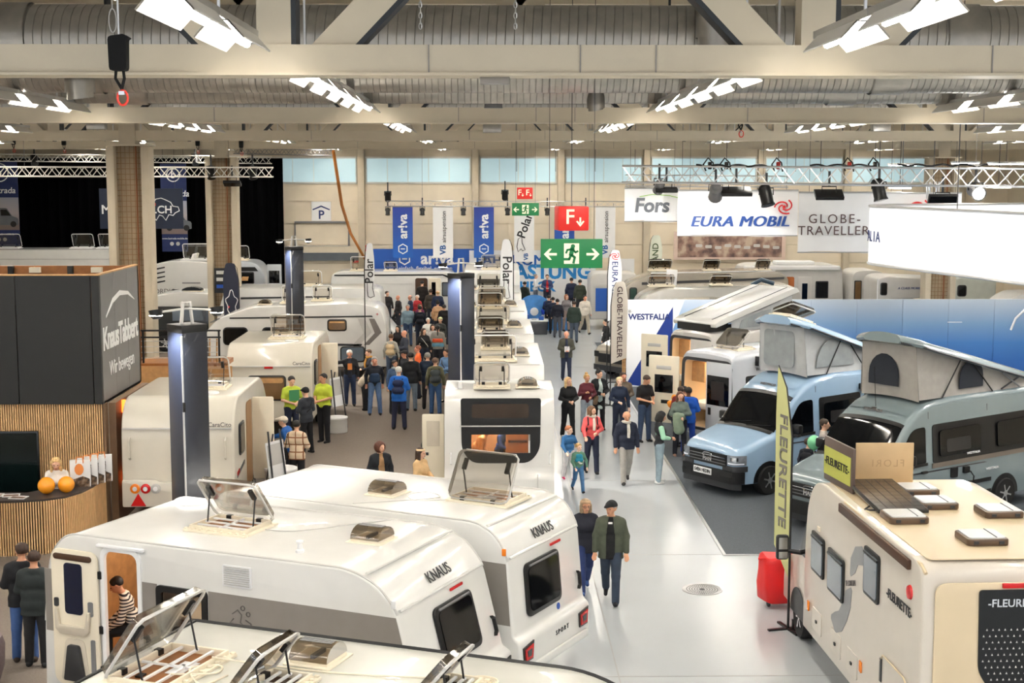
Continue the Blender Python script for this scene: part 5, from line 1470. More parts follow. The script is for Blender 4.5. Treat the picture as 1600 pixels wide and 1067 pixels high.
# ---------------------------------------------------------------- white vans with open rear doors
def open_van(label, rear, rz, m, tentL=None, window_tint=None):
    a = R(rz)
    t = thing('camper_van', label, 'camper van', (rear[0], rear[1], 0), rz)
    # u = 0 at the rear doors here, nose away from the aisle
    top = [(0, 2.48), (.08, 2.56), (.4, 2.6), (3.4, 2.6), (3.9, 2.45), (4.3, 2.05), (4.9, 1.4), (5.7, 1.15), (5.9, .9)]
    wid = [(0, .98), (.2, 1.02), (5.2, 1.02), (5.9, .85)]
    lf = Loft(top, wid)
    lf.body(t, m, [.02, .1, .25, .5, 1.5, 2.5, 3.4, 3.7, 3.9, 4.1, 4.3, 4.6, 4.9, 5.3, 5.7, 5.9])
    # rear opening: frame, warm interior and furniture
    MR = frame((.02, 0, 0), (0, -1, 0), (0, 0, 1))
    fr = link('rear_frame', MB().prism(rpoly([(-.97, .45, .05), (.97, .45, .05), (.9, 2.42, .2), (-.9, 2.42, .2)]), MR, -.02, .03).mesh('f', DGREY), t)
    cut(fr, [MB().prism(rpoly([(-.88, .52, .05), (.88, .52, .05), (.82, 2.34, .15), (-.82, 2.34, .15)]), MR, -.3, .3).mesh('c', DGREY)])
    cut(bpy.data.objects[t.children[0].name], [MB().prism(rpoly([(-.87, .53, .05), (.87, .53, .05), (.81, 2.33, .15), (-.81, 2.33, .15)]), MR, -1.7, .3).mesh('c', mat('cream_interior', (226, 200, 160), .6, noise=.04))])
    MB().box(.25, 1.6, -.85, .85, .95, 1.15).build('bed', mat('mattress_white', (232, 226, 214), .8), t, bevel=.05)
    MB().box(.3, 1.6, .35, .86, 1.7, 2.25).build('locker', WOOD, t, bevel=.02)
    MB().box(1.5, 1.6, -.6, .3, 1.15, 2.0).build('headrest_panel', LGREY, t, bevel=.02)
    MB().box(.08, .14, -.12, .12, 2.46, 2.54).build('brake_light', RED, t, bevel=.01)
    # doors: far one swung wide open, near one closed half
    Q = Matrix.Translation((.0, .98, 0)) @ Matrix.Rotation(R(20), 4, 'Z')
    d = MB().box(-.04, .03, .02, .95, .5, 2.38, Q).build('rear_door', CREAM, t, bevel=.03)
    MB().box(-.06, -.04, .2, .75, 1.35, 1.85, Q).build('door_glass', DGLASS, d, bevel=.008)
    MB().box(-.06, -.04, .25, .7, 2.0, 2.1, Q).build('door_tray', LGREY, d, bevel=.008)
    MB().box(-.06, -.04, .3, .55, 1.05, 1.15, Q).build('door_handle', BLACK, d, bevel=.008)
    Q = Matrix.Translation((.0, -.02, 0))
    d = MB().box(-.04, .0, -.92, .0, .5, 2.36, Q).build('rear_door', m, t, bevel=.03)
    MB().box(-.055, -.04, -.84, -.06, 1.2, 2.0, Q).build('door_glass', DGLASS, d, bevel=.008)
    MB().box(-.062, -.055, -.68, -.22, 1.35, 1.85, Q).build('door_blind', mat('smoky_blind', (38, 36, 36), .3), d, smooth=0)
    MB().box(-.06, -.04, -.2, -.1, .92, 1.12, Q).build('door_handle', BLACK, d, bevel=.01)
    for s in (-1, 1):
        for u in (1.35, 4.9):
            lf.side(t, 'wheel_arch', [(u + .45 * math.cos(k), .33 + .45 * math.sin(k)) for k in np.linspace(0, math.pi, 13)], BLACK, s, .01)
            wheel(t, (u, s * .93, .34), .34, .24)
        a = lf.side(t, 'glass_band', rpoly([(.5, 1.3, .08), (1.8, 1.3, .08), (1.8, 2.0, .08), (.5, 2.0, .08)]), BLACK, s)
        lf.side(a, 'awning_window', rpoly([(.6, 1.38, .06), (1.7, 1.38, .06), (1.7, 1.92, .06), (.6, 1.92, .06)]), mat('deep_blue_glass', (30, 50, 78), .07, noise=.1), s, .02, .018)
        lf.side(t, 'side_window', rpoly([(3.3, 1.35, .05), (4.5, 1.35, .05), (4.2, 1.95, .1), (3.3, 2.05, .05)]), DGLASS, s)
        MB().box(-.02, .04, -.06, .06, .8, 1.3, Matrix.Translation((.06, s * .98, 0))).build('tail_light', RED, t, bevel=.02)
    text(t, 'WESTFALIA', .13, INKG, frame((1.2, -.98, 2.16), (1, 0, 0), (0, .1, 1)), bold=.015, off=.02, name='side_lettering')
    return t, lf
VW = mat('silver_white_paint', (206, 210, 216), .25, noise=.02, coat=.5)
V7, LF7 = open_van('white van with open rear door next to the woman carrying a coat', (5.85, 38.0), 38, VW)
V8, LF8 = open_van('white van with open rear door under a tilted hard roof, by the lettered wall', (6.15, 43.2), 36, mat('soft_white_paint', (212, 208, 202), .25, noise=.02, coat=.5))
# awning tube and open roof light of the nearer one
MB().box(.9, 4.0, -1.2, -.98, 2.28, 2.5).build('awning', mat('awning_white', (220, 222, 224), .3), V7, bevel=.04)
MB().box(.86, .9, -1.22, -.96, 2.26, 2.52).build('awning_cap', BLACK, V7, bevel=.01)
hatch_open(V7, ROOF(1.0, -.1, 2.62) @ Matrix.Rotation(R(90), 4, 'Z'), .7, .55, 40, lidm=ACRYL, posts=True)
# tilted hard roof of the farther one
H = Matrix.Translation((.25, 0, 2.8)) @ Matrix.Rotation(R(-14), 4, 'Y')
mb = MB().prism(rpoly([(-.1, -.02, .02), (3.7, -.02, .02), (3.6, .16, .1), (.2, .16, .1), (-.1, .1, .06)]), H @ frame((0, .92, 0), (1, 0, 0), (0, 0, 1)), 0, 1.84)
lid = mb.build('lifting_roof', mat('shell_white', (222, 222, 218), .22, coat=.5, noise=.02), V8, bevel=.05)
for y in (-.6, .6):
    MB().box(.1, 3.5, y - .012, y + .012, .16, .172, H).build('roof_rail_groove', DGREY, lid, smooth=0)
MB().box(-.02, 3.5, -.84, .84, -.06, -.02, H).build('lid_lining', DGREY, lid, smooth=0)
for s in (-1, 1):
    mb = MB()
    P = [[(.9, s * .85, 2.6), (2.2, s * .85, 2.6), (3.6, s * .85, 2.6)], [(.9, s * .83, 2.92), (2.2, s * .83, 3.2), (3.6, s * .83, 3.58)]]
    b = mb.grid(P).build('tent_bellows', TENTL, V8, smooth=0)
    panel(b, 'tent_window', frame((0, s * .87, 0), (1, 0, 0), (0, 0, 1)), [(1.2, 2.68), (2.6, 2.68), (2.6, 3.2), (2.2, 3.16), (1.3, 2.92)], mat('grey_tent_film', (150, 156, 158), .3), .01)
MB().grid([[(3.58, y, 2.6) for y in (-.84, 0, .84)], [(3.58, y, 3.55) for y in (-.83, 0, .83)]]).build('tent_bellows', TENTL, V8, smooth=0)
MB().box(.1, .9, -.7, .7, 2.62, 2.84).build('hinge_box', BLACK, V8, smooth=0)

# ---------------------------------------------------------------- ivory motorhome at the lower right corner
FP = rpoly([(-.06, .45, .05), (-.06, 2.3, .3), (0, 2.84, .12), (.25, 2.9, .3), (4.3, 2.9, .4), (4.75, 2.82, .3), (5.1, 2.45, .3), (5.2, 1.9, .2), (5.25, .45, .05)], 5)
FIV = mat('ivory_gelcoat', (212, 193, 160), .34, coat=.3, noise=.02)
FW = mat('ivory_side', (206, 198, 186), .32, coat=.3, noise=.02)
t = thing('motorhome', 'ivory motorhome with grey ribbon graphic at the lower picture corner', 'motorhome', (5.009, 16.026, 0), 92)
FWD = 2.25
# local: u forward, y to the left of travel; the body lies at y from -W to 0
body(t, FP, FWD, FW, .09, y0=-FWD)
panel(t, 'roof_skin', ROOF(0, 0, 2.9), rpoly([(.12, -FWD + .12, .1), (4.4, -FWD + .12, .1), (4.4, -.12, .1), (.12, -.12, .1)]), FIV, .014)
MB().tube([(-.02, -.05, 2.78), (.1, -.03, 2.86), (3.2, -.02, 2.87)], .025, 6).build('awning_rail', FIV, t)
MB().box(.35, 3.3, .0, .05, 2.72, 2.84).build('awning_rail', DWOOD, t, bevel=.01)
ML = frame((0, 0, 0), (-1, 0, 0), (0, 0, 1))      # left side, outward +y
for x0, x1, z0, z1 in ((4.07, 4.75, 1.5, 2.1), (3.05, 3.85, 1.46, 2.08), (1.5, 2.14, 1.92, 2.56)):
    w = panel(t, 'window', ML, rrect(-x1, -x0, z0, z1, .06), BLACK, .03, bevel=.006)
    panel(w, 'pane', ML, rrect(-x1 + .05, -x0 - .05, z0 + .05, z1 - .05, .04), BGLASS, .01, .03)
    MB().box(x0 + .04, x1 - .04, .03, .05, z1 - .09, z1 - .06).build('window_catch', BLACK, w, smooth=0)
def ribbon(pts, w0):
    L = []; Rr = []
    for i, p in enumerate(pts):
        a = Vector(pts[max(i - 1, 0)]); b = Vector(pts[min(i + 1, len(pts) - 1)]); d = (b - a).normalized(); q = Vector((-d.y, d.x)) * (w0 * (1 if 0 < i < len(pts) - 1 else .2))
        L.append((p[0] + q.x, p[1] + q.y)); Rr.append((p[0] - q.x, p[1] - q.y))
    return L + Rr[::-1]
up = [(-2.08, 2.3), (-2.3, 2.36), (-2.52, 2.3), (-2.68, 2.12), (-2.78, 1.96)]
dn = [(-2.72, 1.78), (-2.86, 1.6), (-3.0, 1.38), (-3.2, 1.18), (-3.45, 1.08), (-3.66, 1.1)]
G1 = mat('ribbon_grey', (132, 134, 136), .35)
panel(t, 'ribbon_graphic', ML, ribbon(up, .13), G1, .006)
panel(t, 'ribbon_graphic', ML, ribbon(dn, .15), G1, .006)
text(t, 'FLORIUM', .11, INKG, frame((2.72, .012, 1.86), (-1, .0, .3), (.3, 0, 1)), name='side_lettering')
text(t, '-FLEURETTE-', .17, INK, frame((.72, .01, 2.2), (-1, 0, 0), (0, 0, 1)), bold=.012, name='side_lettering')
MB().lathe([(.09, 0), (.08, .03), (.02, .04)], n=16, M=frame((.35, .0, 2.45), (-1, 0, 0), (0, 0, 1))).build('marker_lamp', RED, t)
MB().box(4.35, 4.47, 0, .02, 2.16, 2.22).build('small_badge', CREAM, t, smooth=0)
d = panel(t, 'locker_door', ML, rrect(-1.35, -.35, .6, 1.35, .1), FW, .012)
MB().tube([(.36, .02, 1.2), (.36, .02, 1.32), (.45, .02, 1.36), (1.25, .02, 1.36), (1.34, .02, 1.26)], .012, 5).build('locker_seal', FIV, d)
MB().box(1.28, 1.34, .01, .03, 1.0, 1.3).build('locker_hinge', DGREY, d, smooth=0)
for x in (4.4, 3.4, 2.6):
    panel(t, 'service_flap', ML, rrect(-x - .25, -x + .25, .62, .95, .04), FW, .012)
    MB().box(x - .03, x + .03, .012, .03, .76, .8).build('flap_lock', BLACK, t, smooth=0)
for x in (4.9, 2.2):
    MB().box(x - .05, x + .05, .0, .02, .8, .95).build('side_reflector', ORANGE, t, bevel=.008)
# rear: moulded frame and black gloss panel
MRr = frame((-.06, -FWD / 2, 0), (0, -1, 0), (0, 0, 1))
panel(t, 'rear_mould', MRr, rpoly([(-.98, .5, .1), (.98, .5, .1), (.98, 2.68, .15), (-.98, 2.68, .15)]), FIV, .03, bevel=.02)
pp = panel(t, 'rear_panel', MRr, rpoly([(-.12, 1.1, .1), (.12, 1.1, .1), (.45, 1.62, .1), (.47, 2.6, .05), (-.47, 2.6, .05), (-.45, 1.62, .1)]), mat('gloss_black', (6, 7, 9), .05, noise=0), .02, .03)
text(pp, '-FLEURETTE-', .13, CHROME, frame((-.11, -FWD / 2, 2.44), (0, -1, 0), (0, 0, 1)), bold=.02, name='rear_lettering')
mb = MB()
for i in range(12):
    for j in range(12):
        x = -.4 + i * .072 + (j % 2) * .036; z = 1.3 + j * .075
        if abs(x) < .12 + (z - 1.1) * .55 and abs(x) < .42:
            mb.prism([(x - .011, z - .01), (x + .011, z - .01), (x, z + .014)], MRr, .05, .054)
o = mb.build('dot_pattern', LGREY, pp, smooth=0); o['kind'] = 'stuff'
MB().box(-.13, -.09, -FWD / 2 - .2, -FWD / 2 + .2, 2.62, 2.68).build('brake_light', RED, t, bevel=.01)
# cab
cp = rpoly([(5.0, .4, .1), (5.0, 2.3, .1), (5.5, 2.15, .3), (6.05, 1.38, .2), (6.8, 1.15, .25), (7.0, .8, .1), (7.0, .4, .05)], 5)
mb = MB().prism(cp, frame((0, 0, 0), (1, 0, 0), (0, 0, 1)), .13, FWD - .13)
link('cab', mb.mesh('cab', FW, 35, .1, 3), t)
MC = frame((0, -.12, 0), (-1, 0, 0), (0, 0, 1))
panel(t, 'cab_window', MC, rpoly([(-5.95, 1.42, .05), (-5.2, 1.42, .05), (-5.2, 2.08, .08), (-5.52, 2.02, .1)]), DGLASS, .012)
panel(t, 'windscreen', frame((5.55, -FWD / 2, 2.12), (0, 1, 0), (-.5, 0, .77)), rrect(-.85, .85, -.85, -.02, .08), DGLASS, .02)
for y in (-.25, -FWD + .25):
    wheel(t, (6.0, y, .36), .36, .24, hub=CHROME); wheel(t, (1.6, y, .36), .36, .24)
panel(t, 'wheel_arch', MC, [(-6.0 + .46 * math.cos(k), .36 + .46 * math.sin(k)) for k in np.linspace(0, math.pi, 15)], BLACK, .01)
MB().box(-.06, .06, -.1, .1, -.2, .2, Matrix.Translation((5.98, .16, 1.5))).build('mirror', BLACK, t, bevel=.04)
MB().box(-.07, -.06, -.07, .07, -.02, .17, Matrix.Translation((5.98, .16, 1.5))).box(-.07, -.06, -.07, .07, -.17, -.06, Matrix.Translation((5.98, .16, 1.5))).build('mirror_glass', mat('mirror_silver', (190, 196, 200), .05, 1, noise=0), t, smooth=0)
MB().tube([(5.9, -.14, 1.42), (5.98, .08, 1.44)], .04, 6).build('mirror_arm', BLACK, t)
# roof furniture: five low hatches
for x, y in ((3.58, -1.15), (2.76, -1.12), (2.0, -.45), (2.25, -1.8), (.9, -1.05)):
    hatch_box(t, ROOF(x, y, 2.912) @ Matrix.Rotation(R(-90), 4, 'Z'), .52, .5, .09)
FLEUR = t
# solar panel standing tilted on the roof, sign board and card
s = thing('solar_panel', 'dark framed solar panel lying tilted on the ivory motorhome roof', 'solar panel', (5.16, 19.1, 2.915), 2)
H = Matrix.Rotation(R(3), 4, 'X') @ Matrix.Translation((0, 0, .03))
MB().box(-.06, .62, -.78, .78, .03, .075, H).build('frame', BLACK, s, bevel=.006)
for i in range(5):
    for j in range(9):
        x0 = -.045 + i * .13; y0 = -.765 + j * .17
        MB().box(x0 + .004, x0 + .126, y0 + .004, y0 + .166, .075, .079, H).build('cell', mat('solar_cell', (46, 38, 34), .15, noise=.1), s, smooth=0)
for x in (-.0, .62):
    MB().box(x - .03, x + .03, -.58, .7, -.005, .03, H).build('foot', ALU, s, smooth=0)
MB().tube([(-.06, -.4, .03), (-.14, -.45, .0), (-.1, -.55, .01), (.0, -.6, .02)], .012, 5).build('cable', INK, s)
sg = thing('roof_sign', 'lime and brown lettered sign board standing on the ivory motorhome roof', 'sign', (5.03, 20.05, 2.92), -82)
MB().box(-.54, .54, -.02, .02, 0, .64).build('board', mat('sign_brown', (88, 74, 68), .5), sg, bevel=.004)
panel(sg, 'lime_field', FY((0, -.02, 0)), [(-.54, .09), (.46, .09), (.46, .5), (-.54, .5)], mat('sign_lime', (178, 182, 84), .5), .004)
text(sg, '-FLEURETTE-', .165, INK, FY((-.04, -.026, .3)), bold=.004)
cd = thing('roof_sign', 'beige back of a card sign standing behind the lime board', 'sign', (5.72, 20.2, 2.92), 0)
MB().box(-.42, .42, -.015, .015, 0, .6).build('board', mat('card_beige', (196, 168, 128), .6), cd, bevel=.004)
text(cd, 'FLORI', .15, mat('faint_brown', (172, 146, 108), .6), frame((.05, -.018, .3), (-1, 0, 0), (0, 0, 1)), space=1.3)

# ---------------------------------------------------------------- caravans and campers further back
def strip(t, M, pts, m, name='stripe', off=.004):
    return panel(t, name, M, pts, m, .012, off)
# large white caravan with chevron graphics, seen from the side
t = thing('caravan', 'long white caravan with grey chevrons and curved black windows behind the crowd', 'caravan', (-10.1, 51, 0), 0)
p = rpoly([(.0, .45, .05), (-.05, 1.3, .15), (-.1, 1.75, .15), (.3, 2.2, .25), (1.5, 2.62, .4), (5.4, 2.76, .4), (6.2, 2.55, .4), (6.35, 2.0, .2), (6.4, .45, .05)], 6)
body(t, p, 2.4, WHITE, .09)
M = NEAR()
strip(t, M, [(.75, 2.2), (5.9, 2.26), (5.85, 2.31), (.75, 2.25)], BLACK)
strip(t, M, [(5.75, 2.2), (5.95, 2.2), (6.2, 1.7), (5.75, 1.25), (5.55, 1.25), (5.95, 1.68)], mat('chevron_grey', (118, 112, 108), .4))
strip(t, M, [(5.35, 2.2), (5.6, 2.2), (5.85, 1.7), (5.35, 1.2), (5.1, 1.2), (5.55, 1.68)], LGREY)
strip(t, M, [(4.6, 1.3), (5.5, 1.28), (5.45, 1.2), (4.6, 1.22)], DGREY)
window(t, M, 4.25, 4.95, 1.75, 2.18, .1, gl=WGLASS, inner=WOOD)
window(t, M, 4.7, 5.6, .62, 1.2, .12, gl=BGLASS)
window(t, M, .5, 1.4, 1.25, 1.9, .15)
window(t, M, 1.9, 2.9, 1.3, 1.9, .15)
for x in (.15, .25, .35):
    strip(t, M, [(x - .1, 1.98 + x * .5), (x + .05, 2.02 + x * .5), (x + .05, 2.06 + x * .5), (x - .1, 2.02 + x * .5)], MGREY)
strip(t, frame((6.41, 0, 0), (0, 1, 0), (0, 0, 1)), [(.1, .6), (.35, .6), (.35, 2.3), (.1, 2.3)], LGREY)
for y in (.1, 2.3): wheel(t, (3.3, y, .33), .33)
hatch_open(t, ROOF(2.9, .9, 2.68), .7, .5, 65, bars=False, inside=MATS['hatch_shade'], lidm=ACRYLW)
hatch_open(t, ROOF(3.9, 1.5, 2.72), .6, .45, 60, bars=False, inside=MATS['hatch_shade'], lidm=ACRYLW)
hatch_dome(t, ROOF(1.9, .8, 2.64))
text(t, '+', .2, INKR, frame((6.05, -.01, 2.35), (1, 0, 0), (0, 0, 1)))
# caravan roof behind it
t, p = simple_caravan('white caravan with black side window behind the chevron caravan', (-10.9, 56.5, 0), 0, 6.6, 2.4, 2.85, nose=.6)
strip(t, NEAR(), [(1.0, 2.42), (4.5, 2.5), (4.5, 2.55), (1.0, 2.5)], DGREY)
window(t, NEAR(), .55, .95, 1.75, 2.3, .06)
window(t, NEAR(), 4.3, 5.2, 1.6, 2.3, .1)
hatch_open(t, ROOF(3.6, 1.2, 2.86), .8, .5, 60, bars=False, inside=MATS['hatch_shade'], lidm=ACRYLW)
# white caravan side-on by the blue stand
t, p = simple_caravan('white caravan with black roof line and open entrance by the blue stand', (-7.9, 69.6, 0), 0, 6.2, 2.35, 2.6, nose=.3)
M = NEAR()
strip(t, M, [(.3, 2.4), (5.6, 2.42), (5.85, 2.3), (6.0, 2.05), (6.05, 2.05), (5.95, 2.38), (5.6, 2.49), (.3, 2.47)], BLACK)
strip(t, M, [(.2, 2.0), (4.1, 2.0), (4.1, 2.02), (.2, 2.02)], LGREY)
panel(t, 'doorway', M, rrect(4.25, 4.85, .6, 2.3, .1), DWOOD, .01)
d = MB().box(4.9, 5.5, -.08, -.03, .6, 2.3).build('door', CREAM, t, bevel=.03)
MB().box(5.05, 5.25, -.1, -.08, 1.3, 2.1).build('door_window', DGLASS, d, smooth=0)
window(t, M, 5.55, 5.95, 1.4, 2.1, .06, gl=BGLASS)
hatch_open(t, ROOF(1.6, .7, 2.61), 1.0, .6, 60, bars=False, inside=MATS['hatch_shade'], lidm=ACRYLW)
hatch_open(t, ROOF(3.0, .7, 2.61), .5, .6, 30, bars=False, inside=MATS['hatch_shade'], lidm=ACRYLW)
# slim caravan wall at the left, tall liner
t, p = simple_caravan('very tall white liner motorhome along the stage drape', (-28, 69, 0), 0, 10.5, 2.5, 3.72, cat='motorhome', name='motorhome', nose=.2)
for z in (3.25, 2.9):
    strip(t, NEAR(), [(.3, z), (10.2, z), (10.2, z + .05), (.3, z + .05)], LGREY)
window(t, NEAR(), 5.0, 6.4, 2.2, 2.75, .08)
for x, w in ((4.3, 1.2), (8.0, .9), (9.3, .9)):
    hatch_open(t, ROOF(x, 1.2, 3.73), w, .6, 62, bars=False, inside=MATS['hatch_shade'], lidm=ACRYLW, collar=PAPER)
# alcove camper
t = thing('motorhome', 'white alcove motorhome with warm lit front window between the two columns', 'motorhome', (-15.0, 63, 0), 0)
p = rpoly([(.2, .5, .05), (.0, 2.2, .1), (.1, 3.4, .2), (1.0, 3.55, .3), (2.6, 3.5, .4), (3.3, 3.0, .3), (3.3, 2.35, .1), (2.6, 2.2, .1), (2.6, .5, .05)], 5)
body(t, p, 2.3, WHITE, .08)
window(t, NEAR(), .95, 2.1, 1.9, 2.3, .05, gl=WGLASS, inner=WOOD)
for k in range(4):
    strip(t, NEAR(), [(.1, 3.2 - k * .2), (.65, 3.3 - k * .2), (.65, 3.24 - k * .2), (.1, 3.12 - k * .2)], INK)
text(t, 'NORDIC', .3, INKG, frame((.5, -.01, 2.2), (1, 0, 0), (0, 0, 1)))
strip(t, NEAR(), [(1.4, 2.55), (2.2, 2.55), (2.2, 2.6), (1.4, 2.6)], MGREY)
wheel(t, (.9, .1, .4), .4)
hatch_open(t, ROOF(1.9, .7, 3.54), 1.1, .6, 66, bars=False, inside=MATS['hatch_shade'], lidm=ACRYLW, collar=PAPER)
MB().box(.5, .6, .5, 1.6, 3.55, 4.2, Matrix.Rotation(R(18), 4, 'Y')).build('roof_flap', PAPER, t, bevel=.03)
# low dark pickup cab with bright canopy in front
t = thing('motorhome', 'white overcab camper with dark cab below, beside the railing', 'motorhome', (-14.2, 59, 0), 0)
p = rpoly([(.0, 1.9, .1), (.1, 2.3, .2), (1.2, 2.5, .3), (3.5, 2.4, .4), (4.0, 2.05, .2), (3.9, 1.85, .1)], 5)
body(t, p, 2.3, WHITE, .06, name='alcove')
p = rpoly([(.0, .4, .1), (.05, 1.9, .1), (2.6, 1.9, .1), (3.3, 1.25, .2), (4.2, 1.05, .2), (4.3, .4, .1)], 5)
body(t, p, 2.1, mat('black_paint', (16, 18, 20), .2, coat=.5, noise=.02), .08, .1, name='cab')
panel(t, 'windscreen', NEAR(z=0) @ Matrix.Translation((0, 0, -.09)), [(1.0, 1.3), (2.3, 1.3), (2.2, 1.75), (1.0, 1.75)], BGLASS, .01)
panel(t, 'side_glass', NEAR() @ Matrix.Translation((0, 0, -.09)), [(2.4, 1.3), (3.1, 1.3), (2.6, 1.75), (2.4, 1.75)], BGLASS, .01)
wheel(t, (3.4, .12, .36), .36); wheel(t, (.7, .12, .36), .36)
for x in (1.7, 2.9):
    hatch_dome(t, ROOF(x, .9, 2.46), .8, .5, m=DGLASS)
# silver van with open rear door
t = thing('camper_van', 'silver camper van with dark side window and open door past the second column', 'camper van', (-14.5, 68, 0), 0)
p = rpoly([(.0, .5, .1), (.0, 3.1, .3), (.4, 3.22, .3), (3.3, 3.22, .4), (3.75, 2.6, .3), (3.85, .5, .1)], 5)
body(t, p, 2.1, mat('silver_paint', (172, 178, 184), .28, .3, noise=.03), .1)
strip(t, NEAR(), [(1.0, 2.95), (3.3, 2.95), (3.45, 2.75), (1.0, 2.75)], BLACK)
window(t, NEAR(), 2.35, 3.25, 2.15, 2.72, .06)
panel(t, 'window_glow', NEAR(), [(2.6, 2.3), (2.95, 2.3), (3.0, 2.5), (2.7, 2.5)], WOOD, .008, .045)  # interior glow painted as a wood-coloured patch on the glass
strip(t, NEAR(), [(2.2, 1.95), (3.5, 1.95), (3.5, 2.1), (2.3, 2.1)], BLACK)
d = MB().box(3.9, 4.6, -.3, -.22, .6, 3.1).build('rear_door', MATS['silver_paint'], t, bevel=.06)
MB().box(4.0, 4.5, -.32, -.3, 2.2, 2.8).build('door_glass', DGLASS, d, bevel=.01)
wheel(t, (.8, .12, .36), .36)
hatch_open(t, ROOF(2.4, .8, 3.23), .8, .6, 60, bars=False, inside=MATS['hatch_shade'], lidm=ACRYLW)
# right side, behind the lettered wall
CHAMP = mat('champagne_grey_paint', (156, 148, 134), .26, .2, noise=.03, coat=.4)
t = thing('motorhome', 'long champagne-grey liner with curved nose behind the lettered wall', 'motorhome', (5.9, 62.5, 0), 0)
p = rpoly([(.0, .5, .1), (-.1, 2.0, .2), (.2, 2.55, .5), (1.4, 3.0, .5), (6.8, 3.12, .3), (7.3, 2.85, .3), (7.35, .5, .1)], 6)
body(t, p, 2.3, CHAMP, .1)
strip(t, NEAR(), [(1.2, 3.0), (6.7, 3.1), (6.7, 3.14), (1.2, 3.05)], PAPER)
window(t, NEAR(), .25, .6, 1.6, 2.4, .1, gl=mat('green_tint_glass', (60, 84, 76), .08))
strip(t, NEAR(), [(.8, 2.5), (7.1, 2.75), (7.1, 2.85), (.8, 2.62)], mat('deep_grey', (66, 66, 66), .4))
for x, w in ((1.7, .9), (4.0, .6), (6.3, .5)):
    hatch_open(t, ROOF(x, .8, 3.08), w, .5, 40, bars=False, inside=DGREY, lidm=ACRYL2)
wheel(t, (1.5, .1, .36), .36)
t = thing('motorhome', 'silver-grey half-integrated motorhome with raised roof lights in front of the liner', 'motorhome', (5.9, 56.2, 0), 0)
p = rpoly([(.0, .5, .1), (-.15, 1.6, .3), (.1, 2.45, .3), (.9, 2.85, .3), (6.2, 2.95, .3), (6.5, 2.6, .2), (6.55, .5, .1)], 6)
body(t, p, 2.3, mat('silver_grey_paint', (168, 164, 156), .26, .2, noise=.03, coat=.4), .1)
strip(t, NEAR(), [(.5, 2.2), (5.8, 2.35), (5.8, 2.45), (.5, 2.4)], DGREY)
hatch_open(t, ROOF(1.0, .8, 2.88), .9, .5, 35, bars=False, inside=WOOD, lidm=ACRYL)
hatch_open(t, ROOF(3.4, .8, 2.92), .7, .5, 30, bars=False, inside=WOOD, lidm=ACRYL2)
MB().box(1.05, 1.5, 1.5, 1.56, 2.9, 3.6, Matrix.Rotation(R(4), 4, 'Y')).build('roof_flap', PAPER, t, bevel=.03)
for k in range(3):
    MB().box(1.2, 1.27, 1.48, 1.5, 3.0 + k * .12, 3.06 + k * .12).build('flap_slot', BLACK, t, smooth=0)
MB().tube([(4.6, .6, 2.95), (5.0, .6, 3.15), (5.5, .6, 3.0)], .09, 8).build('roof_bar', mat('petrol_blue', (34, 62, 82), .4), t)
wheel(t, (1.2, .1, .36), .36)
t, p = simple_caravan('pale beige motorhome with gold window line and open entrance', (11.6, 66, 0), 0, 4.9, 2.3, 3.15, LGREY, 'motorhome', 'motorhome', nose=.4)
strip(t, NEAR(), [(.3, 1.9), (1.6, 1.95), (1.9, 2.55), (1.7, 2.6), (1.4, 2.1), (.3, 2.05)], mat('gold_strip', (176, 134, 62), .4))
window(t, NEAR(), .5, 1.2, 2.0, 2.5, .05, gl=WGLASS)
MB().box(.2, 4.7, -.15, .0, 2.92, 3.12).build('awning', PAPER, t, bevel=.04)
panel(t, 'doorway', NEAR(), rrect(2.0, 2.6, .6, 2.6, .08), mat('orange_wood', (176, 96, 40), .5), .01)  # warm light of the entrance put into the doorway colour
d = MB().box(2.75, 3.4, -.1, -.04, .6, 2.6).build('door', LGREY, t, bevel=.03)
MB().box(2.95, 3.2, -.12, -.1, 1.4, 2.3).build('door_window', DGLASS, d, smooth=0)
window(t, NEAR(), 3.6, 4.2, 1.6, 2.4, .05)
MB().box(1.8, 3.6, .3, 1.2, 3.15, 3.3).build('roof_box', PAPER, t, bevel=.03)
t, p = simple_caravan('cream motorhome end with brown door glass beside the alcove camper', (16.6, 65, 0), 0, 1.6, 2.3, 2.95, LGREY, 'motorhome', 'motorhome', nose=.2)
window(t, NEAR(), .15, .5, 1.6, 2.5, .05, gl=WGLASS)
window(t, NEAR(), .65, 1.2, 1.7, 2.5, .05, gl=BGLASS)
t = thing('motorhome', 'grey alcove motorhome nose with red swirl emblem under the ring banner', 'motorhome', (16.6, 60.5, 0), 0)
p = rpoly([(.0, .5, .1), (.0, 2.9, .2), (.4, 3.02, .3), (2.9, 2.9, .4), (3.15, 2.4, .4), (2.9, 2.15, .2), (.6, 2.0, .1), (.6, .5, .1)], 6)
body(t, p, 2.3, LGREY, .12)
window(t, NEAR(), .12, .42, 2.2, 2.75, .08)
text(t, 'A CLASS MOBIL', .14, INKB, frame((1.35, -.02, 2.5), (1, 0, 0), (0, 0, 1)), bold=.02, shear=.2)
swirl(t, (2.5, -.03, 2.62), .2, INKR)
p = rpoly([(.4, .5, .1), (.4, 2.0, .1), (2.2, 1.9, .2), (2.9, 1.3, .2), (3.4, .9, .2), (3.4, .5, .1)], 5)
body(t, p, 2.0, DGREY, .08, .15, name='cab')
wheel(t, (2.8, .2, .36), .36)
MB().box(-.02, .02, -.02, 0, .6, 2.9).build('corner_rail', PAPER, t, smooth=0)
t = thing('motorhome', 'pale motorhome with dark oval door window behind the person in a cap', 'motorhome', (19.9, 61, 0), 0)
p = rpoly([(.0, .5, .1), (.0, 2.7, .2), (.3, 2.9, .2), (2.0, 2.9, .2), (2.0, .5, .1)], 5)
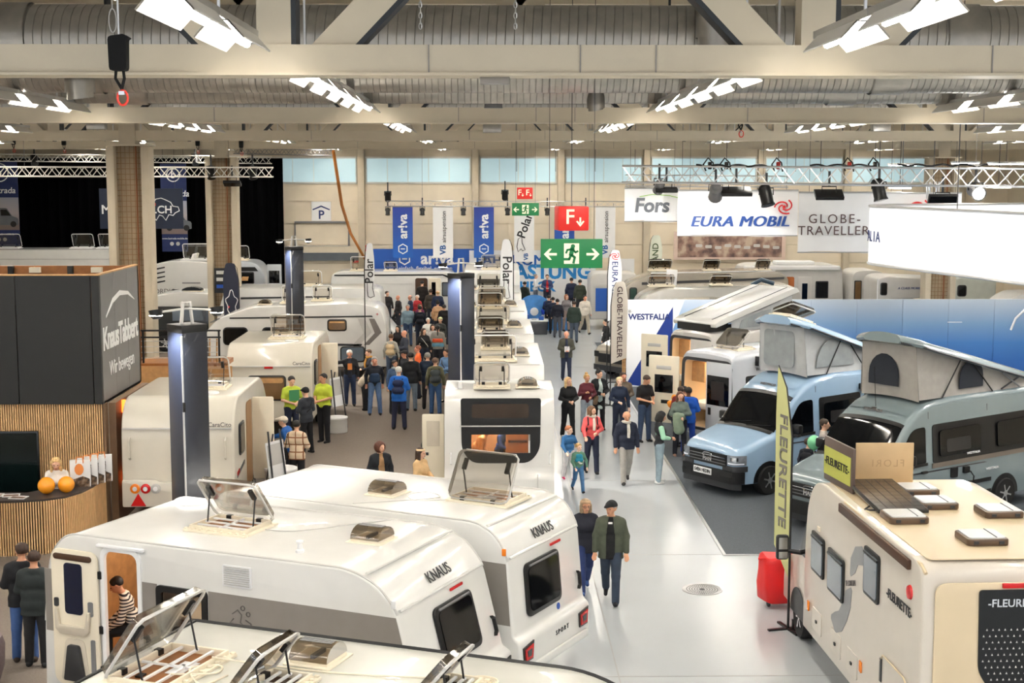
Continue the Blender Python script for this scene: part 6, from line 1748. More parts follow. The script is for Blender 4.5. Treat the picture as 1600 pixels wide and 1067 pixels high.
body(t, p, 2.2, mat('pale_green_grey', (196, 200, 190), .4), .1)
window(t, NEAR(), .3, .7, 2.1, 2.6, .1)
panel(t, 'cupboard_outline', NEAR(), rrect(.15, .5, 1.2, 2.0, .05), DGREY, .01)
t = thing('camper_van', 'grey van front with warm lit cab at the picture edge under the ring banner', 'camper van', (20.0, 57, 0), 0)
p = rpoly([(.0, .5, .1), (.3, 1.5, .2), (1.0, 2.3, .3), (1.5, 2.55, .2), (4.2, 2.6, .2), (4.2, .5, .1)], 5)
body(t, p, 2.0, LGREY, .1)
window(t, NEAR(), 1.0, 1.7, 1.5, 2.2, .08)
window(t, NEAR(), 2.0, 3.6, 1.5, 2.25, .05, gl=WGLASS, inner=WOOD2)
wheel(t, (1.0, .12, .36), .36)
# gold-grey van nose by the tall letter flag
t = thing('camper_van', 'champagne-coloured van nose facing the aisle by the tall letter flags', 'camper van', (4.35, 50.8, 0), 40)
lf = Loft(TOP, WID)
lf.body(t, CHAMP, US)
lf.over(t, 'windscreen', 1.17, 1.84, -.93, .93, DGLASS, .012, 8, 12)
lf.wrap(t, 'grille', -.6, .6, .6, .92, BLACK, .006, .03)
lf.wrap(t, 'bumper', -1.0, 1.0, .3, .5, DGREY, .01, .04)
for s in (-1, 1):
    a, b = sorted((s * .6, s * 1.05)); lf.wrap(t, 'headlight', a, b, .78, .98, DGLASS, .004, .025)
    lf.side(t, 'side_window', rpoly([(1.42, 1.32, .05), (2.4, 1.34, .04), (2.4, 2.1, .08), (1.98, 2.08, .2)]), DGLASS, s)
    wheel(t, (.95, s * .93, .35), .35, .24); wheel(t, (4.6, s * .93, .35), .35, .24)
t = thing('camper_van', 'white van end with blue panel beside the aisle display', 'camper van', (4.75, 67.0, 0), 0)
p = rpoly([(.0, .5, .1), (.0, 2.5, .2), (.2, 2.7, .2), (2.2, 2.7, .2), (2.2, .5, .1)], 5)
body(t, p, 2.2, LGREY, .1)
panel(t, 'blue_panel', NEAR(), [(.25, .9), (1.0, .9), (1.0, 2.0), (.25, 2.0)], mat('royal_blue', (26, 86, 176), .5), .02)
MB().box(.1, 2.0, -.03, 0, 2.1, 2.2).build('awning_rail', LGREY, t, smooth=0)
wheel(t, (1.5, .1, .36), .36)
t = thing('motorhome', 'white motorhome nose with sloping black windscreen just past the chevron caravan', 'motorhome', (-5.7, 53.9, 0), 0)
p = rpoly([(.0, .5, .1), (.0, 2.45, .1), (1.1, 2.5, .4), (1.75, 1.75, .3), (2.3, 1.1, .2), (2.35, .5, .1)], 5)
body(t, p, 2.2, WHITE, .1)
panel(t, 'side_window', NEAR(), rpoly([(.9, 1.4, .05), (1.75, 1.4, .05), (1.35, 2.05, .1), (.9, 2.1, .05)]), DGLASS, .012)
panel(t, 'windscreen', frame((1.12, 1.1, 2.45), (0, 1, 0), (-.62, 0, .72)), rrect(-.95, .95, -1.0, -.15, .1), DGLASS, .03)
panel(t, 'grey_band', NEAR(), [(.1, .95), (2.2, .95), (2.2, 1.05), (.1, 1.05)], GREY, .01)
wheel(t, (1.6, .12, .36), .36)
# ---------------------------------------------------------------- reception booth
BX = -8.06
t = thing('reception_booth', 'anthracite reception tower with white company lettering and timber slats', 'booth', (BX, 29.4, 0))
ANT = mat('anthracite_panel', (31, 32, 32), .55, noise=.04)
ANT2 = mat('mid_grey_fascia', (112, 111, 111), .4, noise=.04)
xs = [-4.6, -3.05, -1.73, -.18, 0]
for a, b in zip(xs, xs[1:]):
    MB().box(a + .012, b - .012, 0, .08, 2.62, 5.3).build('fascia_panel', ANT, t, smooth=0)
for k in range(3):
    a, b = k * 1.07, (k + 1) * 1.07
    MB().box(-.08, 0, a + .085 + .008, b + .085 - .008, 2.62, 5.3).build('fascia_panel', ANT2, t, smooth=0)
MB().box(-4.6, .0, 0, .1, 5.3, 5.33).box(-.1, 0, .1, 3.3, 5.3, 5.33).build('timber_edge', WOOD, t, smooth=0)
MB().box(-4.6, 0, 3.2, 3.3, 2.62, 5.3).build('back_board', WOOD2, t, smooth=0)
for x in (-4.2, -2.85, -1.5):
    MB().box(x - .06, x + .06, 3.1, 3.2, 2.62, 5.3).build('stud', BLACK, t, smooth=0)
for x in (-3.7, -2.3, -.9):
    MB().box(x - .12, x + .12, 3.08, 3.2, 5.15, 5.27).build('bracket_lamp', CREAM, t, smooth=0)
MB().box(-4.6, 0, .1, 3.2, 2.6, 2.66).build('soffit', BLACK, t, smooth=0)
MS = frame((0, 0, 0), (0, 1, 0), (0, 0, 1))
text(t, 'KnausTabbert', .66, PAPER, frame((.004, 1.6, 3.93), (0, 1, 0), (0, 0, 1)), bold=.028, space=.9, sx=.86)
text(t, 'Wir bewegen', .44, PAPER, frame((.004, 1.62, 3.27), (0, 1, 0), (0, 0, 1)), space=.95, sx=.9)
arc = [(.45, 4.42), (1.0, 4.75), (1.6, 4.87), (2.3, 4.8), (2.85, 4.58)]
low = [(2.85, 4.56), (2.3, 4.72), (1.6, 4.76), (1.0, 4.64), (.45, 4.38)]
panel(t, 'arc_emblem', MS, arc + low, PAPER, .006)
# slatted wall below
MB().box(-4.6, -.02, .12, .2, 0, 2.62).build('slat_backing', mat('slat_gap', (24, 14, 10), .8), t, smooth=0)
SLAT = mat('oak_slat', (226, 184, 132), .5, noise=.1, scale=6)
mb = MB()
for k in range(94):
    x = -4.58 + k * .0485
    if -2.05 < x + .0 < -1.33 + .0 and False: continue
    mb.box(x, x + .026, .07, .12, 0, 2.62)
o = mb.build('timber_slats', SLAT, t, smooth=0); o['kind'] = 'stuff'
MB().box(-.02, .03, .05, .25, 0, 2.62).box(.03, .18, .3, 3.2, 0, 2.6).build('side_return', mat('brown_return', (120, 92, 66), .6, noise=.1), t, smooth=0)
tv = thing('wall_screen', 'large switched-off black screen on the slatted wall', 'screen', (-9.4, 29.36, .75))
MB().box(-1.5, 0, -.05, 0, 0, 1.32).build('screen', mat('black_screen', (6, 10, 10), .25, noise=0), tv, bevel=.01)
MB().box(-1.45, -.04, -.055, -.05, .05, 1.28).build('glass', mat('screen_glass', (10, 22, 22), .12, noise=0), tv, smooth=0)
# warm accent lamps at the booth edge
for k, z in enumerate((2.45, .9)):
    o = tag(MB().box(-.05, .05, -.03, .03, -.14, .14).build('accent_lamp', mat('accent_orange', (255, 106, 36), .4, noise=0, emit=2.2), bevel=.02), ['small orange glowing lamp high at the booth edge', 'small orange glowing lamp low at the booth edge'][k], 'lamp')
    o.location = (BX + .225, 30.2, z)
# counter: curved slatted front
t = thing('reception_counter', 'curved slatted timber counter with dark worktop', 'counter', (0, 0, 0))
fr = [(-12.5, 27.05), (-10.2, 27.05), (-9.2, 27.12), (-8.7, 27.25), (-8.35, 27.5), (-8.14, 27.95), (-8.06, 28.5), (-8.05, 29.3)]
cv = []
for i in range(len(fr) - 1):
    for k in range(8):
        q = k / 8; cv.append((fr[i][0] * (1 - q) + fr[i + 1][0] * q, fr[i][1] * (1 - q) + fr[i + 1][1] * q))
cv.append(fr[-1])
inn = [(-8.75, 29.3), (-8.75, 28.4), (-9.2, 27.85), (-12.5, 27.85)]
MB().prism(cv + inn, Matrix.Identity(4), 1.06, 1.1).build('worktop', mat('dark_worktop', (58, 50, 46), .45, noise=.05), t, smooth=0)
MB().grid([[(x, y + .06 if x < -8.5 else y, z) for x, y in [(a - (.06 if a > -8.5 else 0), b) for a, b in cv]] for z in (0, 1.06)]).build('front_backing', MATS['slat_gap'], t, smooth=0)
acc = 0; mb = MB(); last = None
for (x0, y0), (x1, y1) in zip(cv, cv[1:]):
    d = math.dist((x0, y0), (x1, y1)); n = Vector((y1 - y0, x0 - x1)).normalized()
    s = 0
    while acc + (d - s) >= .0485:
        s += .0485 - acc; acc = 0
        q = s / d; px_, py_ = x0 + (x1 - x0) * q, y0 + (y1 - y0) * q
        tx = Vector((x1 - x0, y1 - y0)).normalized()
        M = frame((px_, py_, 0), (tx.x, tx.y, 0), (0, 0, 1))
        mb.box(-.013, .013, 0, 1.06, -.02, .03, M)
    acc += d - s
o = mb.build('timber_slats', SLAT, t, smooth=0); o['kind'] = 'stuff'
# things on the counter
BAL = mat('orange_balloon', (246, 158, 30), .2, noise=.02, coat=.5)
for k, (p, r) in enumerate((((-8.77, 27.72, 1.27), .17), ((-8.42, 27.86, 1.26), .165))):
    t = thing('balloon', ['orange balloon lying on the counter in front of the hostess', 'second orange balloon on the counter, touching the first on its counter-end side'][k], 'balloon', p, 0, None)
    MB().lathe([(.012, -r * 1.02)] + [(r * math.cos(a), r * math.sin(a) * 1.0) for a in np.linspace(-1.45, 1.5, 14)], n=20, M=Matrix.Rotation(R(70 + 60 * k), 4, 'X')).build('skin', BAL, t, smooth=70)
    MB().lathe([(.02, -r * 1.1), (.008, -r * 1.0)], n=8, M=Matrix.Rotation(R(70 + 60 * k), 4, 'X')).build('knot', BAL, t)
for k in range(4):
    t = thing('paper_bag', ['white picture bag with orange handles at the front of the bag row on the counter', 'second white paper bag in the row on the counter', 'third white paper bag in the row on the counter', 'last white paper bag, closest to the slatted wall'][k], 'bag', (-8.28 + .1 * k, 28.35 + .17 * k, 1.1), 12)
    MB().prism([(-.2, 0), (.2, 0), (.2, .55), (-.2, .55)], FY((0, 0, 0)), -.1, 0).build('paper', PAPER, t, bevel=.006)
    panel(t, 'photo_print', FY((0, 0, 0)), [(-.2, .0), (.18, 0), (.18, .16), (.05, .22), (-.2, .14)], check_mat('bag_print', (50, 46, 44), (110, 84, 60), (160, 140, 120), 9) if k == 0 else MATS['bag_print'], .004)
    panel(t, 'balloon_print', FY((0, 0, 0)), [(-.02 + .09 * math.cos(a), .36 + .12 * math.sin(a)) for a in np.linspace(0, 6.28, 12)[:-1]], mat('orange_print', (230, 140, 70), .5), .004)
    for s in (-.005, -.1):
        MB().tube([(-.07, s, .5), (-.06, s, .62), (.06, s, .62), (.07, s, .5)], .008, 5).build('handle', MATS['orange_print'], t)
    text(t, 'KNAUS', .1, INK, frame((.205, .05, .28), (0, 0, 1), (0, -1, 0)), name='bag_lettering')
for k, (x, y, a) in enumerate(((-9.42, 27.58, 12), (-9.22, 27.4, -8), (-9.75, 27.6, 5))):
    t = thing('brochure', ['open brochure with brown photo on the counter beside the blonde visitor', 'flat brochure with grey photo at the counter front', 'brochure half hidden behind the blonde visitor'][k], 'brochure', (x, y, 1.1), a)
    MB().box(-.16, .16, -.12, .12, 0, .012).build('pages', PAPER, t, smooth=0)
    panel(t, 'photo_print', ROOF(0, 0, .012), [(-.14, -.1), (.14, -.1), (.14, .04), (-.14, .04)], mat('brochure_print', (120, 96, 80), .4, noise=.4, scale=12), .002)
t = thing('armchair', 'mauve-grey padded tub chair at the picture corner beside the two men', 'chair', (-7.45, 20.0, 0), 20)
MB().lathe([(.34, .1), (.4, .3), (.42, .62), (.38, .74), (.3, .72), (.27, .45), (.0001, .43)], n=20).build('shell', mat('mauve_fabric', (112, 98, 98), .9, noise=.1, scale=20), t)
MB().lathe([(.2, 0), (.18, .03), (.05, .05), (.05, .12)], n=14).build('foot', DGREY, t)

# raised walkway with rail and steps behind the booth
t = thing('railing', 'dark pipe railing of a raised platform behind the booth', 'railing', (-9.2, 37.4, 0))
for z in (3.28, 3.1):
    MB().tube([(0, 0, z), (2.1, 0, z)], .025, 6).build('rail', BLACK, t)
for z in (2.55, 2.7, 2.85, 3.0):
    MB().tube([(0, .02, z), (2.0, .02, z)], .012, 5).build('infill_rod', LGREY, t)
for x in (0.05, 1.1, 2.05):
    MB().tube([(x, 0, 0), (x, 0, 3.28)], .03, 6).build('post', BLACK, t)
MB().box(-.1, 2.2, -.1, 1.2, 2.3, 2.42).build('deck', WOOD2, t, smooth=0)
for k in range(5):
    MB().tube([(1.2 + k * .19, .1, 2.3), (1.22 + k * .19, .1, 3.05)], .022, 5).build('timber_baluster', WOOD, t)
MB().box(1.3, 2.1, -.3, -.05, 1.9, 2.0).build('stair_tread', MGREY, t, smooth=0)
MB().box(-.1, 2.4, -.15, -.1, 1.7, 2.35).build('deck_fascia', WOOD, t, smooth=0)

# dark towers with lamps on top
def tower(label, x, y, H, rz, strip=True):
    t = thing('lamp_tower', label, 'tower', (x, y, 0), rz)
    h = .225
    MB().box(-h, h, -h, h, 0, H - .12).build('shaft', NAVY, t, bevel=.01)
    MB().box(-h - .005, h + .005, -h - .005, h + .005, H - .12, H).build('cap', BLACK, t, bevel=.01)
    MB().tube([(-h - .003, -h - .003, .3), (-h - .003, -h - .003, H - .16)], .018, 6).build('corner_strip', ALU, t)
    MB().box(-h - .02, -h + .02, -h - .03, -h, H - 1.35, H - 1.2).build('clamp', BLACK, t, smooth=0)
    MB().tube([(-.1, 0, H), (-.06, 0, H + .34), (.06, 0, H + .34), (.1, 0, H)], .03, 6).build('mast', LGREY, t)
    for s in (-1, 1):
        a = Vector((s * .48, -s * .1, H + .2))
        MB().tube([(0, 0, H + .24), tuple(a)], .02, 5).build('arm', LGREY, t)
        M = frame(a, (1, 0, 0), (0, .6, 1))
        l = MB().lathe([(.05, -.1), (.09, -.06), (.11, .04)], n=12, M=frame(a, (1, 0, 0), (0, -.2, -1)) @ Matrix.Rotation(R(90), 4, 'X')).build('lamp', BLACK, t)
        MB().lathe([(.1, -.0), (.1, .012)], n=12, M=Matrix.Translation(a + Vector((0, 0, -.05)))).build('lamp_glow', SPOTW, l)
    # real lamp washing the faces below
    ld = bpy.data.lights.new('tower_lamp', 'SPOT'); ld.energy = 520; ld.spot_size = R(95); ld.spot_blend = .6; ld.shadow_soft_size = .06; ld.color = (1, .97, .92)
    lo = bpy.data.objects.new('tower_lamp', ld); COL.objects.link(lo); lo.parent = t
    lo.location = (-.62, -.12, H + .12); lo.rotation_euler = Vector((.4, 0, -1.5)).to_track_quat('-Z', 'Y').to_euler()
    return t
tower('dark navy square lamp tower before the ivory caravan, closest to the booth', -4.76, 22.3, 5.05, 42)
tower('slim dark lamp tower rising behind the second ivory caravan', -6.45, 47, 5.0, 35)
tower('dark lamp tower standing inside the centre caravan row', -.68, 33.55, 5.06, 44)

# lettered wall of the van stand and its dividers
WL = 4.74
t = thing('exhibition_wall', 'long stand wall, white with diagonal then blue gradient, behind the vans', 'wall panel', (4.74, 49, 0))
GR = ramp_mat('blue_fade', [(0, (44, 104, 182)), (.3, (68, 126, 196)), (.62, (126, 162, 202)), (1, (192, 204, 218))], 2, .9, 3.05)
for k in range(9):
    a = k * 1.6
    MB().box(a + .006, a + 1.594, -.04, .04, 0, 3.05).build('panel', PAPER if k < 1 else GR, t, smooth=0)
MB().prism([(0.0, 0.02), (.62, .02), (.62, .8), (1.6, 2.8), (1.6, 3.04), (0, 3.04)], FY((0, -.04, 0)), 0, .006).build('white_print', PAPER, t, smooth=0)
MB().prism([(.62, .02), (1.594, .02), (1.594, 2.8), (.0, .1)], FY((0, -.045, 0)), 0, .004).build('navy_print', mat('print_navy', (22, 52, 130), .45), t, smooth=0)
MB().prism([(1.606, 3.04), (1.606, 2.0), (2.0, 3.04)], FY((0, -.04, 0)), 0, .006).build('white_print', PAPER, t, smooth=0)
text(t, 'WESTFALIA', .28, INKB, FY((.78, -.05, 2.45)), bold=.03)
mb = MB()
for k in range(8):
    a = k * math.pi / 4
    mb.prism([(.02 * math.cos(a + 1.57), .02 * math.sin(a + 1.57)), (.16 * math.cos(a), .16 * math.sin(a)), (.02 * math.cos(a - 1.57), .02 * math.sin(a - 1.57))], FY((.1, -.05, 2.65)), 0, .003)
mb.build('star_emblem', LGREY, t, smooth=0)
w = MB().box(11.0, 11.5, -.6, -.56, 2.3, 2.32).tube([(13.3, -.3, 2.0), (13.45, -.3, 2.4), (13.8, -.3, 2.75), (14.2, -.3, 2.9)], .04, 6).build('hoop', PAPER, t)
t = thing('slat_divider', 'narrow upright timber slat strip beside the tall letter flag', 'divider', (4.62, 48.6, 0), 0)
mb = MB()
for k in range(60):
    mb.box(-.06, .06, -.06, .06, .03 + k * .05, .055 + k * .05)
o = mb.build('slats', WOOD, t, smooth=0); o['kind'] = 'stuff'
MB().box(-.05, .05, -.02, .05, 0, 3.05).build('post', DWOOD, t, smooth=0)

# flags standing around
flag('lime and silver feather flag in front of the blue van', (4.86, 22.45, 0), 4.3, .6, -76, mat('lime_flag', (196, 197, 138), .7, noise=.03), words='FLEURETTE', inkm=mat('flag_grey', (120, 116, 110), .7), size=.38, z0=.85, feather=True, dirn=-1)
o = MB().box(-.03, .62, -.02, .02, 0, .04).box(.0, .04, -.02, .02, 0, .2).build('floor_bracket', BLACK, None, bevel=.005); o.location = (4.9, 22.36, 0)
tag(o, 'black steel floor bracket beside the ivory motorhome wheel', 'bracket')
flag('grey-white rounded flag with thin upright letters before the lettered wall', (3.85, 45, 0), 4.0, .62, 25, mat('ivory_flag', (226, 218, 206), .7, noise=.03), words='GLOBE-TRAVELLER', inkm=MATS['bronze_ink'], size=.27, z0=1.35)
f = flag('white rounded flag with red swirl and blue letters over the van nose', (4.15, 50, 0), 4.75, .5, 0, FABRIC, words='EURA MOBIL', inkm=INKB, size=.3, z0=2.2, dirn=1)
swirl(f, (.26, -.02, 4.5), .16, INKR)
f = flag('white rounded flag with black letters and bear outline by the chevron caravan', (-4.45, 50.5, 0), 4.98, .36, 0, FABRIC, words='Polar', inkm=INK, size=.42, up=True, z0=2.9)
MB().tube([(x + .2, -.015, z + 3.35) for x, z in ((-.1, .3), (.1, .2), (.08, 0), (.15, -.3), (0, -.35), (-.08, -.3), (-.1, -.1))], .015, 4, close=True).build('bear_outline', INK, f)
f = flag('white rounded flag with reversed letters among the centre row roofs', (.9, 54.0, 0), 4.95, .5, 0, FABRIC, words='Polar', inkm=INK, size=.5, up=False, z0=2.55, dirn=-1)
MB().tube([(x - .25, -.015, z + 3.05) for x, z in ((-.1, .4), (.08, .3), (.05, 0), (.12, -.35), (0, -.4), (-.1, -.3), (-.12, 0))], .015, 4, close=True).build('bear_outline', INK, f)
f = flag('dark navy rounded flag with white country outline at the second mesh column', (-9.8, 55.6, 0), 3.95, .62, 0, mat('dark_flag', (40, 44, 62), .7, noise=.04), z0=.7, dirn=-1)
MB().tube([(-.3 + .2 * math.cos(a) * (1 + .25 * math.sin(5 * a)), -.015, 2.35 + .55 * math.sin(a) * (1 + .2 * math.cos(4 * a)) * .8) for a in np.linspace(0, 6.28, 26)[:-1]], .018, 4, close=True).build('map_outline', PAPER, f)
panel(f, 'red_flag', FY((-.42, -.012, 2.2)), [(-.04, -.04), (.04, -.04), (.04, .04), (-.04, .04)], INKR, .004)
f = flag('white pointed flag with green capitals in front of the wall picture', (7.85, 70, 0), 4.4, .65, 0, mat('pale_green_flag', (226, 230, 214), .7), words='GRASLAND', inkm=mat('dark_green_ink', (70, 92, 50), .6), size=.42, up=True, z0=1.4)

# red trolley bag
t = thing('trolley_bag', 'bright red fabric trolley bag on castors behind the lime flag', 'trolley bag', (4.98, 23.75, 0), 12)
P = []
for z, r, e in ((.1, .3, 0), (.14, .36, 0), (.4, .38, .01), (.62, .36, .02), (.8, .36, .03), (.86, .34, .035), (.9, .3, .02)):
    P.append([(r * .95 * (1 + .04 * math.sin(5 * a + z * 3)) * (abs(math.cos(a)) ** .6) * np.sign(math.cos(a)), r * .8 * (abs(math.sin(a)) ** .6) * np.sign(math.sin(a)), z + e * math.sin(3 * a)) for a in np.linspace(0, 2 * math.pi, 29)[:-1]])
REDF = mat('red_bag_fabric', (212, 20, 24), .45, noise=.06, scale=4)
mb = MB().grid(P, wrap=True); mb.add(P[-1], [tuple(range(28))]); mb.add(P[0], [tuple(range(28))])
mb.build('sack', REDF, t, smooth=60)
for x in (-.22, .22):
    MB().lathe([(.05, -.02), (.06, 0), (.05, .02)], n=12, M=frame((x, -.05, .06), (0, 1, 0), (0, 0, 1))).build('castor', BLACK, t)
MB().tube([(-.36, -.05, .84), (-.42, -.05, .86), (-.3, -.1, .87)], .02, 5).build('cord', REDF, t)
MB().tube([(x, -.325, z) for x, z in ((-.02, .3), (.06, .36), (.04, .44), (.12, .52), (.2, .44), (.16, .36), (.22, .28))], .01, 5).build('white_logo', PAPER, t)
text(t, 'MOBIL', .07, PAPER, FY((.1, -.33, .22)), bold=.01)

# small stand furniture in the crowd
def step_stool(label, p, r=.28, h=.42):
    t = thing('display_stool', label, 'stool', p)
    MB().lathe([(r * .95, 0), (r, .02), (r, h - .04)], n=20).build('drum', LGREY, t)
    MB().lathe([(r * 1.04, h - .04), (r * 1.04, h), (.0001, h)], n=20).build('top', PAPER, t)
    return t
step_stool('round white display drum on the carpet beside the plaid jacket', (-4.72, 31.6, 0), .36, .8)
step_stool('small round white drum at the caravan corner behind the lime-shirted staff', (-4.4, 40.4, 0), .3, .45)
def easel(label, p, rz, h=1.75):
    t = thing('info_stand', label, 'info stand', p, rz)
    for s in (-1, 1):
        MB().tube([(s * .25, 0, 0), (s * .2, .22, h)], .022, 5).build('leg', DGREY, t)
    MB().tube([(0, .55, 0), (0, .24, h * .95)], .02, 5).build('rear_leg', DGREY, t)
    M = frame((0, .18, h * .62), (1, 0, 0), (0, .13, 1))
    panel(t, 'board', M, rrect(-.3, .3, -.42, .42, .02), PAPER, .02)
    panel(t, 'board_print', M, [(-.26, -.1), (.26, -.1), (.26, .36), (-.26, .36)], LGREY, .004, .02)
    return t
easel('dark-legged info stand leaning at the first ivory caravan side', (-4.6, 31.0, 0), 60)
easel('dark-legged info stand at the second ivory caravan corner', (-4.3, 40.9, 0), 60)
t = thing('display_table', 'white low display with blue printed leaflets at the aisle end', 'display', (1.75, 65.6, 0))
MB().box(-.9, .9, -.4, .4, 0, .6).build('base', NAVY, t, bevel=.02)
MB().box(-.95, .95, -.45, .45, .6, .66).build('top', PAPER, t, bevel=.01)
for k in range(5):
    MB().box(-.8 + k * .33, -.58 + k * .33, -.3, .2, .66, .7 + .1 * (k % 3)).build('model', LGREY if k % 2 else mat('royal_blue', (26, 86, 176), .5), t, bevel=.02)
t = thing('display_board', 'blue bubble-shaped printed board at the aisle end display', 'display', (2.5, 66.95, 0))
MB().box(-1.5, 1.3, -.04, .04, 0, 1.0).prism([(-.4 + .8 * math.cos(a), 1.0 + .7 * math.sin(a)) for a in np.linspace(0, math.pi, 14)], FY((0, 0, 0)), -.04, .04).build('board', mat('sky_blue_print', (70, 140, 210), .5, noise=.2, scale=3), t, smooth=0)
for k in range(4):
    panel(t, 'bubble_print', FY((-.9 + k * .5, -.042, .6 + .3 * (k % 2))), [(.2 * math.cos(a), .2 * math.sin(a)) for a in np.linspace(0, 6.28, 12)[:-1]], PAPER, .004)
t = thing('notice_board', 'small dark notice board on the second mesh column', 'sign', (-10.75, 57.4, 2.6))
MB().box(-.34, .34, -.04, .04, 0, 1.0).build('board', BLACK, t, smooth=0)
for k in range(3):
    panel(t, 'printed_line', FY((0, -.04, .2 + k * .28)), [(-.26, 0), (.26, 0), (.26, .14), (-.26, .14)], BLUE if k == 0 else LGREY, .004)

o = tag(MB().box(.9, 4.6, 67.2, 71.8, 0, .55).build('podium', NAVY, bevel=.02), 'dark low podium carrying the people before the lettered wall', 'podium')
# lamps burning inside the open vehicles
def inside_lamp(parent, loc, w):
    ld = bpy.data.lights.new('cabin_lamp', 'POINT'); ld.energy = w; ld.shadow_soft_size = .12; ld.color = (1, .93, .84)
    lo = bpy.data.objects.new('cabin_lamp', ld); COL.objects.link(lo); lo.parent = parent; lo.location = loc
inside_lamp(KA, (.9, 1.2, 2.3), 12); inside_lamp(KA, (2.2, 1.0, 2.3), 14)
inside_lamp(C1, (-.2, 1.0, 2.3), 80)
inside_lamp(V7, (.9, 0, 2.1), 22); inside_lamp(V8, (.9, 0, 2.1), 22)
o = tag(MB().box(-11.0, -8.6, 65.6, 68, 0, .4).build('podium', NAVY, bevel=.02), 'low podium under the people behind the distant caravan roofs', 'podium')
o = tag(MB().box(23.73, 24.53, 69.41, 70.21, 0, .42).build('step_box', MGREY, bevel=.02), 'low grey step under the person in the white cap', 'step')
# ---------------------------------------------------------------- people: one continuous surface from a signed distance field
def nets(D, o, h):
    """surface nets: grid of distances -> verts, quads"""
    s = D < 0
    c = np.zeros(tuple(n - 1 for n in D.shape), np.int8)
    for i in (0, 1):
        for j in (0, 1):
            for k in (0, 1):
                c += s[i:i + c.shape[0], j:j + c.shape[1], k:k + c.shape[2]]
    act = (c > 0) & (c < 8)
    idx = -np.ones(act.shape, int)
    I = np.argwhere(act)
    if len(I) == 0: return np.zeros((0, 3)), []
    idx[act] = np.arange(len(I))
    P = np.zeros((len(I), 3)); W = np.zeros(len(I))
    corners = [(i, j, k) for i in (0, 1) for j in (0, 1) for k in (0, 1)]
    for a in corners:
        for ax in range(3):
            if a[ax]: continue
            b = list(a); b[ax] = 1
            da = D[I[:, 0] + a[0], I[:, 1] + a[1], I[:, 2] + a[2]]
            db = D[I[:, 0] + b[0], I[:, 1] + b[1], I[:, 2] + b[2]]
            m = (da < 0) != (db < 0)
            t = np.where(m, da / np.where(m, da - db, 1), 0)
            p = np.tile(np.array(a, float), (len(I), 1)); p[:, ax] += t
            P += p * m[:, None]; W += m
    V = (I + P / W[:, None]) * h + o
    F = []
    for ax in range(3):
        sl0 = [slice(None)] * 3; sl1 = [slice(None)] * 3
        sl0[ax] = slice(0, -1); sl1[ax] = slice(1, None)
        A = s[tuple(sl0)]; B = s[tuple(sl1)]
        E = np.argwhere(A != B)
        u, v = (ax + 1) % 3, (ax + 2) % 3
        ok = (E[:, u] > 0) & (E[:, v] > 0) & (E[:, u] < D.shape[u] - 1) & (E[:, v] < D.shape[v] - 1)
        E = E[ok]
        q = []
        for du, dv in ((1, 1), (0, 1), (0, 0), (1, 0)):
            e = E.copy(); e[:, u] -= du; e[:, v] -= dv
            q.append(idx[e[:, 0], e[:, 1], e[:, 2]])
        Q = np.stack(q, 1)
        fl = ~A[E[:, 0], E[:, 1], E[:, 2]]
        Q[fl] = Q[fl][:, ::-1]
        F.append(Q)
    F = np.concatenate(F)
    F = F[(F >= 0).all(1)]
    return V, F

def cap(a, b, ra, rb=None, fy=1.0):
    return ('c', np.array(a, float), np.array(b, float), ra, ra if rb is None else rb, fy)
def ell(c, r):
    return ('e', np.array(c, float), np.array(r, float))

def sdf(prims, h, k=.03, clip=None):
    lo = np.array([1e9] * 3); hi = -lo
    bb = []
    for p in prims:
        if p[0] == 'c':
            r = max(p[3], p[4]) + .0
            l, u = np.minimum(p[1], p[2]) - r, np.maximum(p[1], p[2]) + r
        else:
            l, u = p[1] - p[2], p[1] + p[2]
        bb.append((l, u)); lo = np.minimum(lo, l); hi = np.maximum(hi, u)
    lo -= 3 * h; hi += 3 * h
    n = np.ceil((hi - lo) / h).astype(int) + 1
    D = np.full(n, .2)
    ax = [lo[i] + h * np.arange(n[i]) for i in range(3)]
    for p, (l, u) in zip(prims, bb):
        m = k + 2 * h
        s = [slice(max(0, int((l[i] - m - lo[i]) / h)), min(n[i], int((u[i] + m - lo[i]) / h) + 2)) for i in range(3)]
        X = ax[0][s[0]][:, None, None]; Y = ax[1][s[1]][None, :, None]; Z = ax[2][s[2]][None, None, :]
        if p[0] == 'c':
            _, a, b, ra, rb, fy = p
            a = a.copy(); b = b.copy()
            d = b - a
            dd = d.copy(); dd[1] /= fy
            L = max(1e-9, float(dd @ dd))
            py = (Y - a[1]) / fy
            t = np.clip(((X - a[0]) * dd[0] + py * dd[1] + (Z - a[2]) * dd[2]) / L, 0, 1)
            q = np.sqrt((X - a[0] - t * dd[0]) ** 2 + (py - t * dd[1]) ** 2 + (Z - a[2] - t * dd[2]) ** 2) - (ra + (rb - ra) * t)
            if fy < 1: q = q * (fy + (1 - fy) * .4)
        else:
            c, r = p[1], p[2]
            e = np.sqrt(((X - c[0]) / r[0]) ** 2 + ((Y - c[1]) / r[1]) ** 2 + ((Z - c[2]) / r[2]) ** 2)
            q = (e - 1) * r.min()
        V = D[s[0], s[1], s[2]]
        hh = np.clip(.5 + .5 * (V - q) / k, 0, 1)
        D[s[0], s[1], s[2]] = V * (1 - hh) + q * hh - k * hh * (1 - hh)
    if clip:
        X = ax[0][:, None, None]; Y = ax[1][None, :, None]; Z = ax[2][None, None, :]
        for f in clip: D = np.maximum(D, f(X, Y, Z))
    return D, lo, h

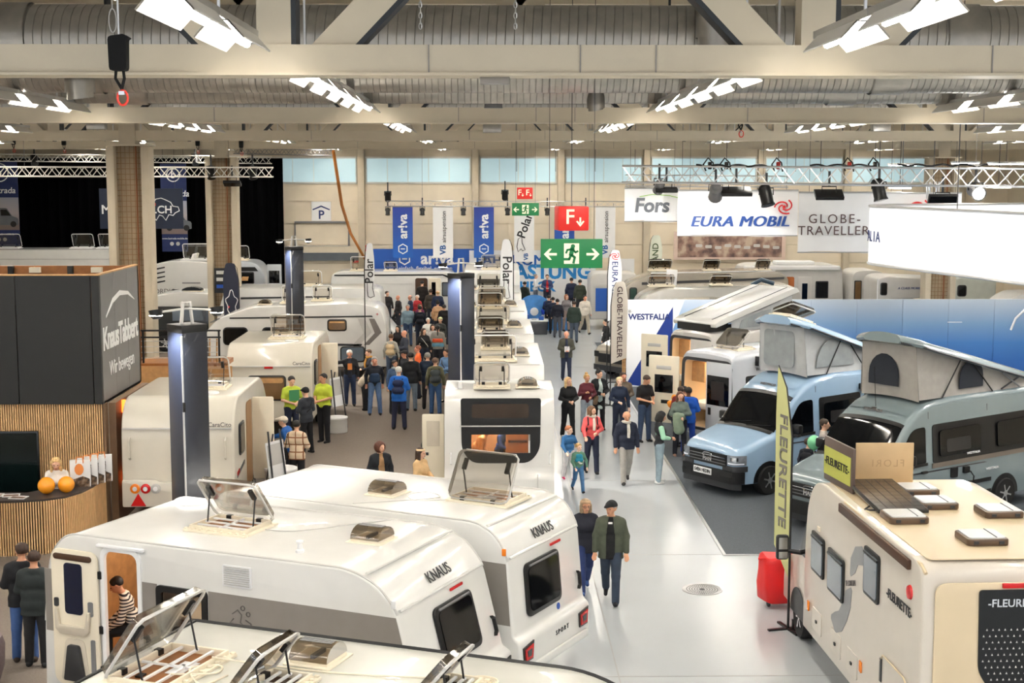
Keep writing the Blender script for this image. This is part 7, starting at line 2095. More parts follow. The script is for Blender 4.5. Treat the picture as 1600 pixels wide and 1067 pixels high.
def skin_mesh(name, prims, h, m, k=.03, clip=None, T=None):
    D, o, h = sdf(prims, h, k, clip)
    V, F = nets(D, o, h)
    if T is not None:
        A = np.array(T)
        V = V @ A[:3, :3].T + A[:3, 3]
    me = bpy.data.meshes.new(name)
    me.from_pydata(V.tolist(), [], F.tolist() if len(F) else [])
    me.materials.append(m)
    me.shade_smooth()
    me.update()
    return me

SKIN = {k: mat('skin_' + k, c, .55, noise=.05) for k, c in dict(fair=(226, 178, 150), tan=(204, 150, 118), pale=(236, 196, 172), brown=(120, 78, 54), red=(222, 156, 128)).items()}
_cm = {}
def cloth_mat(c):
    if not isinstance(c, tuple): return c
    if c not in _cm: _cm[c] = mat('cloth_%d_%d_%d' % c, c, .85, noise=.12, scale=9, bump=.15)
    return _cm[c]
def hair_mat(c):
    key = ('h',) + c
    if key not in _cm: _cm[key] = mat('hair_%d_%d_%d' % c, c, .6, noise=.25, scale=25, bump=.3)
    return _cm[key]
DK, BRN, LBR, BLD, GRY, WHT, GIN = (22, 18, 16), (58, 38, 26), (104, 72, 46), (196, 156, 98), (150, 146, 140), (218, 214, 206), (150, 88, 50)
ARMS = dict(down=((.245, .02, 1.165), (.262, -.06, .92)), pocket=((.275, .09, 1.17), (.185, -.07, .97)), fold=((.25, -.06, 1.16), (-.03, -.215, 1.17)),
            hold=((.245, -.03, 1.16), (.06, -.27, 1.1)), phone=((.24, -.05, 1.16), (.1, -.28, 1.24)), point=((.3, -.22, 1.33), (.24, -.48, 1.36)),
            back=((.27, .1, 1.17), (.07, .17, 1.0)), fwd=((.24, -.09, 1.18), (.23, -.28, 1.02)), bwd=((.25, .13, 1.19), (.25, .13, .94)),
            out=((.44, -.05, 1.36), (.66, -.1, 1.38)), table=((.24, -.15, 1.17), (.12, -.38, 1.12)), low=((.26, -.08, 1.17), (.22, -.3, .98)), hip=((.33, .06, 1.2), (.19, -.04, 1.02)))
LEGS = dict(stand=(2, 2, -2, 3, .1), walk=(20, 6, -16, 24, .03), walk2=(-16, 24, 20, 6, .03), wide=(1, 2, -1, 2, .2), sit=(84, 84, 84, 84, .06), step=(10, 4, -9, 10, .06), bend=(14, 8, 4, 4, .1))

def person(label, x, y, h=1.75, rz=0, legs='stand', arms='down', top=(30, 30, 34), bot=(36, 42, 60), shoe=(24, 24, 26), hair='short', hc=BRN, skin='fair',
           hat=None, bag=None, bagc=(30, 34, 50), lean=0, turn=0, tilt=0, hem=.9, bulk=1.0, z0=0.0, scarf=None, open_=None, glasses=False, child=False, fem=False, sleeve=True, extra=None, topm=None):
    s = h / 1.75
    dist = y
    res = (.0135 if dist < 30 else .016 if dist < 36 else .022 if dist < 48 else .028) / s
    if y > 62: res = .034 / s
    near = dist < 45
    hs = 1.22 if child else 1.0
    sk = SKIN[skin]
    arms = (arms, arms) if isinstance(arms, str) else arms
    # legs
    pl, kl, pr_, kr, sp = LEGS[legs]
    J = {}
    for sd, p, kn in ((1, pl, kl), (-1, pr_, kr)):
        hp = np.array([sd * .088, 0, .93])
        kneev = hp + .43 * np.array([sd * sp * .5, -math.sin(R(p)), -math.cos(R(p))])
        ank = kneev + .42 * np.array([sd * sp * .3, -math.sin(R(p - kn)), -math.cos(R(p - kn))])
        J[sd] = (hp, kneev, ank)
    dz = .08 - min(J[1][2][2], J[-1][2][2])
    up = np.array([0, 0, dz])
    cl, slm = math.cos(R(lean)), math.sin(R(lean))
    def T(p):       # lean the upper body about the hips, then lift
        p = np.array(p, float); q = p - np.array([0, 0, .95])
        return np.array([q[0], q[1] * cl - q[2] * slm, q[1] * slm + q[2] * cl]) + np.array([0, 0, .95]) + up
    b = bulk
    sw = .165 if not fem else .148
    tor = [cap(T((-.078 * b, 0, 1.31)), T((.078 * b, 0, 1.31)), .116 * b, None, .82), cap(T((-.055, -.005, 1.1)), T((.055, -.005, 1.1)), (.112 if not fem else .096) * b, None, .84),
           cap(T((-.066, .005, .95)), T((.066, .005, .95)), .112 * b, None, .87)] + [cap(T((q * .03, .015, 1.47)), T((q * sw, .01, 1.405)), .05, .056) for q in (-1, 1)]
    if fem: tor.append(cap(T((-.07, -.05, 1.27)), T((.07, -.05, 1.27)), .085))
    legp = []
    for sd in (1, -1):
        hp, kn, an = [q + up for q in J[sd]]
        legp += [cap(hp, kn, .088 * (.5 + .5 * b), .058), cap(kn, an, .058, .042)]
    neck = cap(T((0, .012, 1.44)), T((0, -.005, 1.56)), .056, .052)
    # head in its own turned frame
    hc0 = T((0, -.012, 1.545))
    ct, st = math.cos(R(turn)), math.sin(R(turn)); ci, si = math.cos(R(tilt)), math.sin(R(tilt))
    def Hd(p):      # head offset: tilt (nod forward), then turn
        p = np.array(p, float) * hs
        yy, zz = p[1] * ci - p[2] * si, p[1] * si + p[2] * ci
        xx = p[0]
        return hc0 + np.array([xx * ct - yy * st, xx * st + yy * ct, zz])
    head = [cap(Hd((0, .012, .115)), Hd((0, -.012, .105)), .088 * hs, .082 * hs), cap(Hd((0, -.03, .07)), Hd((0, -.048, .03)), .062 * hs, .045 * hs),
            cap(Hd((0, -.098, .085)), Hd((0, -.112, .06)), .013 * hs, .016 * hs)]
    for sd in (-1, 1): head.append(cap(Hd((sd * .083, .01, .1)), Hd((sd * .086, .012, .07)), .014 * hs, .011 * hs))
    ap = []; hands = []
    for sd, nm in ((1, arms[0]), (-1, arms[1])):
        e, w = ARMS[nm]
        sh = T((sd * (sw + .012), .01, 1.395)); e = T((sd * e[0], e[1], e[2])); w = T((sd * w[0], w[1], w[2]))
        ap.append((sh, e, w))
        d = (w - e) / np.linalg.norm(w - e)
        hands.append((w, d, sd))
    body_p = [p for p in tor] + legp + [neck] + head
    for sh, e, w in ap: body_p += [cap(sh, e, .05, .04), cap(e, w, .04, .027)]
    for w, d, sd in hands:
        tip = w + d * .09
        body_p.append(cap(w + d * .02, w + d * .075, .03, .026))
        sx = np.cross(d, [0, 1, 0]); sx = sx / (np.linalg.norm(sx) + 1e-6)
        if near:
            for i, (off, ln) in enumerate(((-.03, .062), (-.01, .075), (.01, .07), (.03, .052))):
                a = w + d * .08 + sx * off; m_ = a + d * ln * .55; c = m_ + d * ln * .35 + np.array([0, -.012, -.012])
                body_p += [cap(a, m_, .0105, .0095), cap(m_, c, .0095, .008)]
            a = w + d * .03 + np.array([-sd * .028, -.01, 0]); body_p.append(cap(a, a + d * .035 + np.array([-sd * .018, -.012, 0]), .012, .009))
    SM = Matrix.Diagonal((s, s, s, 1))
    me = skin_mesh('person', body_p, res, sk, .022, None, SM)
    o = link('person', me)
    o.location = (x, y, z0); o.rotation_euler = (0, 0, R(rz))
    tag(o, label, 'person')
    # garment on the upper body
    g = .014 if hem > .87 else .024
    tp = [(p[0], p[1], p[2], p[3] + g, p[4] + g, p[5]) for p in tor]
    if hem < .87: tp.append(cap(T((-.075, 0, hem)), T((.075, 0, hem)), .125 * b, None, .9))
    nz = up[2]
    ct_, st_ = math.cos(R(lean)), math.sin(R(lean))
    cl1 = [lambda X, Y, Z: (hem - .95) - ((Z - .95 - nz) * ct_ - Y * st_), lambda X, Y, Z: ((Z - .95 - nz) * ct_ - Y * st_) - (1.505 - .95)]
    tp.append(cap(T((0, .02, 1.44)), T((0, .012, 1.5)), .072, .068))
    sl = []
    for sh, e, w in ap:
        if sleeve:
            sl += [cap(sh, e, .05 + g, .042 + g), cap(e, w - (w - e) * .04, .042 + g * .9, .031 + g * .8)]
        else:
            sl += [cap(sh, sh + (e - sh) * .75, .05 + g, .046 + g)]
    link('jacket' if hem < .92 and g > .02 else 'top', skin_mesh('top', tp + sl, res, topm or cloth_mat(top), .03, [cl1[0], cl1[1]] if lean < 25 else [cl1[1]], SM), o)
    # trousers
    bp = [(p[0], p[1], p[2], p[3] + .012, p[4] + .012, p[5]) for p in tor[1:3]] + [(p[0], p[1], p[2], p[3] + .014, p[4] + (.016 if i % 2 == 0 else .022), p[5]) for i, p in enumerate(legp)]
    link('trousers', skin_mesh('trousers', bp, res, cloth_mat(bot), .025, [lambda X, Y, Z: (Z - 1.03 - nz) + 0 * X if lean < 25 else (Z - 1.0 - nz) + 0 * X], SM), o)
    for sd in (1, -1):
        an = J[sd][2] + up; kn = J[sd][1] + up
        f = np.cross([1, 0, 0], (kn - an)); f = f / np.linalg.norm(f); f = f if f[1] < 0 else -f
        dn = -(kn - an) / np.linalg.norm(kn - an)
        link('shoe', skin_mesh('shoe', [cap(an + dn * .035 - f * .05, an + dn * .042 + f * .13, .042, .034), cap(an, an + dn * .03, .05, .048)], res, cloth_mat(shoe), .03, None, SM), o)
    # hair
    if hair:
        hp = [cap(Hd((0, .026, .128)), Hd((0, .0, .13)), .096 * hs, .088 * hs)]
        fc = Hd((0, -.122, .066))
        cut_ = [lambda X, Y, Z: (.108 * hs) - np.sqrt((X - fc[0]) ** 2 + (Y - fc[1]) ** 2 + ((Z - fc[2]) / 1.05) ** 2)]
        if hair in ('short', 'bald', 'ring'):
            zc = Hd((0, .06, .07))[2]
            cut_.append(lambda X, Y, Z: zc - Z + 0 * X)
            if hair == 'ring':
                zt_ = Hd((0, 0, .15))[2]; cut_.append(lambda X, Y, Z: Z - zt_ + 0 * X)
        elif hair == 'long':
            hp += [cap(Hd((0, .06, .11)), T((0, .085, 1.36)), .085, .07, .8)] + [cap(Hd((q * .075, .02, .1)), T((q * .095, -.02, 1.36)), .045, .03) for q in (-1, 1)]
        elif hair == 'bob':
            hp += [cap(Hd((0, .05, .1)), Hd((0, .055, .0)), .095, .085)] + [cap(Hd((q * .075, .0, .1)), Hd((q * .078, -.01, -.01)), .04, .035) for q in (-1, 1)]
        elif hair == 'bun':
            hp += [ell(Hd((0, .05, .235)), (.05, .05, .045))]
        elif hair == 'tail':
            hp += [cap(Hd((0, .1, .15)), T((0, .13, 1.38)), .035, .022)]
        elif hair == 'big':
            hp += [ell(Hd((0, .02, .1)), (.135, .135, .14))]
        if hair != 'bald':
            link('hair', skin_mesh('hair', hp, res * .8, hair_mat(hc), .02, cut_, SM), o)
    if hat:
        kind, hcx = hat
        zc = Hd((0, 0, .118))[2]
        hp = [cap(Hd((0, .02, .132)), Hd((0, -.006, .132)), .102 * hs, .096 * hs)]
        if kind == 'cap': hp.append(cap(Hd((0, -.09, .15)), Hd((0, -.165, .138)), .05, .035))
        z2 = Hd((0, -.1, .137))[2]
        link('cap' if kind == 'cap' else 'beanie' if kind == 'beanie' else 'headband', skin_mesh('hat', hp, res * .8, cloth_mat(hcx), .02,
             [lambda X, Y, Z: z2 - .004 - Z + 0 * X] if kind == 'cap' else [lambda X, Y, Z: z2 - .005 - Z + 0 * X] if kind == 'beanie' else [lambda X, Y, Z: z2 + .01 - Z + 0 * X, lambda X, Y, Z: Z - z2 - .055 + 0 * X], SM), o)
    # face
    if dist < 52:
        mb = MB()
        for sd in (-1, 1):
            c = Hd((sd * .034, -.088, .095))
            mb.lathe([(.001, -.008), (.011, -.004), (.011, .004), (.001, .008)], c * s, 8)
        mb.build('eyes', mat('eye_dark', (40, 30, 26), .3, noise=0), o)
        c0, c1, c2 = [Hd(q) * s for q in ((-.024, -.09, .028), (0, -.098, .026), (.024, -.09, .028))]
        MB().tube([c0, c1, c2], .006, 5).build('mouth', mat('lip', (160, 84, 78), .5, noise=0), o)
        if glasses:
            mb = MB()
            for sd in (-1, 1):
                mb.tube([Hd((sd * .036 + .028 * math.cos(a), -.106, .095 + .02 * math.sin(a))) * s for a in np.linspace(0, 6.28, 10)[:-1]], .004, 4, close=True)
                mb.tube([Hd((sd * .064, -.1, .1)) * s, Hd((sd * .09, .01, .1)) * s], .004, 4)
            mb.build('glasses', BLACK, o)
    if open_:
        # open jacket front: inner shirt strip
        sp_ = [(p[0], p[1], p[2], p[3] + g + .009, p[4] + g + .009, p[5]) for p in tp[:3]] + [(p[0], p[1], p[2], p[3] + .009, p[4] + .009, p[5]) for p in tp[3:]]
        link('shirt', skin_mesh('shirt', [(p[0], p[1], p[2], p[3] - g * (k < 3), p[4] - g * (k < 3), p[5]) for k, p in enumerate(sp_)], res, cloth_mat(open_), .03,
             [cl1[0], cl1[1], lambda X, Y, Z: np.abs(X) - .075 + .12 * np.maximum(0, Z - nz - 1.2) + 0 * Y, lambda X, Y, Z: Y + .02 + 0 * X], SM), o)
    if scarf:
        pts = [T((.085 * math.cos(a), .01 + .08 * math.sin(a), 1.5 + .012 * math.sin(2 * a))) * s for a in np.linspace(0, 6.28, 13)[:-1]]
        sc = MB().tube(pts, .038 * s, 7, close=True)
        sc.tube([T((.03, -.11, 1.46)) * s, T((.035, -.155, 1.3)) * s, T((.03, -.15, 1.15)) * s], [.035 * s, .04 * s, .035 * s], 7)
        sc.build('scarf', cloth_mat(scarf), o)
    if bag == 'backpack':
        p = skin_mesh('backpack', [cap(T((-.07, .19, 1.12)), T((.07, .19, 1.12)), .105, None, .8), cap(T((-.065, .185, 1.32)), T((.065, .185, 1.32)), .095, None, .75), cap(T((-.05, .265, 1.12)), T((.05, .265, 1.12)), .06, None, .7)], res, cloth_mat(bagc), .03, None, SM)
        bo = link('backpack', p, o)
        mb = MB()
        for q in (-1, 1):
            mb.tube([T((q * .11, .12, 1.42)) * s, T((q * .12, -.06, 1.47)) * s, T((q * .12, -.135, 1.32)) * s, T((q * .16, -.02, 1.08)) * s, T((q * .11, .12, 1.05)) * s], .018 * s, 5)
        mb.build('shoulder_strap', cloth_mat(bagc), bo)
    elif bag == 'front':
        link('front_bag', skin_mesh('front_bag', [cap(T((-.06, -.16, 1.1)), T((.06, -.16, 1.1)), .1, None, .7), cap(T((-.06, -.155, 1.2)), T((.06, -.155, 1.2)), .09, None, .7)], res, cloth_mat(bagc), .03, None, SM), o)
    elif bag == 'shoulder':
        bo = link('shoulder_bag', skin_mesh('shoulder_bag', [cap(T((.26, .02, .9)), T((.3, .02, 1.04)), .085, .07, .8)], res, cloth_mat(bagc), .02, None, SM), o)
        MB().tube([T((.27, .02, 1.08)) * s, T((.18, .09, 1.46)) * s, T((.2, -.06, 1.44)) * s, T((.27, .0, 1.08)) * s], .012 * s, 5).build('bag_strap', cloth_mat(bagc), bo)
    elif bag == 'cross':
        MB().tube([T((-.17, .0, 1.47)) * s, T((-.05, -.155, 1.3)) * s, T((.12, -.14, 1.08)) * s, T((.17, .02, 1.0)) * s, T((.0, .15, 1.2)) * s, T((-.13, .1, 1.42)) * s], .014 * s, 5, close=True).build('cross_strap', cloth_mat(bagc), o)
    if extra: extra(o, T, s)
    return o
# ---------------------------------------------------------------- the visitors
def P(p): return p[0], p[1]
JEAN, LJEAN, NVY, BLK, OLV = (58, 84, 128), (128, 142, 158), (28, 36, 58), (24, 24, 26), (78, 82, 66)
def leaflet(o, T, s):
    MB().box(-.09, .09, -.01, .01, 0, .2, Matrix.Translation(Vector(T((0, -.3, 1.06))) * s)).build('leaflet', mat('leaflet_print', (200, 196, 196), .4, noise=.5, scale=20), o, smooth=0)
def folder(o, T, s):
    MB().box(-.15, .13, -.012, .012, 0, .3, Matrix.Translation(Vector(T((.02, -.21, 1.15))) * s)).build('folder', mat('green_folder', (66, 140, 92), .4), o, smooth=0)
def phone(o, T, s):
    MB().box(-.03, .03, -.006, .006, 0, .13, Matrix.Translation(Vector(T((.0, -.33, 1.24))) * s)).build('phone', BLACK, o, smooth=0)
def coat(o, T, s):
    link('carried_coat', skin_mesh('coat', [cap(T((-.02, -.22, 1.1)), T((-.12, -.24, 1.12)), .12), cap(T((-.1, -.24, 1.0)), T((-.06, -.22, .78)), .13, .15)], .022, cloth_mat((134, 150, 128)), .05, None, Matrix.Diagonal((s, s, s, 1))), o)
def bow(o, T, s):
    MB().box(-.035, .035, -.008, .008, 0, .03, Matrix.Translation(Vector(T((0, -.2, 1.42))) * s)).build('white_tag', PAPER, o, smooth=0)
def lanyard(o, T, s):
    MB().tube([Vector(T((-.08, -.03, 1.48))) * s, Vector(T((0, -.14, 1.2))) * s, Vector(T((.08, -.03, 1.48))) * s], .008, 4).box(-.05, .05, -.16, -.15, 1.08 * s, 1.2 * s).build('lanyard', PAPER, o, smooth=0)
def jersey(o, T, s):
    link('sweater_print', skin_mesh('print', [cap(T((-.06, -.06, 1.22)), T((.06, -.06, 1.22)), .095, None, .8), cap(T((-.05, -.06, 1.34)), T((.05, -.06, 1.34)), .09, None, .8)], .02, cloth_mat((30, 132, 160)), .03, None, Matrix.Diagonal((s, s, s, 1))), o)
    link('print_patch', skin_mesh('print', [ell(T((.04, -.15, 1.1)), (.07, .03, .03)), ell(T((-.03, -.15, 1.15)), (.05, .03, .03))], .012, cloth_mat((216, 214, 206)), .01, None, Matrix.Diagonal((s, s, s, 1))), o)
def print_orange(o, T, s):
    MB().box(-.07, .07, -.01, .01, 0, .2, Matrix.Translation(Vector(T((0, -.155, 1.16))) * s)).build('shirt_print', mat('orange_print', (230, 140, 70), .5), o, smooth=0)

# main aisle
person('man in olive parka and black cap striding down the shiny aisle, closest to the camera', *P((2.085, 23.986, 1.82)), 1.82, -8, 'walk', ('down', 'down'), (74, 80, 66), (46, 58, 76), (28, 28, 34), 'short', GRY, 'tan', ('cap', (26, 26, 28)), turn=-28, hem=.8, bulk=1.12, open_=(18, 18, 20), extra=bow)
person('woman in navy quilted coat with headband and glasses beside the olive-parka man', *P((1.683, 24.571, 1.72)), 1.72, 6, 'walk2', 'down', (34, 36, 48), (36, 54, 104), (44, 74, 128), 'bob', (150, 128, 100), 'tan', ('headband', (168, 140, 110)), turn=4, hem=.78, glasses=True, fem=True)
person('bald man in navy zip jacket with pale jeans and striped scarf in the aisle', *P((3.261, 33.498, 1.79)), 1.79, 4, 'walk2', 'down', (30, 36, 54), (156, 152, 146), (40, 38, 38), 'bald', DK, 'tan', scarf=(196, 190, 180), turn=0, tilt=8, hem=.86)
person('woman in coral sweater and long chequered scarf holding out one hand', *P((2.516, 34.621, 1.7)), 1.7, 8, 'step', ('hold', 'fwd'), (222, 88, 88), (32, 38, 60), (28, 28, 30), 'bob', LBR, 'fair', turn=42, scarf=(206, 198, 184), bag='backpack', bagc=(28, 30, 40), fem=True)
person('boy in blue hoodie and white trousers with pink shoes', *P((1.909, 33.916, 1.3)), 1.3, 20, 'step', 'low', (44, 98, 146), (214, 210, 210), (186, 52, 92), 'short', GIN, 'pale', turn=30, child=True)
person('small boy in teal printed sweater and blue jeans walking before the others', *P((2.059, 32.562, 1.15)), 1.15, 14, 'walk', 'low', (92, 132, 110), (72, 118, 162), (38, 36, 38), 'short', BLD, 'pale', turn=20, child=True, extra=jersey)
person('long-haired blonde woman all in black beside the centre caravan', *P((2.19, 39.341, 1.74)), 1.74, 14, 'step', 'hold', BLK, (18, 18, 20), (200, 196, 190), 'long', (206, 172, 122), 'fair', turn=24, fem=True, bulk=1.08)
person('woman in maroon top with brown bag, half behind the black-coated one', *P((2.773, 40.264, 1.68)), 1.68, 10, 'stand', ('hold', 'phone'), (92, 30, 42), (156, 166, 176), (90, 80, 72), 'bun', BLD, 'tan', bag='shoulder', bagc=(122, 98, 74), turn=10, fem=True)
person('young woman in open black coat with hair tied up, looking sideways', *P((3.147, 40.614, 1.76)), 1.76, 18, 'stand', 'hold', (22, 24, 28), (26, 26, 28), (30, 28, 28), 'bun', DK, 'fair', turn=32, hem=.62, open_=(176, 190, 188), fem=True)
person('blond woman in navy knit and wide dark trousers', *P((3.609, 39.179, 1.76)), 1.76, 2, 'step', ('down', 'hold'), (30, 42, 66), (34, 42, 62), (30, 30, 34), 'short', (226, 206, 160), 'pale', turn=4, fem=True)
person('man in brown jacket with grey jeans behind the navy-knit woman', *P((3.759, 39.647, 1.82)), 1.82, 6, 'stand', 'hold', (110, 96, 82), (150, 154, 160), (60, 50, 46), 'short', BRN, 'red', turn=10, bag='cross', bagc=(30, 28, 28))
person('young man in black tee looking down at his hands by the van', *P((4.278, 38.776, 1.87)), 1.87, 30, 'stand', 'hold', (22, 22, 26), (48, 66, 96), (28, 28, 30), 'short', BRN, 'tan', turn=20, tilt=28, sleeve=False)
person('person in black puffer and beanie bending with orange backpack', *P((5.002, 38.059, 1.62)), 1.72, 110, 'bend', 'fwd', (34, 36, 42), (62, 70, 86), (40, 34, 32), 'short', DK, 'fair', ('beanie', (28, 28, 30)), 'backpack', (236, 148, 36), lean=30, hem=.84)
person('woman in sage sweater carrying a pale green coat over her arm', *P((4.98, 36.729, 1.72)), 1.72, 2, 'stand', ('fold', 'hold'), (102, 114, 106), (28, 30, 40), (196, 152, 132), 'long', (96, 58, 40), 'fair', turn=4, fem=True, extra=coat)
person('man in bright blue suit seen from behind at the open van', *P((5.251, 37.112, 1.78)), 1.78, 172, 'stand', 'hold', (24, 88, 190), (28, 66, 160), (40, 34, 30), 'short', DK, 'brown', hem=.82)
person('woman in black vest and mint sleeves typing on a phone', *P((4.059, 33.506, 1.74)), 1.74, 98, 'stand', 'hold', (26, 26, 32), (138, 156, 166), (232, 230, 226), 'bob', DK, 'tan', tilt=22, fem=True, extra=lambda o, T, s: (phone(o, T, s), [link('sleeve', skin_mesh('sleeve', [cap(T((q * .19, .01, 1.38)), T((q * .245, -.03, 1.16)), .068, .06), cap(T((q * .245, -.03, 1.16)), T((q * .1, -.22, 1.11)), .06, .045)], .018, cloth_mat((160, 208, 178)), .02, None, Matrix.Diagonal((s, s, s, 1))), o) for q in (-1, 1)]))
person('bald man in olive jacket reading a leaflet, alone mid-aisle', *P((2.734, 50.487, 1.8)), 1.8, 2, 'step', 'hold', (72, 70, 58), (30, 38, 60), (24, 24, 28), 'bald', DK, 'red', tilt=14, hem=.82, bulk=1.15, open_=(34, 40, 62), extra=leaflet)
person('man in black suit with lanyard striding towards the caravans', *P((4.504, 54.783, 1.82)), 1.82, -78, 'walk', 'down', (22, 22, 26), (20, 20, 24), (18, 18, 20), 'short', DK, 'fair', turn=-6, hem=.82, extra=lanyard)
# group walking away in the far aisle
for (g, h, rz, legs, tc, bc, hc, lab, kw) in (
    ((2.771, 66.949, 1.74), 1.74, 178, 'walk', (32, 42, 68), (28, 30, 40), DK, 'person in navy jacket with blue bag walking away, first of the far group', dict(bag='shoulder', bagc=(30, 70, 190))),
    ((2.915, 65.428, 1.72), 1.72, 182, 'step', (26, 36, 60), (30, 34, 44), DK, 'person in dark blue jacket walking away between navy-clad companions', {}),
    ((3.053, 63.962, 1.76), 1.76, 180, 'stand', (24, 26, 40), (74, 76, 84), DK, 'person in near-black jacket and grey trousers in the far group', {}),
    ((3.598, 66.579, 1.74), 1.74, 30, 'stand', (128, 122, 124), (150, 132, 124), GIN, 'fair-haired woman in grey open jacket turned to the far group', dict(fem=True, hair='bob')),
    ((3.694, 62.086, 1.84), 1.84, 178, 'step', (44, 58, 50), (70, 82, 98), BRN, 'man in dark green jacket seen from behind in the far aisle', dict(hem=.84, bulk=1.1)),
    ((4.391, 65.389, 1.84), 1.84, 20, 'walk', (226, 218, 206), (176, 166, 150), DK, 'man in white jacket and beige trousers in the far aisle', dict(hem=.86, skin='red')),
    ((3.956, 68.668, 2.37), 1.82, 176, 'stand', (30, 38, 64), (32, 36, 48), DK, 'man in dark navy coat standing by the far display wall', dict(hem=.8)),
    ((4.306, 66.87, 2.35), 1.8, 184, 'stand', (56, 62, 50), (40, 42, 46), DK, 'man in moss green jacket standing by the far display wall', dict(hem=.84)),
    ((2.878, 71.153, 2.35), 1.8, 0, 'stand', (44, 62, 104), (34, 38, 58), BRN, 'man in red shirt and open blue jacket before the lettered wall', dict(open_=(196, 40, 44), arms='hold')),
    ((2.315, 71.618, 2.35), 1.8, 80, 'stand', (238, 238, 238), (96, 104, 120), GRY, 'grey-haired person in white shirt beside the lettered wall', dict(arms='fold')),
    ((1.673, 67.83, 2.25), 1.7, 150, 'stand', (36, 46, 40), (30, 30, 34), DK, 'person in dark coat just behind the last roof of the centre row', dict())):
    kw = dict(kw); ar = kw.pop('arms', 'down')
    up_ = g[2] > h + .3      # standing on the low podium
    person(lab, g[0], max(g[1], 67.7) if up_ else min(g[1], 66.6), h, rz, legs, ar, tc, bc, hc=hc, z0=.55 if up_ else 0, **kw)
# by the grey van
person('young man in pale tee standing between the blue and grey vans', *P((7.632, 31.922, 1.82)), 1.82, 70, 'stand', 'hold', (196, 186, 180), (60, 70, 90), hc=BRN, turn=6, skin='fair')
person('child with green balloon and dark backpack beside the grey van bonnet', *P((7.212, 31.639, 1.4)), 1.4, 150, 'stand', 'down', (40, 42, 52), (30, 34, 48), hc=BRN, bag='backpack', bagc=(34, 34, 40), child=True)
b = (7.243, 31.455, 1.42)
t = thing('balloon', 'pale green balloon floating by the child at the grey van', 'balloon', (b[0], b[1] - .25, b[2]))
MB().lathe([(.012, -.17)] + [(.155 * math.cos(a), .17 * math.sin(a)) for a in np.linspace(-1.4, 1.5, 14)], n=20).build('skin', mat('green_balloon', (128, 214, 160), .2, coat=.5, noise=.02), t, smooth=70)
MB().lathe([(.02, -.19), (.006, -.165)], n=8).build('knot', MATS['green_balloon'], t)
MB().tube([(0, 0, -.18), (.02, .03, -.4), (.05, .06, -.6)], .004, 4).build('string', PAPER, t)

# crowd on the carpet
LIME = (186, 204, 66)
person('bearded man in lime polo holding a green folder', *P((-5.437, 38.609, 1.88)), 1.88, 24, 'stand', 'hold', LIME, (34, 42, 66), hc=DK, skin='fair', turn=4, tilt=14, bulk=1.1, sleeve=False, extra=folder)
person('man in dark grey jacket and black cap talking to the lime-shirted staff', *P((-4.868, 37.29, 1.76)), 1.76, -132, 'stand', 'hold', (46, 50, 58), (22, 22, 26), hc=DK, hat=('cap', (20, 20, 22)), tilt=10, hem=.84, bag='cross', bagc=(26, 26, 28))
person('laughing man in lime polo with hand in pocket', *P((-4.586, 38.813, 1.92)), 1.92, -30, 'stand', 'hold', (190, 206, 62), (24, 24, 28), hc=DK, skin='tan', turn=-10, bulk=1.12, sleeve=False)
person('person in blue jacket and white cap pointing at the info stand', *P((-4.668, 33.244, 1.7)), 1.72, -98, 'bend', ('down', 'point'), (30, 92, 168), (30, 34, 46), hc=GRY, hat=('cap', (226, 214, 196)), lean=22, hem=.84)
person('woman in beige plaid jacket seen from behind', *P((-4.463, 32.399, 1.74)), 1.74, 172, 'stand', 'hold', (214, 190, 158), (22, 22, 26), hc=DK, hem=.84, fem=True, bag='shoulder', bagc=(24, 24, 26), topm=stripe_mat('plaid_wool', (222, 200, 172), (140, 92, 60), (0, 2), .17, .16))
person('person with thick auburn hair and black jacket behind the lettered caravan', *P((-2.361, 30.117, 1.66)), 1.66, 20, 'stand', 'down', (26, 30, 36), (40, 40, 46), hair='big', hc=(92, 50, 34), hem=.84, turn=30, open_=(156, 122, 84))
person('woman in beige coat with headband and long dark hair near the open door', *P((-1.464, 29.459, 1.66)), 1.66, 62, 'stand', 'hold', (212, 176, 128), (60, 66, 80), hair='long', hc=BRN, hat=('headband', (222, 196, 156)), hem=.8, fem=True, turn=6)
person('grey-haired man in dark green jacket partly behind the open caravan door', *P((-1.273, 32.206, 1.78)), 1.78, 170, 'stand', 'down', (34, 44, 44), (44, 60, 84), hc=GRY, hem=.84)
person('white-haired man in black jacket over an orange printed tee leaning on a caravan', *P((-4.476, 45.046, 1.8)), 1.8, 8, 'stand', ('down', 'out'), (26, 28, 34), (44, 58, 88), hc=WHT, skin='red', tilt=12, open_=(34, 40, 56), extra=print_orange)
person('woman with dark headband and mustard scarf among the crowd', *P((-3.948, 46.009, 1.7)), 1.7, -60, 'stand', 'hold', (44, 44, 52), (30, 30, 36), hc=LBR, hat=('headband', (84, 66, 54)), scarf=(196, 140, 60), fem=True)
person('person in cream jacket stooping forward by the black-jacketed man', *P((-3.978, 44.204, 1.5)), 1.7, 100, 'bend', 'fwd', (214, 200, 178), (36, 38, 44), hc=WHT, lean=38, hem=.86, bag='cross', bagc=(92, 72, 56))
person('grey-haired man in black jacket with blue front bag and blue jeans', *P((-3.54, 43.285, 1.8)), 1.8, 8, 'wide', 'bwd', (26, 30, 40), (84, 112, 152), hc=GRY, skin='red', bag='front', bagc=(28, 50, 78), hem=.88)
person('woman in denim jacket with pale scarf looking sideways', *P((-2.925, 43.435, 1.68)), 1.68, 20, 'stand', 'down', (66, 88, 120), (26, 28, 36), hc=BRN, skin='tan', scarf=(174, 184, 186), fem=True, turn=20)
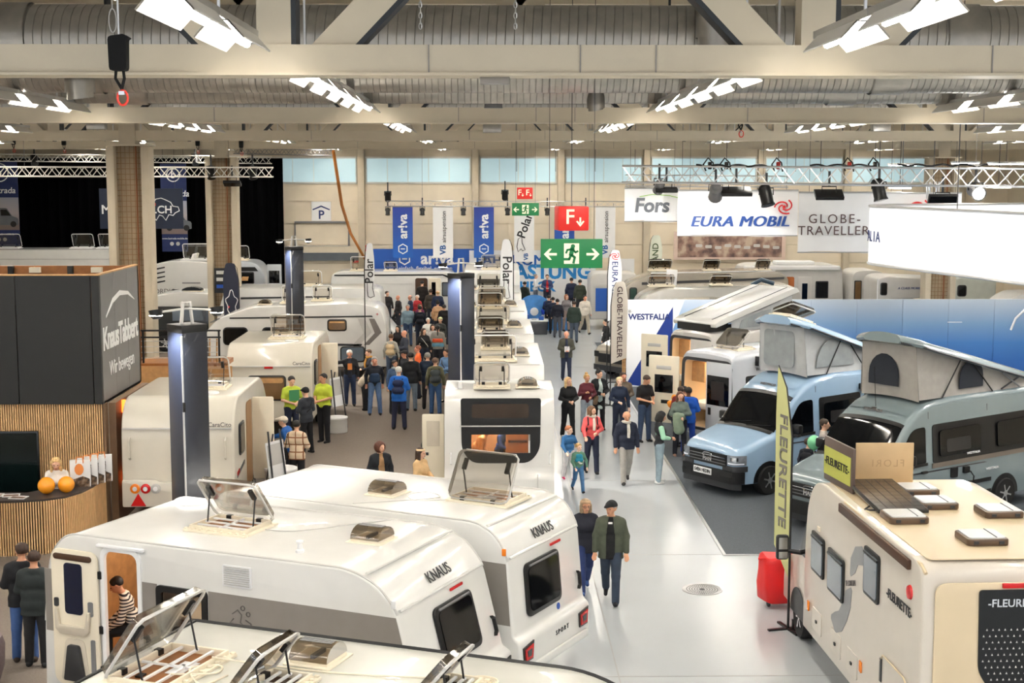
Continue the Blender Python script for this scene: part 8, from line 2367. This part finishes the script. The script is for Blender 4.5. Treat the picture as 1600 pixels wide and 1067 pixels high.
person('white-haired man in royal blue anorak with dark blue backpack', *P((-2.638, 40.801, 1.84)), 1.84, 176, 'wide', 'hold', (30, 104, 196), (34, 38, 62), hc=WHT, bag='backpack', bagc=(26, 36, 72), hem=.8, bulk=1.12, turn=-8)
person('man in black jacket and faded jeans seen from behind', *P((-2.465, 44.047, 1.84)), 1.84, 178, 'stand', 'down', (22, 24, 28), (120, 134, 150), hc=DK, hem=.84, bulk=1.1)
person('silver-haired man in navy jacket with rucksack strap', *P((-1.96, 44.356, 1.8)), 1.8, 174, 'stand', 'hold', (30, 44, 66), (40, 36, 38), hc=GRY, hem=.84, bag='cross', bagc=(30, 30, 34))
person('man in olive fleece with yellow-trimmed grey backpack', *P((-1.678, 43.257, 1.78)), 1.78, 184, 'stand', 'down', (106, 104, 78), (56, 88, 134), hc=(120, 92, 76), bag='backpack', bagc=(66, 72, 74), hem=.88)
person('red-haired man in orange tee among the crowd', *P((-2.37, 46.528, 1.76)), 1.76, -80, 'stand', 'down', (238, 104, 44), (50, 56, 70), hc=(124, 66, 38), skin='red')
person('person in dark flat cap in the middle of the crowd', *P((-2.751, 45.494, 1.72)), 1.72, -60, 'stand', 'down', (30, 32, 38), (40, 44, 52), hat=('cap', (36, 32, 34)), skin='red')
person('woman in grey sweater with beige backpack at the crowd front', *P((-3.5, 50.098, 1.74)), 1.74, 172, 'stand', 'down', (168, 166, 158), (62, 76, 98), hc=LBR, bag='backpack', bagc=(204, 180, 144), hem=.88, fem=True)
person('bald man in slate jacket with hood talking to the crowd', *P((-3.065, 50.787, 1.8)), 1.8, -70, 'stand', 'hold', (62, 66, 80), (40, 44, 56), hair='bald', skin='red', hem=.84, bulk=1.1)
person('dark-haired woman in black with pale cross strap', *P((-2.448, 52.33, 1.7)), 1.7, 20, 'stand', 'down', (26, 26, 30), (30, 40, 62), hair='long', hc=BRN, fem=True, bag='cross', bagc=(206, 200, 190), turn=30)
person('person in grey, orange and blue striped jacket seen from behind', *P((-1.954, 53.063, 1.74)), 1.74, 178, 'stand', 'down', (150, 146, 138), (34, 36, 44), hair='tail', hc=DK, hem=.84,
       extra=lambda o, T, s: [link('jacket_band', skin_mesh('band', [cap(T((-.08, .0, z)), T((.08, .0, z)), .152, None, .85)], .02, cloth_mat(c), .02, [lambda X, Y, Z, a=z: abs(Z - a - T((0, 0, 0))[2]) - .07 + 0 * X], Matrix.Diagonal((s, s, s, 1))), o) for z, c in ((1.18, (230, 92, 50)), (1.0, (98, 150, 178)))])
person('grey-haired man in pale blue sweater facing the queue', *P((-3.522, 60.799, 1.8)), 1.8, 10, 'stand', 'down', (128, 152, 166), (58, 82, 120), hc=GRY, skin='red', turn=-14, bulk=1.1)
person('person with large black backpack and cap in the queue', *P((-2.983, 60.413, 1.78)), 1.78, 184, 'stand', 'down', (26, 32, 48), (30, 40, 60), hc=DK, bag='backpack', bagc=(24, 26, 38), hem=.88)
person('dark-haired woman half hidden by the chevron caravan', *P((-3.464, 53.421, 1.68)), 1.68, -30, 'stand', 'down', (40, 36, 40), (30, 30, 36), hair='long', hc=DK, fem=True)
person('person in black cap and dark coat at the chevron caravan corner', *P((-3.931, 53.55, 1.74)), 1.74, 10, 'stand', 'down', (30, 34, 36), (26, 28, 34), hat=('cap', (24, 22, 24)), skin='red')
person('person in pale blue shirt with shoulder strap beside the centre row', *P((-1.417, 45.647, 1.74)), 1.74, -40, 'stand', 'hold', (112, 148, 192), (130, 120, 108), hc=BRN, skin='tan', bag='cross', bagc=(60, 44, 36))
for (g, h, rz, tc, hc, hair, lab, kw) in (
    ((-4.918, 68.052, 1.78), 1.78, 20, (34, 30, 32), BRN, 'short', 'brown-haired man in dark suit at the start of the queue', dict(turn=30)),
    ((-4.273, 66.114, 1.76), 1.76, -60, (40, 36, 38), GRY, 'bald', 'bald man in black jumper in the queue at the caravan entrance', dict(skin='red')),
    ((-3.707, 66.105, 1.76), 1.76, -70, (34, 44, 70), GRY, 'ring', 'balding man in navy jacket in the queue', dict(skin='red')),
    ((-3.403, 66.569, 1.72), 1.72, -40, (190, 44, 52), WHT, 'short', 'white-haired person in red jacket in the queue', {}),
    ((-2.868, 68.909, 1.8), 1.8, 180, (70, 62, 54), BRN, 'short', 'man in brown-grey jacket waiting at the entrance steps', dict(hem=.84)),
    ((-2.499, 68.145, 1.8), 1.8, 178, (30, 42, 70), BLD, 'ring', 'fair-haired man in navy coat waiting at the entrance steps', dict(hem=.82)),
    ((-2.341, 63.745, 1.7), 1.7, 170, (206, 164, 126), DK, 'bun', 'woman in peach coat in front of the queue', dict(fem=True, hem=.82)),
    ((-1.979, 61.426, 1.74), 1.74, 186, (32, 30, 32), DK, 'short', 'person in black coat beside the tower in the crowd', dict(hem=.82)),
    ((-2.46, 56.465, 1.66), 1.66, 20, (226, 222, 214), WHT, 'short', 'white-haired person in pale top near the big backpack', {}),
    ((-1.984, 56.711, 1.66), 1.66, -20, (60, 62, 60), GRY, 'short', 'person with pale green beanie near the tower', dict(hat=('beanie', (208, 210, 160)))),
    ((-2.186, 54.046, 1.66), 1.66, 10, (176, 172, 170), BRN, 'bob', 'brown-haired woman in light grey top near the tower', dict(fem=True)),
    ((-3.123, 63.273, 1.6), 1.6, 30, (120, 40, 84), LBR, 'bob', 'small woman in plum jacket in the queue', dict(fem=True))):
    person(lab, *P(g), h, rz, 'stand', 'down', tc, (40, 42, 52), hair=hair, hc=hc, **kw)
person('tall dark figure stepping into the caravan by the blue stand', -3.3, 69.2, 1.85, 190, 'step', 'down', (30, 24, 22), (26, 24, 26), hc=DK, z0=.35, hem=.8)
for (g, h, rz, tc, hc, lab) in (((-10.882, 68.686, 2.2), 1.8, 90, (226, 226, 224), DK, 'dark-haired man in white shirt leaning over behind the distant roofs'), ((-10.151, 66.693, 2.2), 1.72, -90, (196, 164, 132), WHT, 'white-haired person facing the man in white shirt behind the distant roofs'),
    ((-9.443, 67.857, 2.2), 1.74, -40, (60, 44, 38), (120, 76, 44), 'brown-haired woman in dark top behind the distant roofs'), ((-9.405, 70.333, 2.2), 1.78, -60, (226, 216, 206), DK, 'person in pale top at the end of the distant roofs'), ((-9.437, 66.3, 2.2), 1.66, 20, (190, 160, 120), BLD, 'blond person between others behind the distant roofs')):
    person(lab, g[0], 66.1 + (g[0] + 10.8) * .75, h, rz, 'stand', 'hold', tc, (40, 42, 52), hc=hc, skin='tan', z0=.4)
person('person in white cap and dark blue top among the beige motorhomes', *P((24.128, 69.809, 2.2)), 1.78, -90, 'stand', 'hold', (38, 48, 72), (40, 42, 52), hat=('cap', (236, 232, 226)), skin='red', z0=.42, tilt=10)
person('person in yellow top inside the open rear of the white van', 6.6, 44.0, 1.7, -60, 'stand', 'down', (214, 210, 70), (50, 50, 60), hc=LBR, z0=.35)
person('person with dark hair between the beanie wearer and the blue suit', *P((5.135, 37.759, 1.7)), 1.7, 160, 'stand', 'down', (120, 30, 30), (40, 42, 52), hc=BRN)

# reception and foreground
person('blonde hostess in white top leaning on the reception counter', -8.72, 28.3, 1.76, 8, 'stand', 'table', (236, 230, 222), (40, 40, 46), hair='long', hc=(214, 176, 120), skin='fair', turn=8, tilt=16, lean=13, fem=True)
person('blonde visitor in navy jacket at the counter, cut by the picture edge', -9.62, 26.55, 1.7, 165, 'stand', 'hold', (34, 46, 84), (30, 30, 40), hair='bob', hc=(212, 172, 116), hem=.82, fem=True)
person('tall man in black jacket and blue jeans before the slatted counter, seen from behind', *P((-7.094, 21.11, 1.84)), 1.84, 198, 'stand', 'hold', (24, 24, 28), (62, 92, 146), (60, 48, 40), hc=BRN, skin='tan', turn=24, hem=.84, bulk=1.1)
person('man in dark hooded jacket standing next to the jeans wearer, seen from behind', *P((-6.843, 20.888, 1.78)), 1.78, 184, 'stand', 'hold', (38, 44, 44), (34, 34, 36), hc=BRN, skin='tan', turn=22, hem=.8, bulk=1.15)
person('dark-haired person in striped shirt leaning on the table inside the open caravan', -4.9, 19.2, 1.62, -78, 'sit', 'table', (228, 224, 216), (24, 26, 32), hc=DK, skin='tan', lean=22, tilt=26, z0=.66, topm=stripe_mat('breton_stripe', (232, 226, 216), (40, 40, 48), (2,), .045, .45))
person('child in blue top behind the rear window of the centre caravan', .2, 31.2, 1.25, 60, 'stand', 'table', (34, 62, 124), (40, 42, 52), hc=BLD, skin='tan', lean=15, z0=.6, child=True)
person('fair-haired woman behind the rear window of the centre caravan', -.4, 31.0, 1.55, 80, 'stand', 'table', (216, 176, 120), (60, 50, 44), hair='long', hc=(196, 150, 84), skin='tan', lean=40, tilt=20, z0=.45)
